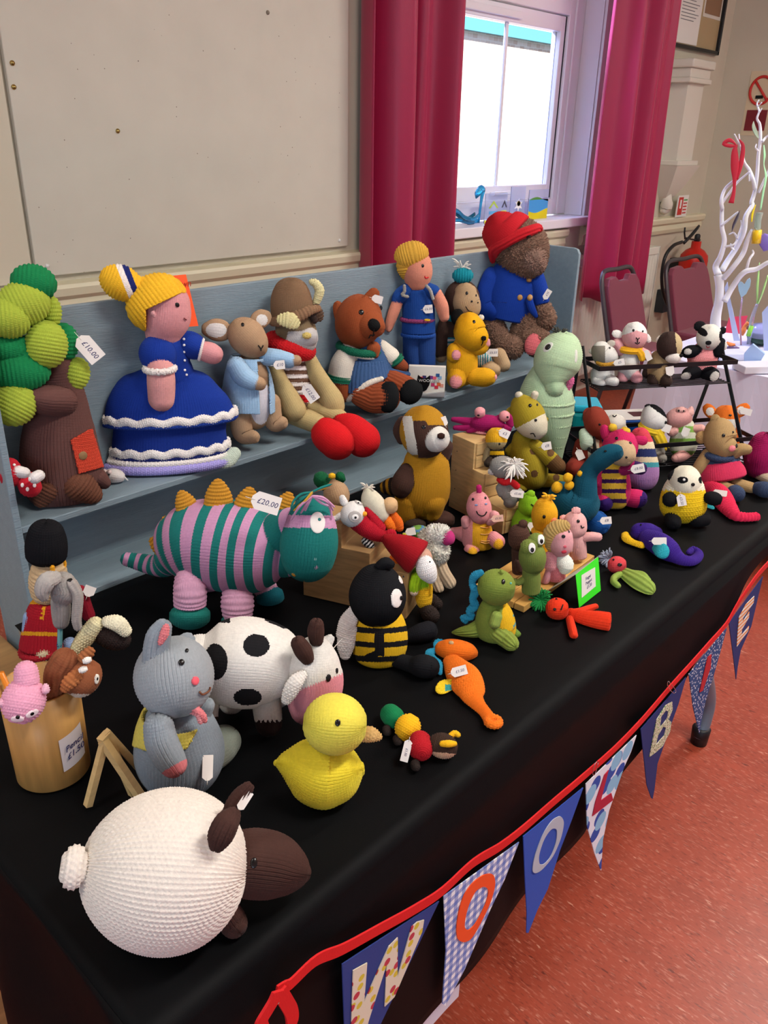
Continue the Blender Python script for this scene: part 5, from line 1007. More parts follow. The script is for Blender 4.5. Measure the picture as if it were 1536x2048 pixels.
T.eye(677, 649, 9, 11); T.eye(742, 665, 5, 9); T.eye(712, 708, 7); T.eye(756, 716, 5); T.line('mouth', [(668, 745), (690, 775), (715, 782)], 3); T.tag(856, 1066, 72, 52, 0, '£6.50', b=-190)
# ---- yellow bear
T = Toy('knitted_bear', 'small bright yellow knitted bear with a black ear, sitting in front of the monkey', 'soft toy', Z3, SHELF, st=9).wall(645, 1130, 1.285)
YB = 'f3b21a'; PW = 'f0a0a4'
T.t('body', [(655, 1030, 0, 75), (645, 1110, 0, 102), (645, 1190, 0, 98), (650, 1215, 0, 80)], YB, flat=.85, st=9)
T.t('head', [(690, 880, 0, 90), (700, 925, -10, 108), (735, 960, -30, 86), (760, 970, -40, 62)], 'f5b416', st=8); T.t('ear', [(640, 860, 20, 36), (612, 820, 20, 44), (612, 800, 20, 36)], '161412', flat=.5, st=8); T.t('ear', [(775, 822, 10, 18)], 'f0e8d8', st=8)
T.t('arm', [(590, 1050, -40, 48), (588, 1085, -60, 48)], YB, st=9); T.e('paw', 602, 1082, 34, 30, 20, ang=90, b=-105, c=PW, st=8, kind='seed'); T.t('arm', [(730, 1050, -20, 32), (780, 1038, -40, 34), (800, 1015, -45, 28)], YB, st=9); T.t('paw', [(815, 1005, -48, 22), (818, 985, -48, 16)], PW, st=8)
T.t('leg', [(615, 1215, -40, 66), (605, 1248, -60, 64)], YB, st=9); T.e('sole', 600, 1265, 50, 44, 26, ang=80, b=-108, c='ee9a9c', kind='seed', st=8); T.t('leg', [(730, 1235, -40, 58), (800, 1238, -50, 62), (822, 1238, -55, 54)], YB, st=9); T.t('sole', [(858, 1238, -60, 26)], PW, st=8)
T.e('nose', 794, 966, 16, 13, 10, b=-112, c='14110f', st=7); T.line('mouth', [(794, 975), (784, 1000), (775, 1015)], 3.5); T.eye(727, 848, 11, 13)
# ---- big furry bear
T = Toy('furry_bear', 'large furry brown bear in a royal blue knitted coat and red knitted hat', 'soft toy', Z3, SHELF, st=10).wall(980, 750, 1.335)
FU = '8a6a58'; CB = '123c9e'
T.t('coat', [(1010, 500, 0, 135), (985, 600, 0, 175), (960, 700, 0, 195), (940, 790, 0, 190), (935, 810, 0, 185)], CB, flat=.7, st=8, caps=(.6, .1))
T.t('head', [(1000, 280, 15, 130), (1050, 330, 0, 168), (1085, 385, -25, 140), (1110, 425, -45, 105)], FU, kind='fur', st=11, flat=.85); T.t('muzzle', [(1130, 410, -80, 84), (1150, 440, -95, 66)], 'a08070', kind='fur', st=10)
T.t('hat', [(880, 150, 10, 48), (905, 190, 8, 96), (960, 240, 0, 150), (990, 265, -5, 168)], 'd0202c', st=10, caps=(1, .05)); T.t('hat_brim', [(850, 410, 0, 30), (862, 350, -60, 38), (940, 300, -150, 32), (1040, 245, -165, 32), (1130, 210, -130, 30), (1175, 198, -60, 26), (1185, 215, -20, 16)], 'c81c28', kind='rib', st=11)
T.t('sleeve', [(830, 560, -20, 88), (790, 650, -40, 90), (800, 740, -60, 82), (850, 780, -80, 60)], CB, st=8); T.t('sleeve', [(1150, 560, -10, 66), (1180, 650, -20, 62), (1195, 720, -30, 52)], CB, st=8, caps=(1, .2))
T.t('paw', [(1205, 770, -30, 56), (1225, 830, -40, 62), (1215, 860, -45, 50)], FU, kind='fur', st=10)
T.t('leg', [(850, 880, -40, 75), (880, 960, -80, 80), (930, 1020, -120, 70)], FU, kind='fur', st=10); T.t('foot', [(930, 1030, -140, 70), (985, 1030, -150, 74)], FU, kind='fur', st=10)
T.t('belly', [(1090, 850, -30, 80), (1080, 940, -40, 95)], FU, kind='fur', st=10); T.t('leg', [(1100, 960, -60, 90), (1170, 980, -90, 80)], FU, kind='fur', st=10); T.t('foot', [(1160, 985, -90, 76), (1165, 1010, -95, 72)], FU, kind='fur', st=10)
T.e('sole', 1138, 1008, 74, 56, 34, ang=75, b=-165, c='e87880', kind='seed', st=9)
T.t('coat_flap', [(1110, 700, -120, 22), (1130, 760, -120, 22), (1160, 812, -110, 10)], CB, st=8, flat=.5); T.line('pocket', [(862, 716), (900, 718), (958, 722)], 3, '0c2a78')
for x, y in ((1040, 560), (1110, 565), (1050, 685), (1118, 680)): T.eye(x, y, 18, 20, c='b8894c', name='button', rough=.5, out=.5)
T.eye(1112, 258, 15, 19, ang=30); T.e('nose', 1190, 428, 30, 18, 16, ang=45, b=-125, c='7a3328', kind='seed', st=8); T.tag(1236, 660, 70, 40, 60, '£35', b=-80)
# ---- mint seahorse
T = Toy('knitted_seahorse', 'tall mint green knitted seahorse with pink fins beside the shelf end', 'soft toy', (0, 0, 1.0), TABLE, st=3.4).ground(1107, 940, 0)
MT = 'c2dcb4'
T.t('body', [(1082, 775, 0, 34), (1092, 800, 0, 50), (1098, 830, 0, 44), (1103, 860, 0, 33), (1107, 890, 0, 21), (1108, 918, 0, 14), (1106, 930, 0, 12)], MT, st=3.4, flat=.8)
for x, y, r_ in ((1096, 800, 50), (1099, 822, 46), (1102, 845, 38), (1105, 868, 29), (1107, 890, 21)): T.ring('ridge', x, y, r_ - 1, 2.6, MT, kind='seed', st=3.2, depth=.82)
T.t('head', [(1122, 702, 0, 36), (1116, 718, -2, 43), (1110, 738, -8, 33), (1107, 760, -18, 20), (1108, 775, -24, 17)], 'cbe4ba', st=3.4); T.e('snout_tip', 1108, 782, 17, 12, 14, b=-26, c='a9bc9c', kind='seed', st=3)
T.t('neck', [(1102, 740, 8, 30), (1085, 770, 4, 34)], MT, st=3.4)
T.eye(1094, 693, 11, 8, c='e4e6dc', name='eye_ring', ang=40, rough=.8, out=.2); p_ = T.eye(1094, 693, 6, 5, c='1c1c1c', ang=40); T.eye(1154, 712, 4, 12, c='e4e6dc', name='eye_ring', ang=0)
T.strands('crown', 1118, 672, 22, 22, 1.6, '4a4a42', ang=(20, 160), b=0, droop=0)
T.t('fin', [(1138, 745, -10, 4), (1141, 762, -12, 7), (1136, 778, -10, 4)], 'e0709c', kind='seed', st=3, flat=.4); T.t('fin', [(1138, 810, 0, 4), (1136, 835, 0, 5), (1130, 862, 0, 3)], 'e065a4', kind='seed', st=3, flat=.4)
# ---- mustard raccoon
T = Toy('knitted_raccoon', 'large mustard knitted raccoon with brown and white striped face, standing by the drawers', 'soft toy', Z6, TABLE, st=10.5).ground(900, 925, -70)
MS = 'c08a1e'; RB = '4c3229'
def maskp(q):
    d = q.x - (q.y - 280) * .16
    return np.where((q.y > 175) & (d > 700) & (d < 765) & (q.y < 430), 1, np.where((q.y > 205) & (d >= 765) & (d < 850 + (q.y - 205) * .4) & (q.y < 450), 2, np.where((q.y >= 235) & (d >= 820), 2, 0))) * 1
T.t('body', [(830, 430, 0, 90), (838, 500, 0, 140), (828, 590, 0, 168), (818, 670, 0, 176), (812, 700, 0, 165)], MS, st=10.5, flat=.85)
T.e('head', 828, 280, 168, 152, 158, ang=100, b=-20, c=[MS, 'ece4d6', RB], st=9.5, pick=maskp); T.t('muzzle', [(895, 320, -110, 84), (915, 325, -130, 76), (935, 322, -140, 56)], 'efe9df', st=9); T.e('nose', 942, 307, 24, 19, 14, b=-202, c='3a2018', kind='seed', st=8)
T.t('ear', [(690, 215, 30, 38), (668, 270, 35, 42), (680, 330, 30, 30)], RB, flat=.5, st=9); T.t('ear', [(940, 190, 0, 24), (955, 200, 5, 18)], RB, flat=.5, st=9)
T.t('arm', [(715, 550, -80, 56), (690, 620, -105, 72), (675, 660, -110, 58)], RB, st=9.5); T.t('arm', [(940, 430, 30, 60), (968, 380, 20, 48)], RB, st=9.5)
T.t('leg', [(735, 730, -40, 98), (722, 810, -50, 78), (720, 870, -52, 50)], MS, st=10, caps=(1, .3)); T.t('leg', [(875, 740, -60, 92), (885, 790, -62, 66), (888, 825, -64, 52)], MS, st=10); T.e('foot', 940, 864, 92, 58, 60, ang=-5, b=None, c=RB, st=9.5); T.e('foot', 770, 905, 70, 42, 50, b=None, c='3a2c22', st=9.5)
T.t('tail', [(680, 640, 60, 60), (610, 645, 90, 55), (575, 650, 100, 40)], [MS, '2a1f1c'], st=9.5, pick=lambda q: (q.t * 5 % 1) > .5); T.eye(822, 248, 14, 12); T.tag(962, 208, 58, 40, 110, None, b=-70)
# ---- mini drawer towers of pale wood
wood = mat('pale_plywood', 'd2b078', .5, bump=.08, bscale=40, vary=.14, vscale=22, stretch=(1, 1, 7)); woodd = mat('oak_board', 'a98659', .55, bump=.1, bscale=40, vary=.22, vscale=16, stretch=(1, 1, 7))
def stair(name, A, s_dir, depth, width, steps, label, m, drawers=True):
    """stair shaped box: A ground corner at the tall end, s_dir along the side, steps=[(run, height)]"""
    s_ = np.array([s_dir[0], s_dir[1], 0.0]); s_ /= np.linalg.norm(s_); n = np.array([s_[1], -s_[0], 0]); n = -n if n @ (np.array([A[0], A[1], 0])) < 0 else n
    A = np.array([A[0], A[1], TABLE]); root = empty(name, A, label, 'drawer box'); P = [A]; x = 0; z = steps[0][1]; P.append(A + np.array([0, 0, z]))
    cuts = []
    for i, (run, h_) in enumerate(steps):
        P.append(A + s_ * (x + run) + np.array([0, 0, h_])); cuts.append((x + run, h_, steps[i + 1][1] if i + 1 < len(steps) else 0)); x += run
        P.append(A + s_ * x + np.array([0, 0, cuts[-1][2]]))
    P = P[:-1] + [A + s_ * x]
    prism('carcass', P, n, width, m, root, bevel=.0008)
    for x_, zh, zl in cuts:
        if not drawers: break
        k = max(1, round((zh - zl) / .034))
        for j in range(k):
            z0 = zl + (zh - zl) * j / k + .0025; z1 = zl + (zh - zl) * (j + 1) / k - .0015; q = [A + s_ * (x_ + .0002) + n * a + np.array([0, 0, b_]) for a, b_ in ((.005, z0), (width - .005, z0), (width - .005, z1), (.005, z1))]
            d_ = prism('drawer', q, s_, .0035, wood, root, bevel=.0006)
    for i in range(3): rod('nail_hole', [A + s_ * (.018 + .0 * i) - n * .0006 + np.array([0, 0, .05 + .045 * i]), A + s_ * .018 + np.array([0, 0, .05 + .045 * i])], .0012, rub, root, ns=8)
    return root
A_ = on_z(897, 1012, TABLE); B_ = on_z(1004, 1069, TABLE); sd = (B_ - A_)[:2]; L1 = np.linalg.norm(sd)
t_ = A_[1]; hA = on_y(906, 868, A_[1])[2] - TABLE
stair('drawer_tower', A_[:2], sd, L1, .085, [(.073, hA), (.036, hA * .66), (L1 - .109, hA * .33)], 'pale wooden stepped mini drawer box below the magenta crab', wood)
A2 = on_z(607, 1190, TABLE); B2_ = on_z(812, 1238, TABLE); sd2 = (B2_ - A2)[:2]; L2 = np.linalg.norm(sd2); hB = on_y(636, 1035, A2[1])[2] - TABLE
S2 = stair('drawer_tower', A2[:2], sd2, .2, .075, [(.077, .157), (.054, .114), (L2 - .131, .090)], 'darker wooden stepped box between the striped dinosaur head and the bee', woodd, False)
STEP1 = TABLE + hA
# ---- crab on top of the drawers
T = Toy('knitted_crab', 'magenta knitted crab with pink bobble eyes on top of the wooden drawers', 'soft toy', Z7, STEP1, st=11).rest(335, 330, 62)
MG = 'a3165e'
T.e('body', 345, 325, 128, 66, 72, ang=-4, c=MG, st=11); T.e('belly', 320, 385, 70, 26, 40, b=-20, c='f0a0a8', kind='seed', st=9)
for pts in (((250, 310, 0, 30), (170, 298, 0, 22), (95, 288, 0, 13)), ((240, 340, -10, 28), (170, 350, -10, 22), (110, 350, -10, 14)), ((430, 290, 0, 30), (490, 270, 0, 28), (515, 330, 0, 20)), ((440, 340, -10, 30), (500, 355, -10, 22)), ((270, 345, -30, 26), (210, 380, -30, 15)), ((400, 350, -20, 26), (350, 390, -30, 14))): T.t('claw', pts, MG, flat=.7, st=9)
for x, y in ((292, 237), (472, 264)): T.e('eye_bobble', x, y, 38, 36, 34, b=-15, c='f2a4a8', st=8)
T.eye(280, 258, 9, 6); T.eye(494, 272, 8, 7); T.line('mouth', [(330, 372), (350, 382), (368, 374)], 4)
# ---- giraffe
T = Toy('knitted_giraffe', 'olive yellow knitted giraffe with brown spots sitting behind the wooden drawers', 'soft toy', Z7, TABLE, st=12).ground(690, 795, -40)
OL = 'b09a28'; GB = '6a4a2a'
def spots(q):
    m = np.zeros(len(q.x), bool)
    for x, y, r_ in ((683, 520, 28), (690, 686, 27), (640, 600, 0), (560, 600, 24)): m |= (q.x - x) ** 2 + (q.y - y) ** 2 < r_ * r_
    return m & q.front
T.t('body', [(600, 430, 10, 62), (620, 520, 0, 100), (650, 610, -10, 120), (670, 690, -15, 112), (675, 710, -15, 95)], [OL, GB], st=12, pick=spots)
T.t('head', [(600, 190, 0, 76), (635, 250, -20, 112), (670, 310, -45, 104), (705, 355, -65, 72)], [OL, 'e8dcc0'], st=11, pick=lambda q: (q.y > 330 - (q.x - 600) * .52))
T.t('horn', [(585, 145, 0, 18), (577, 112, 0, 24)], 'e4dac4', st=8); T.t('horn', [(685, 140, 0, 16), (694, 105, 0, 22)], 'e4dac4', st=8); T.t('ear', [(545, 230, 0, 14), (515, 225, 0, 24), (505, 245, 0, 18)], OL, flat=.4, st=10); T.t('ear', [(760, 270, 10, 12), (775, 290, 10, 14)], OL, flat=.4, st=9)
T.t('arm', [(690, 480, -40, 44), (760, 530, -60, 48), (820, 590, -70, 52), (860, 630, -75, 52)], [OL, GB], st=11, pick=lambda q: ((q.x + q.y) > 1405) | (((q.x - 808) ** 2 + (q.y - 534) ** 2 < 700) & q.front)); T.t('arm', [(540, 500, 0, 38), (510, 520, 0, 30)], [OL], st=11)
T.t('leg', [(750, 735, None, 50), (840, 738, None, 46), (905, 745, None, 42)], [OL, GB], st=11, pick=lambda q: ((q.x - 850) ** 2 + (q.y - 715) ** 2 < 600)); T.t('leg', [(560, 770, -60, 46), (600, 790, -80, 40)], OL, st=11)
T.eye(658, 184, 12); T.eye(712, 181, 7, 10); T.eye(703, 297, 9, 10); T.line('mouth', [(660, 392), (680, 390), (697, 413)], 4); T.tag(778, 483, 70, 56, 10, '£8')
# ---- little bee doll on the step
T = Toy('knitted_bee', 'little knitted bee doll with a yellow cap and striped body on the drawer step', 'soft toy', Z7, TABLE + hA * .66, st=10).ground(400, 640, 0)
T.t('body', [(410, 520, 0, 52), (412, 570, 0, 55)], ['2a2420', 'e8b818'], st=9, pick=lambda q: (q.y > 520) & (q.y < 548) | (q.y > 575) & (q.y < 600)); T.e('head', 412, 430, 80, 74, 72, ang=90, b=-5, c=['efb420', 'b4a074'], st=10, pick=lambda q: q.y > 455)
T.t('arm', [(350, 520, -10, 26), (335, 580, -20, 22)], 'a4906a', st=9); T.t('leg', [(370, 590, -40, 30), (350, 610, -60, 24)], '3a2e26', st=9); T.eye(437, 470, 7, 8); T.tag(470, 390, 80, 58, -25, '£5', b=-60)
# ---- grey dog-like toy with white hair
T = Toy('knitted_goat', 'grey knitted toy with shaggy white hair and a red bow on the lower drawer step', 'soft toy', Z7, TABLE + hA * .33, st=11).ground(490, 935, -40)
GG = '9c9892'
T.e('head', 465, 640, 100, 78, 80, ang=-10, b=0, c=GG, st=11); T.e('ear', 382, 668, 32, 28, 24, b=-20, c='cfcac4', kind='seed', st=9); T.e('ear', 590, 650, 30, 50, 26, b=0, c='8a8680', kind='seed', st=9)
T.strands('hair', 545, 620, 60, 110, 6, 'eeeae2', b=-70, ang=(0, 360), droop=.35, seed=4)
T.t('scarf', [(430, 730, -40, 16), (470, 745, -65, 26), (520, 745, -70, 22), (560, 775, -60, 24)], 'd01f28', kind='seed', st=9); T.t('body', [(480, 760, 0, 52), (500, 830, -10, 56), (520, 860, -15, 50)], GG, st=11)
T.t('arm', [(440, 790, -20, 28), (450, 830, -30, 24)], GG, st=10); T.e('foot', 512, 890, 46, 42, 44, b=-50, c='8a8680', st=10); T.t('leg', [(570, 830, -10, 36), (610, 870, -20, 32)], 'a8a49e', st=10); T.tag(562, 832, 96, 52, -8, '£5.00', b=-100)
# ---- pink dinosaur
T = Toy('knitted_dinosaur', 'small pink knitted dinosaur with a yellow belly and magenta crest', 'soft toy', Z7, TABLE, st=10.5).ground(285, 1250, -70)
PD = 'ee9ca0'; YP = 'f0b428'
T.t('body', [(275, 1040, 0, 70), (272, 1100, 0, 102), (275, 1160, 0, 110), (285, 1195, 0, 98)], [PD, YP], st=10.5, flat=.9, pick=lambda q: (q.x > 240 - (q.y - 1030) * .02) & (q.x < 392) & q.front & (q.y > 1030))
T.t('head', [(280, 890, 0, 72), (285, 935, -8, 86), (295, 975, -20, 76)], PD, st=10); T.t('crest', [(286, 815, 0, 17), (284, 785, 0, 19)], 'c0246c', kind='seed', st=8); T.t('tail', [(195, 1130, 30, 62), (140, 1120, 60, 42), (95, 1108, 80, 26)], PD, st=10)
T.t('arm', [(195, 1055, -30, 34), (188, 1025, -35, 30)], 'f0a8aa', st=10); T.t('arm', [(365, 1030, -40, 32), (400, 1000, -50, 34), (392, 985, -50, 26)], 'f0a8aa', st=10)
for x, y in ((230, 1248), (420, 1188)): T.t('leg', [(x + (30 if x < 300 else -30), y - 30, -50, 48), (x, y - 5, -80, 50)], [PD], st=10); T.e('sole', x + 6, y + 8, 36, 42, 30, b=-112, c=YP, kind='seed', st=9)
T.eye(242, 873, 9, 10); T.eye(333, 861, 9, 10); T.eye(265, 914, 11, 6, c='7a98c8', name='cheek_spot'); T.eye(337, 905, 9, 6, c='7a98c8', name='cheek_spot'); T.line('smile', [(267, 960), (275, 982), (300, 996), (325, 990), (342, 965)], 4.5)
for y_ in (1080, 1130, 1180, 1195): T.line('belly_stitch', [(298, y_ - 6), (330, y_ - 2), (362, y_ - 4)], 4, 'f4b868')
T.tag(420, 1013, 84, 48, 6, '£5.50', b=-115, c='e8b8a4')
# ---- wooden tray with finger puppets
PB_ = [on_z(u, v, TABLE + .014) for u, v in ((1003, 1160), (1172, 1112), (1190, 1122), (1100, 1200), (1060, 1232), (1012, 1200))]
tr = empty('wooden_tray', on_z(1090, 1180, TABLE), 'pale slatted wooden tray carrying the finger puppets', 'tray')
o0 = on_z(1063, 1212, TABLE); e1 = on_z(1186, 1122, TABLE) - o0; e1 /= np.linalg.norm(e1); e2 = np.array([-e1[1], e1[0], 0]); LN = np.linalg.norm(on_z(1186, 1122, TABLE) - o0) + .03
for k in range(5): q = o0 - e1 * .03 + e2 * (k * .0225 - .002); prism('slat', [q, q + e1 * (LN), q + e1 * (LN) + e2 * .021, q + e2 * .021], (0, 0, 1), .013, mat('bamboo_slat', 'd9a95c', .45, vary=.12, vscale=14, stretch=(1, 1, 1)), tr, bevel=.001)
for s_ in (.01, LN - .03): q = o0 - e1 * (.03 - s_); prism('foot_rail', [q - np.array([0, 0, -.0005]), q + e1 * .012, q + e1 * .012 + e2 * .10, q + e2 * .10], (0, 0, 1), .0003, mat('bamboo_slat', 'd9a95c'), tr)
TR = TABLE + .0135
def puppet(nm, lb, gx, gy, b0=0, st=9.5): return Toy(nm, lb, 'finger puppet', Z7, TR, st=st, group=None).ground(gx, gy, b0)
T = puppet('frog_puppet', 'olive green frog finger puppet with white bulging eyes on the tray', 665, 1600)
OG = '7a8a40'
T.t('body', [(665, 1390, 0, 56), (668, 1460, 0, 62), (665, 1545, 0, 62)], OG, st=10, caps=(.5, .1)); T.t('head', [(660, 1230, 0, 62), (675, 1290, 0, 92), (680, 1335, 0, 82)], OG, st=10); T.e('eye_bulge', 652, 1222, 62, 58, 50, b=-30, c=OG, kind='seed', st=10); T.e('eye_bulge', 706, 1172, 60, 52, 50, b=20, c=OG, kind='seed', st=10)
T.t('arm', [(615, 1460, -20, 26), (575, 1480, -30, 24), (535, 1470, -30, 22)], OG, kind='seed', st=9)
for x, y in ((675, 1232), (741, 1170)): q_ = T.eye(x, y, 24, 36, c='f6f4ee', name='felt_eye', out=.15, rough=.9); T.eye(x + 6, y + 10, 13, 17, parent=q_)
T = puppet('bear_puppet', 'dark brown bear finger puppet standing at the back left of the tray', 590, 1455, 0)
T.t('body', [(580, 1240, 0, 52), (585, 1330, 0, 54), (590, 1400, 0, 56)], '4a3028', st=10, caps=(.5, .1)); T.t('head', [(578, 1130, 0, 74), (580, 1165, 0, 78)], '53372c', kind='seed', st=10); T.e('ear', 608, 1052, 32, 30, 24, b=0, c='53372c', kind='seed', st=9); T.t('arm', [(570, 1330, -45, 24), (580, 1390, -50, 22)], '4a3028', st=9)
T = puppet('girl_puppet', 'blonde girl finger puppet in a pink and white frock on the tray', 850, 1480)
T.t('skirt', [(845, 1360, 0, 62), (850, 1420, 0, 66), (852, 1450, 0, 62)], ['d87a80'], kind='seed', st=9, caps=(.4, .1)); T.t('bodice', [(815, 1300, -10, 52), (815, 1350, -15, 54)], ['e8a0a4'], kind='seed', st=10); T.t('apron', [(900, 1310, -25, 48), (915, 1350, -35, 60), (910, 1370, -35, 52)], 'eef0e4', kind='seed', st=9, flat=.7)
T.t('head', [(890, 1150, -5, 74), (885, 1200, -5, 80), (880, 1240, -5, 55)], 'f0b0b4', st=8); T.t('hair', [(830, 1200, 10, 60), (825, 1130, 10, 70), (870, 1085, 5, 62), (905, 1070, 0, 44)], 'c0a060', kind='ga', st=8)
T.t('leg', [(800, 1400, -30, 26), (785, 1440, -40, 24), (765, 1490, -40, 22)], 'f0a8ae', st=9); T.eye(903, 1143, 13, 13); T.eye(944, 1110, 7, 10); T.eye(908, 1260, 18, 14, c='d03a50', name='mouth', rough=.8); T.eye(914, 1222, 11, 10, c='d86070', name='cheek_spot', rough=.8)
T = puppet('pig_puppet', 'pale pink pig finger puppet with arms out at the far end of the tray', 1015, 1325)
PP = 'f3b8b4'
T.t('body', [(1000, 1140, 0, 52), (1008, 1220, 0, 56), (1012, 1290, 0, 58)], PP, st=10, caps=(.5, .1)); T.t('head', [(985, 1045, 0, 80), (990, 1075, -5, 78)], PP, st=10); T.e('ear', 995, 955, 32, 26, 14, b=0, c=PP, kind='seed', st=9); T.e('ear', 905, 1010, 30, 24, 14, b=0, c=PP, kind='seed', st=9)
T.t('arm', [(1055, 1150, 0, 30), (1110, 1145, 0, 30), (1155, 1148, 0, 27)], PP, st=9); T.t('arm', [(960, 1170, -30, 26), (950, 1240, -40, 22)], PP, st=9); T.eye(1010, 1030, 11, 12); T.line('smile', [(1032, 1065), (1040, 1082), (1052, 1075)], 4)
T = puppet('chick_puppet', 'bright yellow chick finger puppet with a tuft of yarn behind the other puppets', 755, 1300, 0); T.root['label'] = 'bright yellow chick finger puppet with a yarn tuft, behind the blonde puppet'
T.t('body', [(740, 1130, 0, 60), (745, 1190, 0, 60), (750, 1250, 0, 60)], 'f3b01e', st=10, caps=(.5, .1)); T.t('head', [(765, 930, 0, 66), (765, 980, 0, 88), (760, 1040, 0, 76)], 'f6b422', st=10); T.strands('tuft', 795, 875, 16, 75, 9, 'f8ba2c', ang=(20, 160), b=0, droop=.2); T.t('tuft_stem', [(775, 890, 0, 26), (795, 865, 0, 18)], 'f6b422', st=8)
T.t('beak', [(815, 1020, -50, 26), (850, 1035, -60, 16)], 'f08a5c', kind='seed', st=8); T.eye(763, 1001, 11, 13); T.t('wing', [(690, 1100, -30, 24), (720, 1115, -50, 22), (770, 1100, -50, 18)], 'f8ba2c', kind='seed', st=9, flat=.5)
T = Toy('frog_puppet', 'lime green frog finger puppet behind the yellow chick puppet', 'finger puppet', Z7, TABLE, st=10).ground(600, 1130, 0)
LM = '8cc022'
T.t('body', [(620, 990, 0, 66), (600, 1050, 0, 72), (595, 1080, 0, 66)], LM, st=10); T.t('head', [(645, 890, -5, 62), (650, 925, -10, 72)], LM, st=10); T.e('eye_bulge', 664, 834, 30, 28, 24, b=-10, c=LM, kind='seed', st=8); T.line('smile', [(668, 908), (690, 926), (712, 900)], 4); T.tag(668, 1070, 60, 44, -60, None, b=-70)
# ---- green edged price sign
P4 = [T.at(0, 0) for _ in ()]
q1, q2, q3, q4 = [(860 + x / 3.491, 1000 + y / 3.491) for x, y in ((1042, 752), (1193, 632), (1175, 398), (1018, 522))]
g1_ = on_z(*q1, TABLE + .001); g2_ = on_z(*q2, TABLE + .001); nn_ = np.cross(g2_ - g1_, [0, 0, 1]); nn_ /= np.linalg.norm(nn_); nn_ = nn_ if nn_ @ (CAM - g1_) > 0 else -nn_
lean = np.array([0, 0, 1.0]) - nn_ * .25; lean /= np.linalg.norm(lean); pn = np.cross(g2_ - g1_, lean); pn /= np.linalg.norm(pn); pn = pn if pn @ (CAM - g1_) > 0 else -pn
def onp(u, v): d = ray(u, v); return CAM + d * (((g1_ - CAM) @ pn) / (d @ pn))
s3, s4 = onp(*q3), onp(*q4); sg_ = empty('price_sign', (g1_ + g2_) / 2, 'neon green edged folded price sign standing by the finger puppet tray', 'sign')
prism('front_card', [g1_, g2_, s3, s4], pn, -.0008, mat('neon_green_card', '3ef02a', .55), sg_); inn = [onp(860 + x / 3.491, 1000 + y / 3.491) + pn * .0006 for x, y in ((1057, 683), (1154, 602), (1150, 468), (1055, 525))]
prism('white_label', inn, pn, .0003, mat('paper', 'e8e6e0', .6), sg_); bk = [s4 - pn * .001, s3 - pn * .001, g2_ - nn_ * .075, g1_ - nn_ * .075]; prism('back_card', bk, pn, -.0008, mat('card_grey', 'c4c8bc', .6), sg_)
axx = (inn[1] - inn[0]); axx /= np.linalg.norm(axx); ayy = np.cross(pn, axx); cc_ = sum(inn) / 4
text3d('writing', 'Finger\nPuppet\n£1.50', cc_ + pn * .0005, axx, ayy, .0085, mat('ink', '2a2a60', .6), sg_)
# ---- red carrot puppet
T = Toy('carrot_puppet', 'red orange knitted carrot puppet with green yarn hair lying in front of the tray', 'soft toy', Z12, TABLE, st=11).lie(890, 800)
RO = 'e83a18'
T.e('head', 888, 762, 76, 74, 66, b=0, c=RO, st=11); T.t('body', [(985, 800, 0, 40), (1080, 830, 0, 54), (1180, 848, 0, 66), (1245, 858, 0, 68)], RO, st=11, flat=.6, caps=(1, .2)); T.t('arm', [(975, 790, 0, 22), (1050, 780, 0, 24), (1110, 760, 0, 22), (1155, 745, 0, 18)], RO, st=10); T.t('arm', [(975, 830, 0, 22), (990, 890, 0, 24), (1003, 945, 0, 24)], RO, st=10)
T.strands('leafy_hair', 775, 700, 110, 100, 7, '17803c', b=-45, ang=(0, 360), droop=.15, seed=3); T.t('leaf_stem', [(800, 700, -30, 10), (845, 715, -70, 8), (865, 735, -95, 7)], '3f7a3c', kind='plain'); T.eye(866, 762, 10); T.eye(880, 690, 7); T.line('mouth', [(912, 772), (922, 755), (930, 732)], 4)
# ---- radish puppet
T = Toy('radish_puppet', 'coral headed puppet with grey yarn hair and a green body lying on the cloth', 'soft toy', Z12, TABLE, st=10).lie(1308, 490)
T.e('head', 1306, 455, 62, 58, 56, c='dc4a50', st=10); T.t('body', [(1345, 510, 0, 40), (1410, 552, 0, 58), (1470, 590, 0, 64), (1515, 618, 0, 56)], '93ac4e', st=11, flat=.5, kind='rib'); T.t('arm', [(1325, 520, 0, 20), (1288, 545, 0, 20), (1285, 575, 0, 20), (1310, 600, 0, 18)], '93ac4e', st=9); T.t('arm', [(1420, 510, 0, 18), (1480, 522, 0, 20), (1520, 560, 0, 18)], '93ac4e', st=9)
T.strands('hair', 1250, 410, 46, 85, 6, '98a2b4', b=-35, ang=(60, 260), droop=.1, seed=8); T.eye(1328, 452, 15, 12); T.eye(1282, 415, 7)
# ---- green dinosaur
T = Toy('knitted_dinosaur', 'green knitted dinosaur with a blue frill and yellow belly beside the tray', 'soft toy', Z9, TABLE, st=13).ground(1300, 745, -60)
DGN = '84963f'
T.t('body', [(1270, 500, 0, 92), (1278, 570, 0, 130), (1285, 640, 0, 142), (1290, 660, 0, 130)], [DGN, 'eebc22', '5aa0a8'], st=13, flat=.85, pick=lambda q: np.where((q.x > 1322 - (q.y - 600) * .14) & (q.x < 1500), np.where((q.x > 1408) & (((q.y * .012 + q.x * .02) % 1) > .72), 2, 1), 0))
T.e('head', 1290, 345, 132, 126, 122, ang=-8, b=-10, c=DGN, st=12); T.t('tail', [(1190, 640, 20, 72), (1110, 665, None, 50), (1030, 675, None, 32), (975, 680, None, 12)], DGN, st=12, kind='rib'); T.t('arm', [(1290, 560, -110, 38), (1275, 610, -135, 36)], '94a850', st=10)
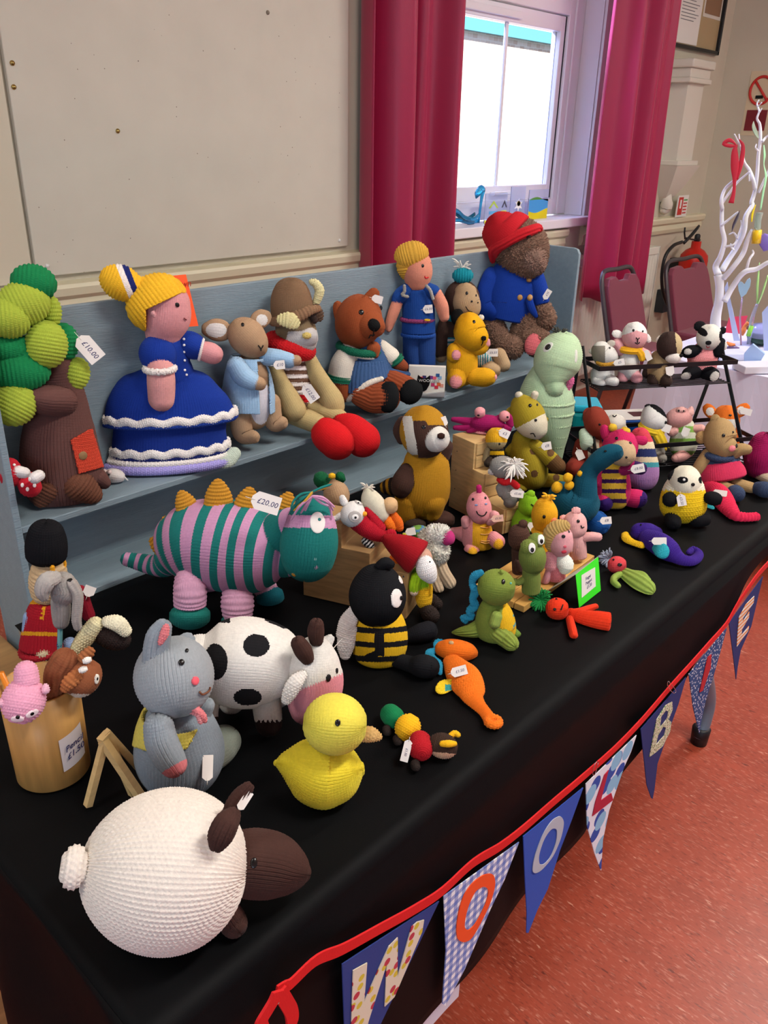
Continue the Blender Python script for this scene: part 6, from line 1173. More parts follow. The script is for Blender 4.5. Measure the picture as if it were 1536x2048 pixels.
T.t('leg', [(1300, 680, -90, 62), (1360, 725, None, 62), (1395, 755, None, 56)], DGN, st=12, kind='rib'); T.t('leg', [(1370, 660, 60, 50), (1420, 700, 60, 44)], '6d8c36', st=12)
T.t('back_frill', [(1175, 240, 5, 24), (1130, 265, 10, 30), (1112, 320, 10, 22), (1135, 370, 5, 32), (1118, 430, 10, 26), (1130, 480, 15, 32), (1095, 520, 20, 28), (1105, 560, 20, 26), (1045, 570, 25, 22), (1065, 595, 25, 20)], '2c94b8', kind='seed', st=10, flat=.5); T.t('nose_horn', [(1325, 225, -30, 12), (1335, 240, -40, 10)], DGN, kind='plain'); T.eye(1343, 302, 13, 18); T.eye(1397, 315, 8, 8, c='5ab0a0', name='cheek_spot')
# ---- orange seahorse
T = Toy('knitted_seahorse', 'orange knitted seahorse with blue frills lying on the cloth behind the caterpillar', 'soft toy', Z9, TABLE, st=12).lie(1070, 1060)
OR = 'f47a1c'
T.t('head', [(900, 800, 0, 62), (950, 805, 0, 80), (1020, 815, 0, 82), (1080, 822, 0, 66), (1110, 828, 0, 46)], OR, st=11, flat=.75); T.t('body', [(955, 880, 0, 60), (1010, 960, 0, 98), (1065, 1030, 0, 118), (1105, 1100, -5, 96), (1125, 1160, -8, 66), (1160, 1210, -10, 48), (1205, 1260, -12, 40), (1240, 1310, -12, 42)], OR, kind='seed', st=13, flat=.55)
T.ring('tail_curl', 1268, 1330, 36, 30, OR, b=-2, kind='seed', st=12); T.t('fin', [(960, 1060, -20, 40), (910, 1080, -8, 54), (890, 1095, -5, 48)], ['f0cc28', '3a9a98'], kind='seed', st=11, flat=.3, pick=lambda q: (q.x > 915) & (abs(q.y - 1082) < 26))
T.t('frill', [(905, 748, -40, 18), (862, 755, -30, 32), (848, 800, -25, 20), (800, 832, -15, 34), (835, 870, -20, 22), (862, 905, -20, 32), (868, 950, -15, 28), (878, 978, -10, 16)], '2a93b8', kind='seed', st=10, flat=.4)
T.eye(960, 748, 20, 14, c='c8a878', name='button_eye', rough=.5, out=.5, ang=-20); T.tag(1016, 960, 118, 68, 15, '£1.50')
# ---- caterpillar
T = Toy('knitted_caterpillar', 'knitted caterpillar of green, yellow, red and brown balls near the table edge', 'soft toy', Z9, TABLE, st=11).lie(640, 1440)
T.t('segment', [(515, 1275, 0, 72), (538, 1298, 0, 76)], '14834e', st=11); T.e('segment', 642, 1372, 100, 92, 92, ang=60, b=0, c='f5bb1c', kind='seed', st=13); T.t('segment', [(732, 1480, 0, 80), (738, 1525, 0, 84)], 'b51622', kind='seed', st=12); T.e('head', 898, 1505, 106, 88, 88, ang=-15, b=0, c=['3c2a20', 'd0a584'], st=11, kind='seed', pick=lambda q: q.y > 1548 + (q.x - 800) * .08)
for pts in (((940, 1445, -110, 18), (985, 1415, -120, 22), (1010, 1425, -120, 18)), ((895, 1490, -150, 20), (940, 1490, -150, 24), (985, 1490, -140, 16))): T.t('antenna', pts, 'f4bc1c', kind='seed', st=9)
for x, y, b_ in ((488, 1385, 0), (565, 1455, 0), (695, 1640, 0)): T.t('foot', [(x, y, b_, 32), (x + 5, y + 22, b_, 30)], '2a201c', kind='seed', st=10)
T.eye(920, 1608, 9, 6); T.tag(632, 1542, 150, 56, -105, '£1.50')
# ---- bee
T = Toy('knitted_bee', 'large black and yellow striped knitted bee with white wings, seen from behind', 'soft toy', Z9, TABLE, st=12.5).ground(430, 905, -80)
BY_ = 'f0c020'
def bees(q): return np.where(((q.y - 645 + abs(q.x - 440) * .10 * 0 + (q.x - 430) ** 2 * .00045) % 104 < 40) & (q.y > 600) | (q.front & (abs(q.x - 435) < 36) & (q.y > 660) & (q.y < 850)) | (q.front & (abs(q.y - 845 + (q.x - 380) * .45) < 26) & (q.x > 330) & (q.x < 450)), 1, 0)
T.t('body', [(440, 590, 0, 150), (438, 660, 0, 188), (437, 740, 0, 198), (437, 800, 0, 182), (440, 825, 0, 155)], [BY_, '17161a'], st=13, flat=.9, pick=bees)
T.t('head', [(420, 350, 0, 168), (420, 410, -8, 198), (420, 455, -10, 178)], '141418', st=12.5); T.t('topknot', [(440, 190, 0, 32), (480, 168, -5, 36), (515, 178, -5, 26)], '141418', st=11)
W_ = yarn('f2eee8'); T.eye(566, 428, 50, 66, c=W_, name='eye_patch', out=.22); T.eye(592, 285, 30, 46, c=W_, name='eye_patch', out=.22)
T.t('wing', [(250, 520, -40, 44), (205, 600, -60, 62), (165, 690, -80, 46)], 'efe9e6', kind='seed', st=13, flat=.35); T.t('wing', [(215, 660, -70, 60), (190, 760, -90, 64), (185, 840, -100, 38)], 'efe9e6', kind='seed', st=13, flat=.35)
T.t('leg', [(560, 880, None, 50), (680, 915, None, 58), (760, 925, None, 80), (795, 930, None, 74)], '121216', st=12); T.t('leg', [(640, 710, None, 44), (740, 680, None, 68), (790, 665, None, 70)], '16161c', st=12); T.eye(600, 428, 14, 16); T.eye(610, 268, 6, 8)
# ---------------------------------------------------------------- two tier wire rack
G0 = np.array([1.952, .756, 0]); LX = np.array([.846, -.533, 0]); WX_ = np.array([.533, .846, 0])
def rk(s, o, z): return G0 + LX * s + WX_ * o + np.array([0, 0, z])
rackm = mat('black_powder_coat', '17181b', .35, metal=.2)
rk_root = empty('wire_rack', rk(-.05, .06, TABLE), 'black two tier wire rack full of small knitted animals', 'rack')
def fbar(name, pts, w_=.0058, t_=.0016, closed=False):
    P = np.array(pts); rod(name, P, w_, rackm, rk_root, ns=4, closed=closed, flat=.35, flatdir=(0, 0, 1))
def seg(name, a, b, w_=.0058, th=.003):
    a, b = np.array(a), np.array(b); d = (b - a) / np.linalg.norm(b - a); n = np.cross(d, LX); n /= np.linalg.norm(n); V = [a + LX * sx_ * th / 2 + n * sy_ * w_ for sx_, sy_ in ((-1, -1), (1, -1), (1, 1), (-1, 1))] + [b + LX * sx_ * th / 2 + n * sy_ * w_ for sx_, sy_ in ((-1, -1), (1, -1), (1, 1), (-1, 1))]
    pydata(name, V, [(0, 1, 2, 3), (7, 6, 5, 4), (0, 4, 5, 1), (1, 5, 6, 2), (2, 6, 7, 3), (3, 7, 4, 0)], rackm, rk_root)
def rim(name, s0, s1, o0, o1, z, h=.0055):
    for (a, b) in (((s0, o0), (s1, o0)), ((s1, o0), (s1, o1)), ((s1, o1), (s0, o1)), ((s0, o1), (s0, o0))):
        A, B = rk(*a, z), rk(*b, z); d = (B - A) / np.linalg.norm(B - A); n = np.cross(d, [0, 0, 1]) * .0015
        V = [A - n + [0, 0, -h], A + n + [0, 0, -h], A + n + [0, 0, h], A - n + [0, 0, h], B - n + [0, 0, -h], B + n + [0, 0, -h], B + n + [0, 0, h], B - n + [0, 0, h]]
        pydata(name, V, [(0, 1, 2, 3), (7, 6, 5, 4), (0, 4, 5, 1), (1, 5, 6, 2), (2, 6, 7, 3), (3, 7, 4, 0)], rackm, rk_root)
def wires(s0, s1, o0, o1, z, n):
    for k in range(n): o_ = o0 + (o1 - o0) * k / (n - 1); rod('shelf_wire', [rk(s0, o_, z), rk(s1, o_, z)], .0016, rackm, rk_root, ns=6)
    for s_ in (s0, (s0 + s1) / 2, s1): rod('cross_wire', [rk(s_, o0, z - .003), rk(s_, o1, z - .003)], .0018, rackm, rk_root, ns=6)
rim('basket_rim', -.226, .166, .085, .185, 1.017); wires(-.218, .155, .085, .185, .963, 10)
rim('basket_rim', -.25, .222, .03, .195, .825); wires(-.24, .205, .035, .19, .766, 12)
for s_, ap, zt, fb in ((-.236, .172, 1.055, .194), (.192, .195, 1.024, .262)):
    seg('leg', rk(s_, .0, TABLE + .006), rk(s_, ap - .008, zt)); seg('leg', rk(s_, fb, TABLE + .006), rk(s_, ap, zt)); rod('foot_bar', [rk(s_, -.002, TABLE + .005), rk(s_, fb, TABLE + .005)], .0035, rackm, rk_root, ns=6)
UP = .965; LO = .768
def rt(nm, lb, x, y, b0=0, pl=UP, st=8.5): return Toy(nm, lb, 'soft toy', Z8, pl, st=st, group=None).ground(x, y, b0)
# top tier
T = rt('knitted_goat', 'white and grey knitted goat at the left end of the top rack tier', 310, 545, -30)
T.t('body', [(320, 420, 0, 62), (310, 480, 0, 82), (315, 510, 0, 74)], 'e4e2dc', st=8.5, flat=.85); T.t('head', [(300, 300, 0, 66), (325, 330, -10, 76), (360, 345, -20, 58)], ['8d8578', 'e8e4dc'], st=8.5, pick=lambda q: (q.x > 330) | (q.y < 262)); T.e('ear', 236, 300, 26, 22, 14, b=0, c='c9c2b4', kind='seed', st=7); T.e('ear', 375, 245, 28, 24, 14, b=0, c='c9c2b4', kind='seed', st=7)
T.t('scarf', [(280, 385, -60, 16), (330, 402, -75, 18), (395, 388, -60, 16)], 'c89432', kind='seed', st=8); T.t('leg', [(360, 510, -50, 38), (395, 525, -60, 32)], 'e4e2dc', st=8); T.t('leg', [(270, 520, -40, 38), (300, 535, -60, 34)], 'e4e2dc', st=8); T.eye(364, 279, 7, 8); T.tag(432, 384, 74, 46, 12, '£5', b=-75)
T = rt('knitted_lamb', 'white knitted lamb with a pink face and yellow scarf on the top rack tier', 510, 530, -20)
T.t('body', [(505, 320, 0, 58), (500, 400, 0, 76), (505, 440, 0, 66)], 'f0ece4', st=8.5); T.e('head', 545, 190, 98, 84, 86, ang=100, b=-5, c=['f0b0b2', 'f4f0ea'], st=8.5, pick=lambda q: (q.y < 150 - (q.x - 545) * .0 + np.abs(q.x - 560) * .35) | ~q.front)
T.e('ear', 418, 176, 38, 28, 14, ang=-20, b=0, c='f4f0ea', kind='seed', st=8); T.e('ear', 640, 205, 36, 20, 12, ang=-60, b=10, c='f4f0ea', kind='seed', st=8)
T.t('arm', [(450, 300, -20, 34), (425, 262, -20, 38), (415, 250, -20, 34)], 'f0b0b2', st=8.5); T.t('arm', [(590, 310, -10, 34), (630, 330, -20, 34)], 'f0b0b2', st=8.5)
T.ring('scarf', 515, 285, 66, 24, 'eeb426', b=-5, kind='rib', st=8); T.t('scarf_end', [(575, 300, -60, 22), (595, 325, -66, 24), (602, 352, -66, 22)], 'eeb426', kind='rib', st=8, flat=.5); T.t('leg', [(465, 470, -20, 38), (458, 500, -25, 36)], 'eeacb0', st=8.5); T.t('leg', [(535, 460, -20, 38), (560, 500, -25, 38)], 'eeacb0', st=8.5)
T.eye(537, 146, 8, 9); T.eye(608, 154, 6, 8); T.line('nose', [(558, 202), (568, 212), (580, 204)], 3.5); T.line('nose', [(568, 212), (568, 240)], 3.5); T.line('mouth', [(548, 238), (568, 246), (584, 236)], 3.5); T.tag(640, 330, 80, 40, -60, None, b=-70)
T = rt('knitted_dog', 'brown and tan knitted dog with its head bowed on the top rack tier', 735, 545, -20)
T.t('body', [(730, 360, 10, 66), (720, 420, 0, 80), (725, 470, -10, 74)], 'ab9068', st=8.5); T.e('head', 800, 262, 100, 84, 84, ang=100, b=-20, c=['43302a', 'cbb488'], st=8.5, pick=lambda q: q.x > 848 + (q.y - 250) * .1); T.t('muzzle', [(815, 340, -60, 44), (845, 352, -70, 36)], 'ece4da', kind='seed', st=7)
T.e('ear', 730, 215, 32, 24, 18, ang=60, b=-10, c='d8d0c4', kind='seed', st=7); T.e('nose', 884, 335, 16, 12, 10, b=-80, c='1a1414', kind='seed', st=6); T.t('leg', [(690, 490, -40, 44), (682, 515, -50, 40)], '3c2b24', st=8.5); T.t('leg', [(770, 500, -50, 44), (775, 522, -60, 40)], '3c2b24', st=8.5); T.t('arm', [(650, 430, 0, 34), (635, 465, 0, 30)], '3c2b24', st=8.5)
T.tag(805, 447, 66, 56, 100, None, b=-90)
T = rt('knitted_panda', 'knitted panda in a pink jumper at the right end of the top rack tier', 1030, 500, -20)
T.t('body', [(1050, 300, 0, 72), (1040, 350, 0, 100), (1045, 390, 0, 98)], 'ee9a9c', st=9, kind='seed', flat=.8); T.e('head', 1090, 200, 92, 84, 86, ang=90, b=-10, c=['f0ece0', '131216'], st=8, pick=lambda q: q.front & ((((q.x - 1042) * .8 + (q.y - 160) * .6) / 42) ** 2 + (((q.y - 160) * .8 - (q.x - 1042) * .6) / 26) ** 2 < 1) | q.front & (((q.x - 1180) / 18) ** 2 + ((q.y - 190) / 44) ** 2 < 1))
T.e('ear', 1022, 118, 40, 36, 20, b=20, c='141318', kind='seed', st=7); T.e('ear', 1190, 150, 22, 26, 16, b=30, c='141318', kind='seed', st=7); T.e('nose', 1085, 240, 20, 15, 12, b=-98, c='131216', kind='seed', st=6); T.line('mouth', [(1070, 262), (1080, 276), (1095, 270)], 3, 'c83a46')
T.t('arm', [(1010, 295, -40, 34), (950, 305, -60, 42), (930, 310, -60, 36)], '141318', st=8.5); T.t('arm', [(1150, 310, -20, 32), (1165, 270, -20, 34), (1175, 235, -10, 28)], '141318', st=8.5); T.e('paw', 935, 305, 26, 22, 10, b=-100, c='d8d4cc', kind='seed', st=7); T.e('paw', 1205, 262, 16, 28, 12, b=-20, c='e4e0d8', kind='seed', st=7)
T.t('leg', [(990, 450, -50, 52), (945, 470, -80, 48)], '141318', st=8.5); T.t('leg', [(1080, 460, -50, 52), (1115, 475, -80, 46)], '141318', st=8.5); T.e('sole', 922, 483, 36, 26, 12, b=-125, ang=20, c='cfcac2', kind='seed', st=7); T.e('sole', 1130, 485, 36, 28, 12, b=-125, ang=60, c='cfcac2', kind='seed', st=7)
# lower tier
T = rt('knitted_fox', 'russet knitted fox with pale belly and mint scarf, left of the rack', 205, 1190, -30, TABLE)
T.t('body', [(225, 930, 0, 62), (215, 1020, 0, 92), (215, 1080, 0, 88)], ['9a3a2a', 'cfc0a6'], st=8.5, pick=lambda q: q.front & (q.x > 205) & (q.x < 285) & (q.y < 1090)); T.t('head', [(255, 790, 0, 80), (275, 840, -15, 84), (295, 890, -30, 54)], '9c3f2e', st=8.5); T.e('ear', 200, 750, 36, 28, 14, ang=60, b=0, c='8a3426', kind='seed', st=7); T.t('scarf', [(175, 900, -40, 34), (195, 960, -70, 48), (185, 990, -75, 34)], 'c4dac4', kind='seed', st=8)
T.t('arm', [(150, 980, -10, 38), (130, 1050, -20, 38)], '8a3426', st=8.5); T.t('leg', [(130, 1130, None, 66), (100, 1160, None, 58)], '96382a', st=8.5); T.t('leg', [(190, 1130, None, 52), (195, 1165, None, 48)], '96382a', st=8.5); T.eye(290, 836, 8); T.tag(145, 1057, 76, 52, -65, None, b=-105)
T = rt('knitted_chick', 'cream knitted animal with yellow ears behind the pink dragon in the rack', 400, 1060, 20, LO)
T.t('body', [(420, 890, 0, 70), (420, 980, 0, 76)], 'eee8d8', st=8.5); T.e('head', 405, 835, 72, 70, 68, b=0, c='f2ece0', st=8.5); T.t('ear', [(350, 845, -50, 26), (390, 860, -60, 28)], 'f0c23c', kind='seed', st=8); T.t('ear', [(470, 880, -50, 26), (490, 885, -50, 22)], 'f0c23c', kind='seed', st=8); T.line('mouth', [(385, 772), (400, 780), (412, 772)], 4)
T = rt('knitted_badger', 'black and white knitted badger in a yellow scarf on the lower rack tier', 700, 1090, -30, LO)
T.t('body', [(665, 930, 0, 66), (670, 1000, 0, 82), (690, 1035, -10, 72)], '9c968c', st=8.5); T.t('head', [(670, 760, 0, 66), (685, 800, -10, 84), (715, 825, -25, 56)], ['f2eee8', '151418'], st=8, pick=lambda q: (np.abs((q.y - 715) - (q.x - 690) * .75 + 12) < 24) & (q.x > 640)); T.e('ear', 645, 708, 26, 20, 12, b=0, c='1a181c', kind='seed', st=7); T.e('nose', 764, 822, 16, 13, 10, b=-50, c='151418', kind='seed', st=6)
T.ring('scarf', 668, 868, 66, 30, 'ecc92e', b=-5, kind='rib', st=8, tilt=-12); T.t('scarf_end', [(705, 890, -70, 34), (735, 940, -80, 36), (750, 972, -82, 34)], 'ecc92e', kind='rib', st=8, flat=.4); T.strands('scarf_fringe', 760, 985, 8, 40, 4, 'ecc92e', b=-85, ang=(-60, 20), droop=.6); T.t('leg', [(690, 1050, None, 40), (740, 1085, None, 36)], '9a948a', st=8.5); T.tag(770, 862, 76, 56, -20, None, b=-60)
T = rt('knitted_pig', 'pink knitted pig in a green striped jumper looking up on the lower rack tier', 900, 1090, -40, LO)
T.t('body', [(905, 860, 0, 72), (910, 940, 0, 96), (900, 985, 0, 94)], ['8fbe56', 'e6e4cc'], st=8.5, flat=.8, pick=lambda q: ((q.y - 850) // 45).astype(int) % 2); T.e('head', 870, 790, 90, 74, 78, ang=10, b=0, c='eeb0aa', st=8.5); T.e('snout', 885, 735, 34, 24, 28, ang=5, b=-30, c='f2b8b0', st=7); T.t('ear', [(950, 750, 0, 28), (960, 720, 5, 14)], 'f4c0b8', kind='seed', st=7); T.t('ear', [(790, 790, 0, 20)], 'f4c0b8', kind='seed', st=7)
T.eye(868, 738, 6, 7); T.eye(905, 738, 5, 6); T.t('arm', [(840, 880, -40, 32), (818, 890, -45, 32)], 'f2b8b0', st=8); T.t('arm', [(985, 870, -10, 28), (1030, 870, -15, 30)], 'f2b8b0', st=8); T.t('leg', [(940, 1040, None, 34), (870, 1078, None, 36), (850, 1085, None, 30)], 'f0b4ac', st=8.5); T.tag(917, 893, 66, 50, 70, None, b=-105)
T = rt('knitted_fox', 'bright orange knitted fox with white inner ears at the right of the lower rack tier', 1240, 1010, 0, LO)
T.t('body', [(1215, 880, 0, 80), (1220, 960, 0, 90)], ['f07424', 'f0ece4'], st=8.5); T.e('head', 1210, 810, 112, 94, 90, ang=90, b=0, c=['f07c28', 'f2eee6'], st=8.5, pick=lambda q: q.front & (q.y > 800) & (q.x > 1150) & (q.x < 1285)); T.eye(1246, 768, 10, 7)
for x, y, a_ in ((1098, 742, 130), (1325, 735, 40)): T.e('ear', x, y, 62, 38, 14, ang=a_, b=-5, c=['f07c28', 'f4ece4'], kind='st', st=8, pick=lambda q, x=x, y=y: q.front & ((q.x - x) ** 2 + (q.y - y) ** 2 < 30 ** 2))
T.tag(1358, 742, 80, 46, -15, None, b=-25)
# ---- toys on the table at the right
T = Toy('knitted_dragon', 'hot pink knitted dragon with a yellow and purple striped belly', 'soft toy', Z8, TABLE, st=11).ground(400, 1450, -20)
HP = 'd42a66'
T.t('body', [(390, 1120, 0, 88), (385, 1220, 0, 112), (390, 1320, 0, 118), (395, 1370, 0, 98)], [HP, 'e8b83a', '3a1450'], st=11, flat=.85, pick=lambda q: np.where(q.front & (np.abs(q.x - 395) < 88), np.where(((q.y - 1165) % 72) < 30, 2, 1), 0))
T.e('head', 440, 1000, 122, 118, 112, ang=100, b=-10, c=HP, st=11); T.t('muzzle', [(450, 1040, -80, 92), (470, 1060, -105, 74)], 'cfae88', st=9.5); T.t('ear', [(340, 920, 0, 32), (328, 880, 0, 30), (322, 860, 0, 18)], HP, flat=.5, st=9); T.t('ear', [(570, 950, 0, 26), (605, 955, 0, 30)], HP, flat=.5, st=9); T.e('horn', 385, 860, 28, 24, 22, b=0, c='f0c23c', st=8); T.e('horn', 485, 890, 28, 22, 22, b=0, c='f0c23c', st=8)
T.eye(413, 938, 11); T.eye(516, 970, 10, 12); T.eye(486, 1078, 8); T.t('arm', [(330, 1180, -20, 44), (300, 1260, -30, 46)], HP, st=11); T.t('arm', [(450, 1170, -40, 40), (520, 1150, -60, 42), (590, 1160, -70, 38)], ['b02060', '3a1a58'], st=11, pick=lambda q: q.x > 545)
T.t('leg', [(330, 1380, None, 62), (320, 1410, None, 60)], ['d42a66', '3a1a6a'], st=11, pick=lambda q: q.x * .3 + q.y > 1480); T.t('leg', [(480, 1370, None, 58), (550, 1380, None, 66), (570, 1380, None, 62)], ['d42a66', '3a1a6a'], st=11, pick=lambda q: q.x + q.y * .35 > 1070); T.tag(568, 1160, 92, 60, 12, '£8.00', b=-125)
T = Toy('knitted_tea_cosy', 'pastel striped knitted beehive shape beside the pink dragon', 'soft toy', Z8, TABLE, st=11).ground(610, 1320, -60)
def pas(q): return np.where(q.y > 1150, 0, np.where(q.y > 1115, 1, np.where(q.y > 1075, 2, np.where(q.y > 1015, 3, np.where(q.y > 965, 2, 4)))))
T.t('body', [(585, 925, 0, 62), (595, 990, 0, 80), (600, 1060, 0, 92), (605, 1150, 0, 108), (600, 1210, 0, 112), (600, 1225, 0, 104)], ['b888c0', '4aa0ac', 'eedcb8', '2f3a6a', 'e04a5a'], st=11, pick=pas, flat=.9)
T = Toy('knitted_dinosaur', 'dark teal long necked knitted dinosaur with yellow spikes', 'soft toy', Z7, TABLE, st=13).ground(1010, 1120, -40)
TL = '12566c'
T.t('body', [(870, 800, 20, 50), (900, 850, 10, 100), (960, 900, 0, 130), (1030, 910, -10, 125), (1060, 900, -10, 100)], TL, st=13); T.t('neck', [(1050, 860, -10, 92), (1060, 760, -5, 78), (1080, 690, 0, 62), (1120, 630, 0, 58), (1180, 580, -5, 66), (1240, 540, -10, 62), (1280, 530, -12, 52)], TL, st=13)
for x, y, r_ in ((855, 785, 40), (945, 770, 34), (935, 715, 34), (1025, 685, 20)): T.e('back_spike', x, y, r_, r_ * .85, r_ * .8, b=-70 if x < 950 else -40, ang=60, c='f0b822', st=9)
T.t('leg', [(1080, 990, None, 76), (1130, 1035, None, 70), (1170, 1060, None, 66)], '17549a', st=12); T.t('leg', [(1160, 1010, None, 50), (1200, 1050, None, 46)], '17509a', st=12); T.t('leg', [(900, 960, None, 60), (900, 1000, None, 50)], '17549a', st=12); T.eye(1208, 520, 10, 7); T.tag(1213, 1028, 78, 52, 5, '£8', b=-155)
T = Toy('knitted_panda', 'round knitted panda with a bright yellow body at the right of the table', 'soft toy', Z8, TABLE, st=11).ground(900, 1570, -60)
T.t('body', [(915, 1270, 0, 112), (905, 1340, 0, 145), (900, 1420, 0, 162), (900, 1440, 0, 155)], ['f0e8d0', 'efc81e'], kind='seed', st=14, flat=.9, pick=lambda q: q.y > 1320 + 6 * np.sin(q.x * .2), caps=(.85, .75)); EL = lambda q, x, y, a, b_: ((q.x - x) / a) ** 2 + ((q.y - y) / b_) ** 2 < 1
T.e('head', 915, 1260, 122, 108, 112, ang=90, b=-12, c=['f2ead4', '131216'], st=9.5, pick=lambda q: q.front & (EL(q, 897, 1243, 40, 25) | EL(q, 1028, 1243, 18, 24))); T.t('ear', [(845, 1200, -10, 34), (830, 1215, -20, 38), (825, 1240, -25, 28)], '17161a', kind='seed', st=9)
T.eye(905, 1238, 9, c='f4f0e8'); T.eye(973, 1278, 13, 12); T.e('arm', 805, 1385, 52, 50, 40, b=-120, c='131216', st=10); T.e('arm', 1118, 1378, 62, 46, 46, ang=-15, b=-40, c='131216', st=10); T.t('leg', [(820, 1530, None, 54), (830, 1555, None, 50)], '131216', st=10); T.t('leg', [(1000, 1530, None, 56), (1050, 1530, None, 50)], '131216', st=10); T.tag(888, 1390, 84, 60, -80, '£3.50', b=-155)
T = Toy('knitted_seahorse', 'crimson pink knitted seahorse lying behind the yellow panda', 'soft toy', Z8, TABLE, st=10).lie(1220, 1460)
T.t('body', [(1080, 1290, 0, 45), (1150, 1330, 0, 66), (1200, 1400, 0, 70), (1240, 1460, 0, 56), (1290, 1510, 0, 42), (1370, 1520, 0, 36), (1430, 1515, 0, 34)], 'd8264e', kind='ga', st=10, flat=.75); T.t('fin', [(1090, 1440, 0, 24), (1110, 1450, 0, 20)], '3ab4c0', kind='seed', st=8, flat=.4); T.tag(1170, 1338, 96, 44, -8, None)
T = Toy('knitted_seahorse', 'dark purple knitted seahorse with a yellow crest lying at the right of the table', 'soft toy', Z8, TABLE, st=10).lie(800, 1760)
PU = '3a1e82'
T.t('head', [(585, 1625, 0, 66), (640, 1630, 0, 70), (710, 1630, 0, 40)], PU, st=10, flat=.8); T.t('body', [(640, 1670, 0, 66), (720, 1710, 0, 84), (790, 1760, 0, 80), (840, 1800, 0, 56), (890, 1830, 0, 44), (950, 1840, 0, 38), (1000, 1815, 0, 34), (1010, 1780, 0, 30), (975, 1755, -10, 26), (945, 1775, -10, 22)], PU, kind='seed', st=10, flat=.8)
T.t('crest', [(475, 1640, 0, 26), (490, 1680, 0, 34), (530, 1705, 0, 28), (590, 1725, 0, 30)], 'eebc1e', kind='seed', st=10, flat=.6); T.t('fin', [(710, 1730, -70, 40), (745, 1765, -75, 50), (755, 1785, -70, 34)], '2aa4b4', kind='seed', st=9, flat=.4); T.eye(620, 1600, 14, c='f0ecdc', name='button_eye'); T.eye(592, 1572, 8, 5); T.tag(725, 1690, 100, 52, 0, None)
T = Toy('knitted_mouse', 'tan knitted mouse in a pink skirt with blue shoes at the far right', 'soft toy', Z8, TABLE, st=11).ground(1190, 1290, 0)
TM = 'ba9868'
T.t('skirt', [(1165, 1080, 0, 78), (1170, 1150, -10, 130), (1180, 1220, -20, 165)], ['3b4a6a', 'dc3a60'], st=10, flat=.75, caps=(.5, .15), pick=lambda q: q.y > 1130 - (q.x - 1100) * .12); T.ring('collar', 1160, 1055, 92, 26, '3a4866', b=-5, kind='seed', st=9)
T.t('head', [(1165, 890, 0, 96), (1175, 950, -15, 108), (1215, 1000, -40, 70), (1255, 1015, -55, 40)], TM, st=10); T.t('ear', [(1065, 925, -10, 34), (1040, 930, -20, 44), (1030, 945, -25, 32)], 'ab8656', kind='seed', st=9, flat=.5); T.t('ear', [(1150, 850, 10, 30), (1135, 800, 10, 30), (1135, 785, 10, 20)], TM, flat=.5, st=9)
T.t('arm', [(1080, 1060, -40, 42), (1035, 1130, -60, 44), (1000, 1180, -70, 38)], TM, st=10); T.t('arm', [(1260, 1050, -10, 40), (1320, 1020, -10, 40), (1365, 1020, -10, 32)], TM, st=10); T.t('leg', [(1180, 1290, None, 38), (1260, 1320, None, 38)], TM, st=10); T.t('shoe', [(1280, 1335, None, 54), (1290, 1345, None, 56)], '35435f', kind='seed', st=9)
T.t('leg', [(1280, 1270, None, 40), (1390, 1300, None, 38)], TM, st=10); T.t('shoe', [(1455, 1305, None, 48), (1495, 1315, None, 58)], '35435f', kind='seed', st=9); T.eye(1198, 914, 11); T.eye(1266, 892, 7, 9); T.e('nose', 1255, 1012, 26, 22, 16, b=-98, c='f08a92', kind='seed', st=8); T.eye(1292, 992, 9, 16)
T = Toy('knitted_doll', 'knitted toy in a magenta dress cut off by the right edge of the photo', 'soft toy', Z8, TABLE, st=11).ground(1500, 1230, 0); T.root['label'] = 'knitted toy in a magenta dress beside the tan mouse'
T.t('dress', [(1490, 980, 0, 84), (1480, 1060, 0, 115), (1470, 1130, 0, 110)], 'a8165a', kind='st', st=11); T.e('head', 1625, 880, 88, 80, 80, ang=90, b=0, c='d8c0a4', st=10); T.t('arm', [(1420, 1030, -40, 34), (1400, 1100, -60, 34)], 'a8165a', st=10); T.t('leg', [(1430, 1190, None, 36), (1500, 1225, None, 36), (1560, 1250, None, 34)], 'd8c0a4', st=10)
# ---- blue box and teal case
def obox(name, c, right, w_, d_, h_, m, parent=None, bev=.003, z0=TABLE):
    r_ = np.array([right[0], right[1], 0.0]); r_ /= np.linalg.norm(r_); f_ = np.array([-r_[1], r_[0], 0]); P = [c - r_ * w_ / 2, c + r_ * w_ / 2, c + r_ * w_ / 2 + f_ * d_, c - r_ * w_ / 2 + f_ * d_]; P = [np.array([p[0], p[1], z0]) for p in P]
    return prism(name, P, (0, 0, 1), h_, m, parent, bevel=bev), r_, f_
bl = mat('blue_card', '1458b8', .4); cb = on_z(1262, 893, TABLE)
bx = empty('blue_box', cb, 'bright blue box with a white printed lid behind the lower rack tier', 'box'); _, r_, f_ = obox('body', cb, (.80, -.60), .16, .10, .075, bl, bx)
lid = [cb + r_ * a + f_ * b_ for a, b_ in ((-.078, .004), (.078, .004), (.078, .096), (-.078, .096))]; prism('label_panel', [np.array([p[0], p[1], TABLE + .0765]) for p in lid[:4]], (0, 0, 1), .0008, mat('paper', 'e8e6e0'), bx); p_ = [cb + r_ * a + f_ * b_ for a, b_ in ((.01, .03), (.07, .03), (.07, .07), (.01, .07))]; prism('display_panel', [np.array([p[0], p[1], TABLE + .0775]) for p in p_], (0, 0, 1), .0006, mat('dark_red_print', '4a1c26', .4), bx)
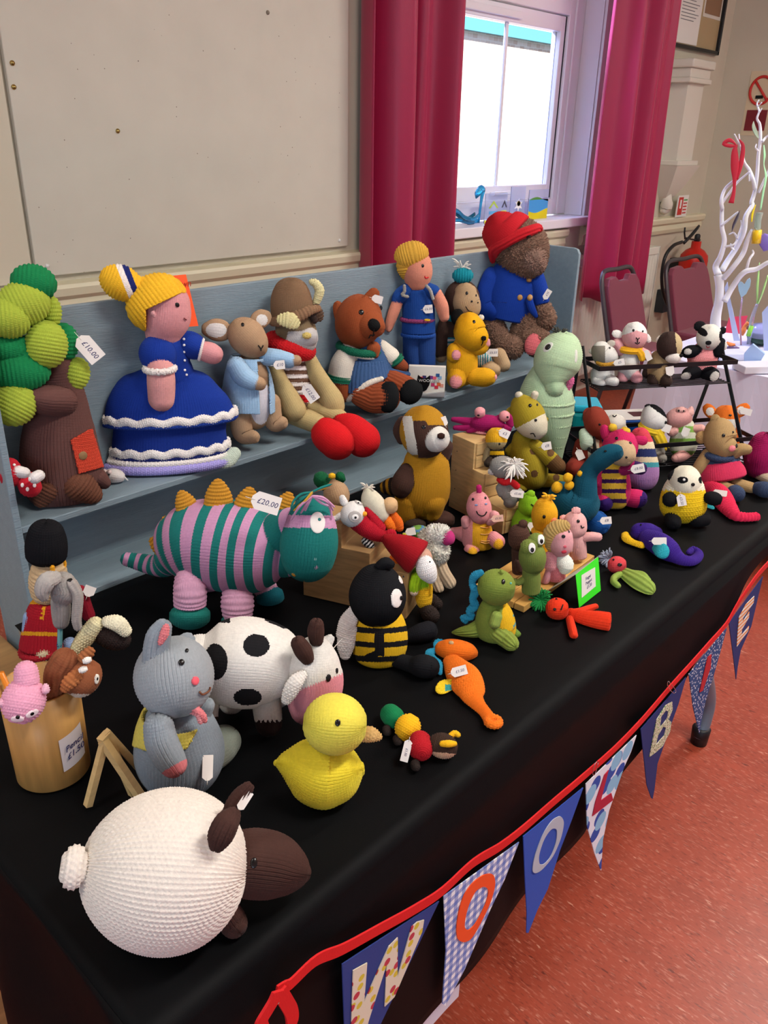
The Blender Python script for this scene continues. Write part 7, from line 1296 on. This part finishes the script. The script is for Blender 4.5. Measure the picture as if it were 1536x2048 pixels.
tcx = on_z(1172, 860, TABLE); tc = empty('plastic_case', tcx, 'teal plastic case with a clear turquoise lid beside the rack legs', 'case'); _, r_, f_ = obox('case_base', tcx, (.62, -.78), .085, .11, .05, mat('teal_plastic', '16a0a4', .25), tc, .01); obox('case_lid', tcx + f_ * .002, (.62, -.78), .083, .106, .02, mat('turquoise_plastic', '2ab8d8', .15), tc, .006, TABLE + .051); obox('catch', tcx - f_ * .004, (.62, -.78), .03, .004, .015, mat('teal_dark', '0c6a70', .3), tc, .001, TABLE + .035)
# ---- guardsman at the left
T = Toy('knitted_guardsman', 'knitted guardsman with a tall black hat and red tunic at the left end', 'soft toy', Z4, TABLE, st=13).ground(255, 1110, -60); GS = T
T.t('tunic', [(270, 760, 0, 66), (262, 830, 0, 90), (255, 930, 0, 105), (250, 1020, 0, 118)], ['b01828', 'e8a21e'], st=13, flat=.85, caps=(.4, .1), pick=lambda q: ((np.abs(q.y - 945 - (q.x - 250) * .02) < 12)) | (q.y < 765) | (q.front & (np.abs(q.x - 268 + (q.y - 790) * .2) < 12) & (q.y > 775) & (q.y < 860) & (((q.y // 14) % 2 < 1) | (q.x > 262))))
T.t('head', [(300, 560, 0, 100), (295, 620, 0, 108), (280, 680, 0, 84)], 'cfb288', st=12, kind='ga'); T.t('bearskin', [(285, 330, 0, 95), (285, 400, 0, 112), (285, 460, 0, 110)], '121116', st=12, caps=(.85, .5)); T.t('chin_strap', [(390, 490, -20, 10), (398, 520, -20, 10), (395, 540, -30, 8)], 'e8a21e', kind='seed', st=9); T.t('badge', [(322, 535, -108, 12), (325, 580, -108, 12)], 'e8a21e', kind='seed', st=9)
T.t('sleeve', [(180, 840, 0, 30), (170, 920, 0, 28)], '9cb4d8', st=11); T.t('hand', [(262, 1062, -70, 46), (270, 1075, -70, 40)], 'cbb894', kind='seed', st=12); T.ring('tunic_hem', 250, 1040, 108, 22, '9a1422', kind='seed', st=12, depth=.9)
T.t('arm', [(490, 690, 60, 40), (525, 780, 60, 36), (545, 830, 55, 34)], 'a01c30', st=12); T.t('cuff', [(430, 1010, 40, 44), (440, 1050, 40, 40)], '9cb4d8', kind='seed', st=10); T.tag(548, 684, 66, 68, 70, None, b=20)
# ---- bamboo pencil pot
pot = on_z(95, 1570, TABLE); d_ = ray(95, 1480); potc = on_z(88, 1530, TABLE); 
pl = on_z(40, 1545, TABLE)
pr_ = .0475; fw = np.array([potc[0], potc[1], 0]); fw /= np.linalg.norm(fw); pc = on_z(118, 1583, TABLE) + fw * pr_ * .98; pc[2] = TABLE
ZT = on_x(96, 1336, pc[0] + .0)[2]
bam = mat('bamboo', 'b98a4c', .4, bump=.05, bscale=40, vary=.2, vscale=55, stretch=(1, 1, .08))
d0 = ray(170, 1345); h0 = float(np.hypot(*pc[:2])); tt = h0 / float(np.hypot(*d0[:2])); potz = HC + d0[2] * tt - TABLE; potz = min(max(potz, .09), .14)
pt_ = empty('pencil_pot', pc, 'round bamboo pot holding pencils with knitted toppers', 'pot'); lathe('pot_wall', pc, [(.0001, 0), (pr_ * .94, 0), (pr_ * .97, .002), (pr_, potz), (pr_ - .004, potz), (pr_ - .006, .006), (.0001, .006)], bam, pt_, 64)
# label wrapped on the pot
va = math.atan2(-pc[1], -pc[0]); V = []; F = []; n = 14
for i in range(n + 1):
    a_ = va + .22 + .75 * i / n
    for z_ in (.028, .078): V.append((pc[0] + (pr_ + .0004) * math.cos(a_), pc[1] + (pr_ + .0004) * math.sin(a_), TABLE + z_ + (.006 * i / n)))
F = [(2 * i, 2 * i + 2, 2 * i + 3, 2 * i + 1) for i in range(n)]; pydata('paper_label', V, F, mat('label_paper', 'e0d6d4', .6), pt_, smooth=True)
am = va + .22 + .40; nn = np.array([math.cos(am), math.sin(am), 0]); tx = np.array([-math.sin(am), math.cos(am), 0]); text3d('writing', 'Pencil\n£1.50', pc + nn * (pr_ + .0016) + np.array([0, 0, .057]), tx * .99 + np.array([0, 0, .12]), np.cross(nn, tx), .0125, mat('ink', '2a2a60'), pt_)
# pencils and toppers
def pencil(label, p0, p1, col, r_=.0036):
    o = empty('pencil', p0, label, 'pencil'); rod('barrel', [p0, p1], r_, mat('pencil_' + col, col, .35), o, ns=6); return o
pin = pc + np.array([0, 0, .012])
def zpt(v4, x, y, D): return None
def topper(nm, lb, x, y, b0, st=13): T = Toy(nm, lb, 'pencil topper', Z4, TABLE, st=st); d = ray(*T.px(x, y)); h_ = float(np.hypot(*pc[:2])) + b0; T._root(d, h_ / float(np.hypot(*d[:2]))); T.root.location.z = T.ref[2]; W_OF[T.root.name] = np.array(T.root.location); T.noclamp = True; return T
T = topper('elephant_topper', 'grey knitted elephant pencil topper on the teal HB pencil', 370, 660, .03)
EG = 'a49e98'
T.t('head', [(385, 640, 0, 72), (395, 680, -5, 76), (385, 705, -5, 62)], EG, st=13); T.t('trunk', [(440, 640, -50, 34), (475, 700, -70, 30), (475, 790, -75, 28), (470, 860, -75, 26), (478, 905, -70, 22)], EG, kind='rib', st=12); T.t('ear', [(340, 600, -50, 36), (290, 620, -75, 48), (262, 680, -85, 40), (270, 725, -85, 20)], 'b4aea8', flat=.4, st=14); T.t('neck', [(372, 750, 0, 52), (375, 820, 0, 50), (375, 870, 0, 42)], EG, st=13); T.eye(428, 617, 17, 12)
p1 = T.at(370, 870, 0); dv = p1 - pin; pn_ = pencil('teal hexagonal HB pencil standing in the bamboo pot under the elephant topper', pin + dv * .02 + np.array([.012, .01, 0]), p1, '4e8a90'); aa = T.at(362, 1000, -14); ta, tu, tv = T.view(aa); text3d('writing', 'HB', aa + tv * .001, -tu, ta, .009, mat('ink', '2a2a60'), pn_, shear=0)
T = topper('badger_topper', 'dark brown and cream knitted pencil topper at the right of the pot', 700, 960, .03)
T.t('head', [(650, 940, 20, 78), (700, 960, 10, 84), (740, 980, 0, 62)], '2e2220', kind='seed', st=12); T.t('stripe', [(660, 870, -30, 34), (720, 880, -50, 48), (770, 925, -60, 38)], 'efe8c8', kind='seed', st=11, flat=.6); T.t('neck', [(585, 890, 0, 48), (540, 950, 0, 52), (490, 1020, 0, 46), (455, 1080, 0, 36)], 'efe6b8', kind='seed', st=13)
p1 = T.at(460, 1085, 0); pencil('pencil under the badger topper', pin + np.array([.006, -.006, 0]), p1, 'c84a2a').__setitem__('label', 'red pencil carrying the cream necked topper in the bamboo pot')
T = topper('dog_topper', 'brown knitted dog pencil topper with white spots, facing right over the pot', 500, 1240, -.03)
T.e('head', 510, 1215, 118, 100, 100, ang=60, b=-30, c=['9c5c3a', 'eee2cc'], st=12, pick=lambda q: q.y > 1312 - (q.x - 400) * .0 - np.maximum(0, q.x - 560) * 1.1); T.t('neck', [(395, 1110, 20, 76), (355, 1180, 20, 74), (335, 1270, 20, 62), (325, 1340, 20, 48)], '8c5234', kind='rib', st=13, swap=False); T.t('ear', [(470, 1200, -110, 36), (430, 1240, -120, 44), (395, 1285, -115, 24)], 'b06c3e', kind='ga', st=11, flat=.5); T.t('ear', [(520, 1090, -40, 40), (550, 1055, -40, 32)], 'a8683e', kind='ga', st=11, flat=.5)
for x, y in ((535, 1108), (510, 1165)): T.e('hair_spot', x, y, 27, 20, 18, ang=20, b=-140, c='f4f0e8', kind='seed', st=9)
q_ = T.eye(597, 1225, 16, 30, c='ece6d8', name='felt_eye', rough=.9); T.eye(600, 1222, 6, 10, parent=q_)
p1 = T.at(330, 1330, 20); pencil('yellow pencil carrying the brown dog topper in the bamboo pot', pin + np.array([-.008, .004, 0]), p1, 'd8a832')
T = topper('pig_topper', 'pink knitted pig pencil topper hanging over the front of the bamboo pot', 150, 1350, -.062)
T.e('head', 145, 1355, 140, 128, 120, ang=80, b=0, c='f0aac4', kind='seed', st=14); T.t('neck', [(165, 1230, 40, 72), (160, 1180, 60, 68)], 'f0aac4', kind='seed', st=14); T.t('ear', [(280, 1290, -40, 24), (280, 1270, -35, 18)], 'f4bcd0', kind='seed', st=11); T.t('ear', [(10, 1370, -20, 26)], 'f4bcd0', kind='seed', st=11)
for x, y in ((198, 1438), (110, 1468)): q_ = T.eye(x, y, 38, 22, c='f0dce0', name='felt_eye', ang=18, rough=.9, out=.2); T.eye(x, y, 12, 11, parent=q_)
p1 = T.at(165, 1180, 60); pencil('white pencil carrying the pink pig topper in the bamboo pot', pin + np.array([-.004, -.012, 0]), p1, 'e8e4dc'); pencil('orange pencil leaning out of the pot to the left', pin + np.array([-.01, .012, 0]), on_y(2, 1345, pc[1] + .02), 'f08a1c'); 
# ---- small wooden easel
ez = empty('mini_easel', on_z(225, 1575, TABLE), 'small wooden easel frame beside the grey mouse', 'easel'); ew = mat('light_pine', 'd8b67c', .5, vary=.12, vscale=20, stretch=(1, 1, 6)); T = Toy('tmp', 'x', 'x', Z4, TABLE, st=12).ground(540, 2000, 0); bpy.data.objects.remove(T.root)
def eb(nm, a, b_, w_=.0042): pydata_ = rod(nm, [a, b_], w_, ew, ez, ns=4, origin=W_OF[ez.name]); return pydata_
top1 = T.at(650, 1560, 40); top2 = T.at(620, 1620, 15)
eb('leg', on_z(540 / 3.072, 960 + 2000 / 3.072, TABLE + .004), T.at(640, 1615, 12)); eb('leg', on_z(900 / 3.072, 960 + 2000 / 3.072, TABLE + .004), T.at(632, 1600, 16), .0048); eb('leg', T.at(880, 1800, 60), T.at(652, 1545, 45)); eb('crossbar', T.at(618, 1612, 8), T.at(665, 1560, 50), .005); eb('leg', on_z(815 / 3.072, 960 + 1930 / 3.072, TABLE + .004), T.at(660, 1570, 45))
# ---- toys around the oak steps
T = Toy('knitted_doll', 'beige headed knitted doll in a dark green hat behind the striped dinosaur head', 'soft toy', Z5B, TABLE, st=20).ground(430, 900, 0); T.noclamp = True
T.t('head', [(410, 230, 0, 120), (435, 300, -10, 138), (455, 360, -20, 96)], 'c8a480', st=20); T.t('hat', [(300, 160, 20, 78), (250, 110, 10, 80), (260, 90, 10, 60)], '12633c', kind='st', st=19); T.t('hat', [(470, 80, 20, 50), (500, 110, 10, 30)], '12633c', st=18); T.e('bobble', 378, 70, 40, 34, 34, b=-60, c='f0bc28', kind='seed', st=16); T.t('body', [(440, 420, 0, 110), (440, 640, 0, 130), (440, 800, 0, 130)], '12633c', st=20)
OS = TABLE + .157
T = Toy('knitted_goose', 'cream knitted goose with orange feet lying on top of the oak steps', 'soft toy', Z5B, OS, st=15).ground(900, 560, 0); T.noclamp = True
T.t('body', [(800, 260, 40, 50), (840, 350, 20, 110), (900, 440, 0, 120), (950, 520, -20, 100)], 'e4dcc4', st=12); T.strands('tail_tassel', 800, 215, 9, 120, 9, 'ece4d4', ang=(-10, 190), b=40, droop=.2); T.e('head', 1065, 420, 88, 92, 84, b=0, c='e0b888', st=16); T.t('foot', [(1000, 540, -30, 50), (1060, 640, -40, 60), (1090, 680, -40, 50)], 'f07c1c', kind='seed', st=15); T.t('foot', [(1110, 540, 0, 46), (1160, 620, -10, 56), (1175, 680, -20, 48)], 'e06818', kind='seed', st=15)
T = Toy('knitted_owl', 'white headed knitted owl in a red cape lying across the oak steps', 'soft toy', Z5B, TABLE + .114, st=16).ground(760, 900, -60); T.noclamp = True
T.t('cape', [(700, 610, 0, 120), (800, 680, -10, 120), (900, 740, -20, 100), (990, 780, -30, 66), (1080, 760, -40, 60)], 'b8142a', kind='seed', st=17); T.t('cape', [(780, 470, 10, 30), (850, 560, 10, 60), (940, 680, 0, 70)], 'b8142a', kind='seed', st=17); T.e('head', 620, 520, 150, 130, 130, ang=60, b=-50, c='f0ece8', st=18)
T.t('ear_tuft', [(520, 380, -20, 44), (500, 330, -20, 34)], 'f0ece8', kind='seed', st=16); T.t('ear_tuft', [(480, 540, -60, 40), (430, 570, -60, 32)], 'f0ece8', kind='seed', st=16); T.strands('ear_fringe', 430, 560, 10, 60, 9, 'f4f0ec', ang=(140, 260), b=-70)
for x, y, r_ in ((652, 558, 74), (690, 385, 52)): q_ = T.eye(x, y, r_, r_ * .9, c=yarn('b4b0ac'), name='eye_ring', out=.15); q2 = T.eye(x + 4, y, r_ * .55, r_ * .5, c=yarn('f4f2ee'), name='eye_white', out=.3, parent=q_); T.eye(x + 8, y + 4, r_ * .2, parent=q_)
T.eye(768, 520, 32, 30, c='e8a024', name='beak', out=.8, rough=.8); T.t('foot', [(770, 840, -60, 40), (830, 890, -70, 44)], ['d8d4d0', '17161a'], st=14, pick=lambda q: ((q.x + q.y) // 26 % 2) > 0)
T = Toy('knitted_gnome', 'knitted gnome with a long red hat and white beard lying against the oak steps', 'soft toy', Z6, TABLE, st=11).ground(850, 1500, -20); T.noclamp = True
RH = 'a8121f'
T.t('hat', [(575, 995, 60, 28), (640, 1030, 40, 62), (710, 1070, 20, 92), (785, 1118, 0, 116)], RH, st=11, caps=(1, .1)); T.t('face', [(812, 1120, -20, 64), (825, 1140, -20, 56)], 'd8a890', st=9); T.t('beard', [(830, 1150, -60, 52), (845, 1200, -70, 64), (870, 1250, -75, 40)], 'f0eeec', kind='seed', st=10); T.eye(868, 1146, 5); T.t('jumper', [(800, 1240, 0, 56), (815, 1310, 0, 64)], '8cc01c', st=10)
T.t('arm', [(778, 1250, -50, 34), (765, 1300, -65, 34), (762, 1325, -65, 32)], 'a4d41e', kind='rib', st=9); T.t('hand', [(762, 1345, -68, 28)], 'e8ccb0', st=9, kind='seed'); T.t('trousers', [(825, 1340, -20, 58), (828, 1400, -25, 52), (830, 1420, -25, 44)], 'eab41c', kind='seed', st=11); T.t('braces', [(860, 1270, -60, 10), (875, 1320, -60, 10), (872, 1360, -60, 10)], 'eab41c', kind='seed', st=8)
T.t('boot', [(835, 1460, None, 40), (870, 1500, None, 54), (880, 1510, None, 50)], '2c211d', kind='seed', st=11); T.t('boot', [(880, 1400, None, 40), (910, 1430, None, 42)], '2c211d', kind='seed', st=11)
T = Toy('knitted_sheep', 'small woolly cream knitted sheep with a magenta nose and tan legs behind the gnome', 'soft toy', Z6, TABLE, st=10).ground(960, 1320, 0)
T.t('body', [(880, 1010, 20, 80), (900, 1060, 0, 84), (915, 1090, 0, 64)], 'ece4d4', kind='fur', st=12); T.t('head', [(900, 970, 0, 60), (940, 965, -20, 52)], 'efe8da', kind='fur', st=11); T.e('snout', 985, 985, 50, 44, 42, ang=-70, b=-40, c='c4367a', kind='st', st=8); T.strands('topknot', 910, 930, 14, 34, 5, 'dcd890', ang=(40, 140), b=-10)
T.t('leg', [(935, 1160, -10, 40), (960, 1220, -20, 40), (1000, 1285, -30, 40)], 'cdb494', kind='rib', st=9); T.t('leg', [(890, 1180, -20, 36), (900, 1260, -40, 36), (925, 1325, -60, 34)], 'cdb494', kind='rib', st=9)
T = Toy('knitted_turtle', 'small blue and green knitted turtle behind the woolly sheep, with a price tag', 'soft toy', Z6, TABLE, st=10).ground(800, 985, 0)
T.e('shell', 795, 955, 70, 50, 60, b=0, c=['5a8ab0', '7cab4a'], st=9, pick=lambda q: (np.sin(q.x * .09) + np.cos(q.y * .11)) > .3); T.t('flipper', [(695, 965, 0, 12), (715, 985, 0, 12)], 'e0d840', kind='seed', st=8); T.tag(738, 946, 66, 50, 10, None, b=-60)
T = Toy('knitted_carrot', 'bit of bright orange knitting tucked behind the gnome hat on the oak steps', 'soft toy', Z5B, TABLE + .09, st=15).ground(1140, 1090, 0); T.noclamp = True; T.t('body', [(1100, 1040, 0, 40), (1160, 1080, 0, 40)], 'f0701c', kind='seed', st=14)
# ---- white tree with glass gifts on the second table
T2Z = .748
tw = mat('white_bark_paint', 'eceef6', .55, bump=.2, bscale=120); ZY = (1380, 160, 7.31); ZW = (1380, 400, 6.4)
T = Toy('decorative_tree', 'white painted branch tree hung with small glass gifts on the white table', 'decoration', (0, 0, 1.0), T2Z, st=3).ground(1436, 708, 0); TR0 = T
def br(pts, b=0, name='branch'):
    P = []
    for i, (x, y, r_) in enumerate(pts): P.append(T.at(x, y, b + 6 * math.sin(i * 1.9 + x)))
    rod(name, P, [q[2] * T.sc for q in pts], tw, T.root, ns=9, smoothn=6 * len(pts), origin=W_OF[T.root.name])
def zw(x, y, r_): return (1380 + x / 6.4, 400 + y / 6.4, r_)
def zy(x, y, r_): return (1380 + x / 7.31, 160 + y / 7.31, r_)
br([(1432, 706, 12), zw(330, 1500, 10), zw(370, 1300, 8.5), zw(380, 1100, 8), zw(370, 960, 9.5)], 0, 'trunk')
br([zw(360, 960, 7), zw(330, 850, 6), zw(390, 720, 5), zw(440, 520, 4.5), zw(410, 360, 4), zw(410, 100, 3.6), zy(470, 1880, 3.6), zy(460, 1760, 3.4), zy(510, 1600, 3), zy(620, 1490, 2.6), zy(690, 1430, 1.6)]); br([zy(470, 1800, 3), zy(540, 1700, 2.6), zy(680, 1510, 2.2), zy(800, 1400, 1.8), zy(870, 1340, 1.4)], 3)
br([zw(410, 900, 6), zw(500, 750, 5.5), zw(600, 600, 5), zw(690, 400, 5), zw(720, 200, 4.6), zw(800, 60, 4), zy(900, 1800, 4), zy(940, 1660, 3.6), zy(980, 1400, 3.2), zy(1000, 1100, 3), zy(1030, 850, 2.8), zy(1020, 650, 2.4), zy(980, 560, 2), zy(1010, 460, 1.6), zy(980, 340, 1.4), zy(1010, 290, 1)], 10)
br([zy(1000, 380, 1.3), zy(1050, 330, .9)], 10); br([zy(1020, 470, 1.3), zy(1050, 410, .9)], 10); br([zy(950, 1600, 3.6), zy(920, 1450, 3.2), zy(870, 1320, 3), zy(790, 1200, 2.6), zy(750, 1000, 2.2), zy(700, 900, 1.8), zy(650, 790, 1.2)], 4); br([zy(780, 1200, 1.8), zy(680, 1160, 1)], 4); br([zy(730, 940, 1.6), zy(715, 790, 1)], 4)
br([zw(430, 1000, 5.5), zw(560, 850, 5), zw(680, 680, 4.6), zw(740, 500, 4.2), zw(800, 380, 3.6)], -8); br([zw(440, 1300, 6), zw(540, 1120, 5.4), zw(700, 920, 5), zw(860, 880, 4.4), zw(1000, 800, 4), zw(1150, 780, 3.4)], -14); br([zw(720, 900, 3), zw(760, 760, 2.4), zw(810, 680, 2), zw(800, 640, 1.2)], -14)
br([zy(1000, 1650, 2.6), zy(1080, 1480, 2.4), zy(1141, 1350, 2), zy(1180, 1200, 1.6)], 12); br([zy(1060, 900, 2.4), zy(1110, 840, 2), zy(1160, 800, 1.6)], 8); br([zw(400, 330, 2.6), zw(520, 230, 2.2), zw(620, 150, 1.6)], 2); br([zw(440, 600, 2.4), zw(560, 570, 2), zw(600, 500, 1.8), zw(560, 420, 1.6), zw(500, 440, 1.2)], 0); br([zw(520, 600, 1.6), zw(560, 640, 1.4), zw(520, 560, 1.2)], 0); br([zw(600, 500, 2), zw(660, 330, 1.6), zw(650, 260, 1)], 0); br([zy(870, 1480, 1.6), zy(860, 1380, 1)], 5); br([zy(1000, 1040, 1.8), zy(960, 990, 1.3), zy(970, 940, 1)], 9)
GW = 'glass gifts hung on the white branch tree'
def tt_(name, pts, c, label, cat='glass ornament', flat=.4, b=-14, trans=.0, cl=0, rough=.2, r_=None):
    m = mat('orn_' + c + ('_g' if trans else ''), c, rough, trans=trans); P = [TR0.at(x, y, b) for x, y, _ in pts]; o = rod(name, P, [q[2] * TR0.sc for q in pts], m, None, ns=12, smoothn=24, origin=P[0], flat=flat); tag(o, label, cat, None); return o
rb_ = tt_('red_ribbon', [zy(690, 960, 1.5), zy(660, 1000, 4), zy(655, 1250, 7), zy(650, 1480, 3), zy(640, 1640, 3), zy(600, 1800, 5)], 'd02840', 'red ribbon bow hanging down from the white tree', 'ribbon', .2, rough=.5); tt2 = rod('ribbon_bow', [TR0.at(*zy(690, 960, 0)[:2], -14), TR0.at(*zy(580, 880, 0)[:2], -14), TR0.at(*zy(490, 930, 0)[:2], -14), TR0.at(*zy(600, 965, 0)[:2], -14), TR0.at(*zy(700, 950, 0)[:2], -14)], [.001, .007, .006, .006, .001], mat('orn_d02840', 'd02840'), rb_, smoothn=20, flat=.3); rod('ribbon_tail', [TR0.at(*zy(*q, 0)[:2], -12) for q in ((720, 870), (770, 950), (750, 1200), (690, 1460))], [.002, .006, .008, .003], mat('orn_d02840', 'd02840'), rb_, smoothn=20, flat=.25)
tt_('glass_leaf', [zy(930, 600, 1), zy(930, 680, 8), zy(970, 790, 8), zy(1010, 860, 1)], 'b4c8b4', 'pale green glass leaf near the top of the white tree', trans=.5, flat=.15); tt_('glass_leaf', [zw(640, 130, 1), zw(600, 230, 7), zw(560, 320, 6), zw(535, 410, 1)], '3a3648', 'dark smoky glass leaf in the middle of the white tree', flat=.2)
tt_('green_ribbon', [zy(1080, 950, 2), zy(1090, 1100, 5), zy(1080, 1230, 2), zy(1110, 1400, 5), zy(1070, 1650, 5), zy(1030, 1900, 4)], 'a0e0ac', 'pale green ribbon hanging on the right of the white tree', 'ribbon', .2, rough=.5)
bt = tt_('glass_bottle', [zw(890, 160, 8), zw(870, 250, 7.5), zw(860, 370, 7), zw(850, 380, 7.5)], 'c8e0d4', 'small glass bottle with a yellow label hung on the white tree', 'bottle', .8, trans=.6); rod('label', [TR0.at(*zw(*q, 0)[:2], -15) for q in ((862, 385), (845, 555))], [8.2 * TR0.sc] * 2, mat('orn_yellow', 'f0c418', .4), bt, ns=12); tt_('yellow_ribbon', [zw(840, 60, 2), zw(800, 180, 5), zw(790, 280, 3)], 'f0d81e', 'yellow ribbon behind the bottle on the white tree', 'ribbon', .2, rough=.5, b=-6)
tt_('glass_disc', [zw(930, 440, 4), zw(970, 520, 12), zw(1000, 640, 8)], '8a78d0', 'violet glass disc at the right edge of the white tree', flat=.2)
# things standing on the second table
def stand(nm, u, v, lb, cat='glass ornament'): p = on_z(u, v, T2Z); T = Toy(nm, lb, cat, (0, 0, 1.0), T2Z, st=3).ground(u, v, 0); return T
T = stand('glass_heart', 1482, 690, 'pale blue glass heart on a clear stem on the white table')
hp_ = [zw(*q, 0)[:2] for q in ((655, 1250), (620, 1150), (615, 1080), (640, 1040), (670, 1050), (695, 1080), (730, 1020), (765, 995), (780, 1030), (770, 1100), (720, 1200))]; prism('heart', [T.at(x, y, 0) for x, y in hp_], -T.dh, .006, mat('pale_blue_glass', 'b8dcf0', .1, trans=.3), T.root, bevel=.001); rod('stem', [T.at(1482, 690, 0), T.at(*zw(640, 1500, 0)[:2], 0), T.at(*zw(670, 1240, 0)[:2], 0)], .004, gclear, T.root)
T = stand('glass_spike', 1466, 696, 'tall pale glass blade standing behind the panda head'); prism('blade', [T.at(*zw(*q, 0)[:2], 0) for q in ((560, 1800), (640, 1800), (520, 1280), (480, 1040), (440, 1120), (480, 1360))], -T.dh, .006, mat('milky_glass', 'c4d4f8', .12, trans=.2), T.root, bevel=.001)
T = stand('glass_stem_flower', 1497, 690, 'green stemmed glass flower standing on the white table'); rod('stem', [T.at(1497, 688, 0), T.at(*zw(800, 1500, 0)[:2], 0), T.at(*zw(860, 1330, 0)[:2], 0)], [.008, .009, .006], mat('clear_art_glass', 'dfe9ff'), T.root, smoothn=10); rod('leaf', [T.at(*zw(*q, 0)[:2], 0) for q in ((860, 1330), (865, 1100), (890, 800))], [.006, .011, .004], mat('green_glass', 'b0dc8c', .15, trans=.2), T.root, smoothn=14, flat=.4); rod('leaf', [T.at(*zw(*q, 0)[:2], 0) for q in ((870, 1330), (930, 1180), (998, 960))], [.006, .010, .006], mat('green_glass', 'b0dc8c'), T.root, smoothn=14, flat=.4); rod('stem_base', [T.at(*zw(*q, 0)[:2], -3) for q in ((745, 1740), (790, 1610))], .010, mat('lime_glass', '8ed04a', .2), T.root)
T = stand('gift_card', 1478, 668, 'red and white gift card standing among the glass gifts', 'card'); prism('card', [T.at(*zw(*q, 0)[:2], 8) for q in ((430, 1740), (650, 1740), (740, 1480), (500, 1500))], T.dh, .002, mat('card_red', 'e0405c', .5), T.root)
T = stand('glass_dish', 1518, 688, 'clear glass dish with a dark green base on the white table'); lathe('bowl', T.ref, [(.0001, .002), (.03, .0), (.05, .012), (.055, .03), (.05, .03), (.03, .008)], mat('dark_green_glass', '2c5048', .08, trans=.3), T.root); lathe('dome', T.ref + np.array([0, 0, .03]), [(.052, 0), (.05, .03), (.035, .055), (.0001, .062)], mat('lilac_glass', 'c4c8f4', .06, trans=.6), T.root)
T = stand('orange_twist', 1484, 678, 'orange and yellow twisted ornament on the white table'); rod('twist', [T.at(*zw(*q, 0)[:2], -4) for q in ((660, 1730), (690, 1660), (700, 1620), (750, 1570))], [.008, .011, .008, .010], mat('orange_glass', 'f08a4a', .3), T.root, smoothn=20)
T = stand('purple_cloth_bag', 1462, 706, 'small purple and orange trinket lying beside the panda', 'ornament'); rod('trinket', [T.at(*zw(*q, 0)[:2], -3) for q in ((470, 1900), (540, 1895), (630, 1905))], [.007, .013, .006], mat('plum_glass', '6a5480', .2), T.root, smoothn=14, flat=.6); rod('wrap', [T.at(*zw(*q, 0)[:2], -3) for q in ((470, 1820), (520, 1850), (580, 1850))], [.004, .008, .004], mat('orange_glass', 'f08a4a'), T.root, smoothn=14)
for k_, (u, v, w2, lb, c_) in enumerate(((1470, 722, .13, 'long white gift box on the white table behind the rack', 'd4d8ec'), (1528, 748, .16, 'white gift box with an open end near the right edge', 'dcdce4'))):
    obox('gift_box', on_z(u, v, T2Z), (.78, -.62), w2, .09, .028, mat('box_' + c_, c_, .5), None, .003, T2Z)[0]; o_ = [o for o in bpy.data.objects if o.name.startswith('gift_box')][-1]; tag(o_, lb, 'box')
T = stand('blue_bag', 1500, 733, 'pale blue folded paper gift bag on the white table', 'bag'); prism('bag', [T.at(*q, 0) for q in ((1488, 742), (1510, 742), (1530, 708), (1506, 688), (1488, 708))], T.dh, .02, mat('pale_blue_paper', 'a8c4f0', .6), T.root, bevel=.002)
T = stand('glass_sail', 1534, 700, 'tall pale blue glass sail at the right edge of the white table'); prism('sail', [T.at(*q, 0) for q in ((1529, 722), (1555, 722), (1550, 600), (1540, 606), (1524, 625))], T.dh, .006, mat('milky_glass', 'c4d4f8'), T.root)
pass
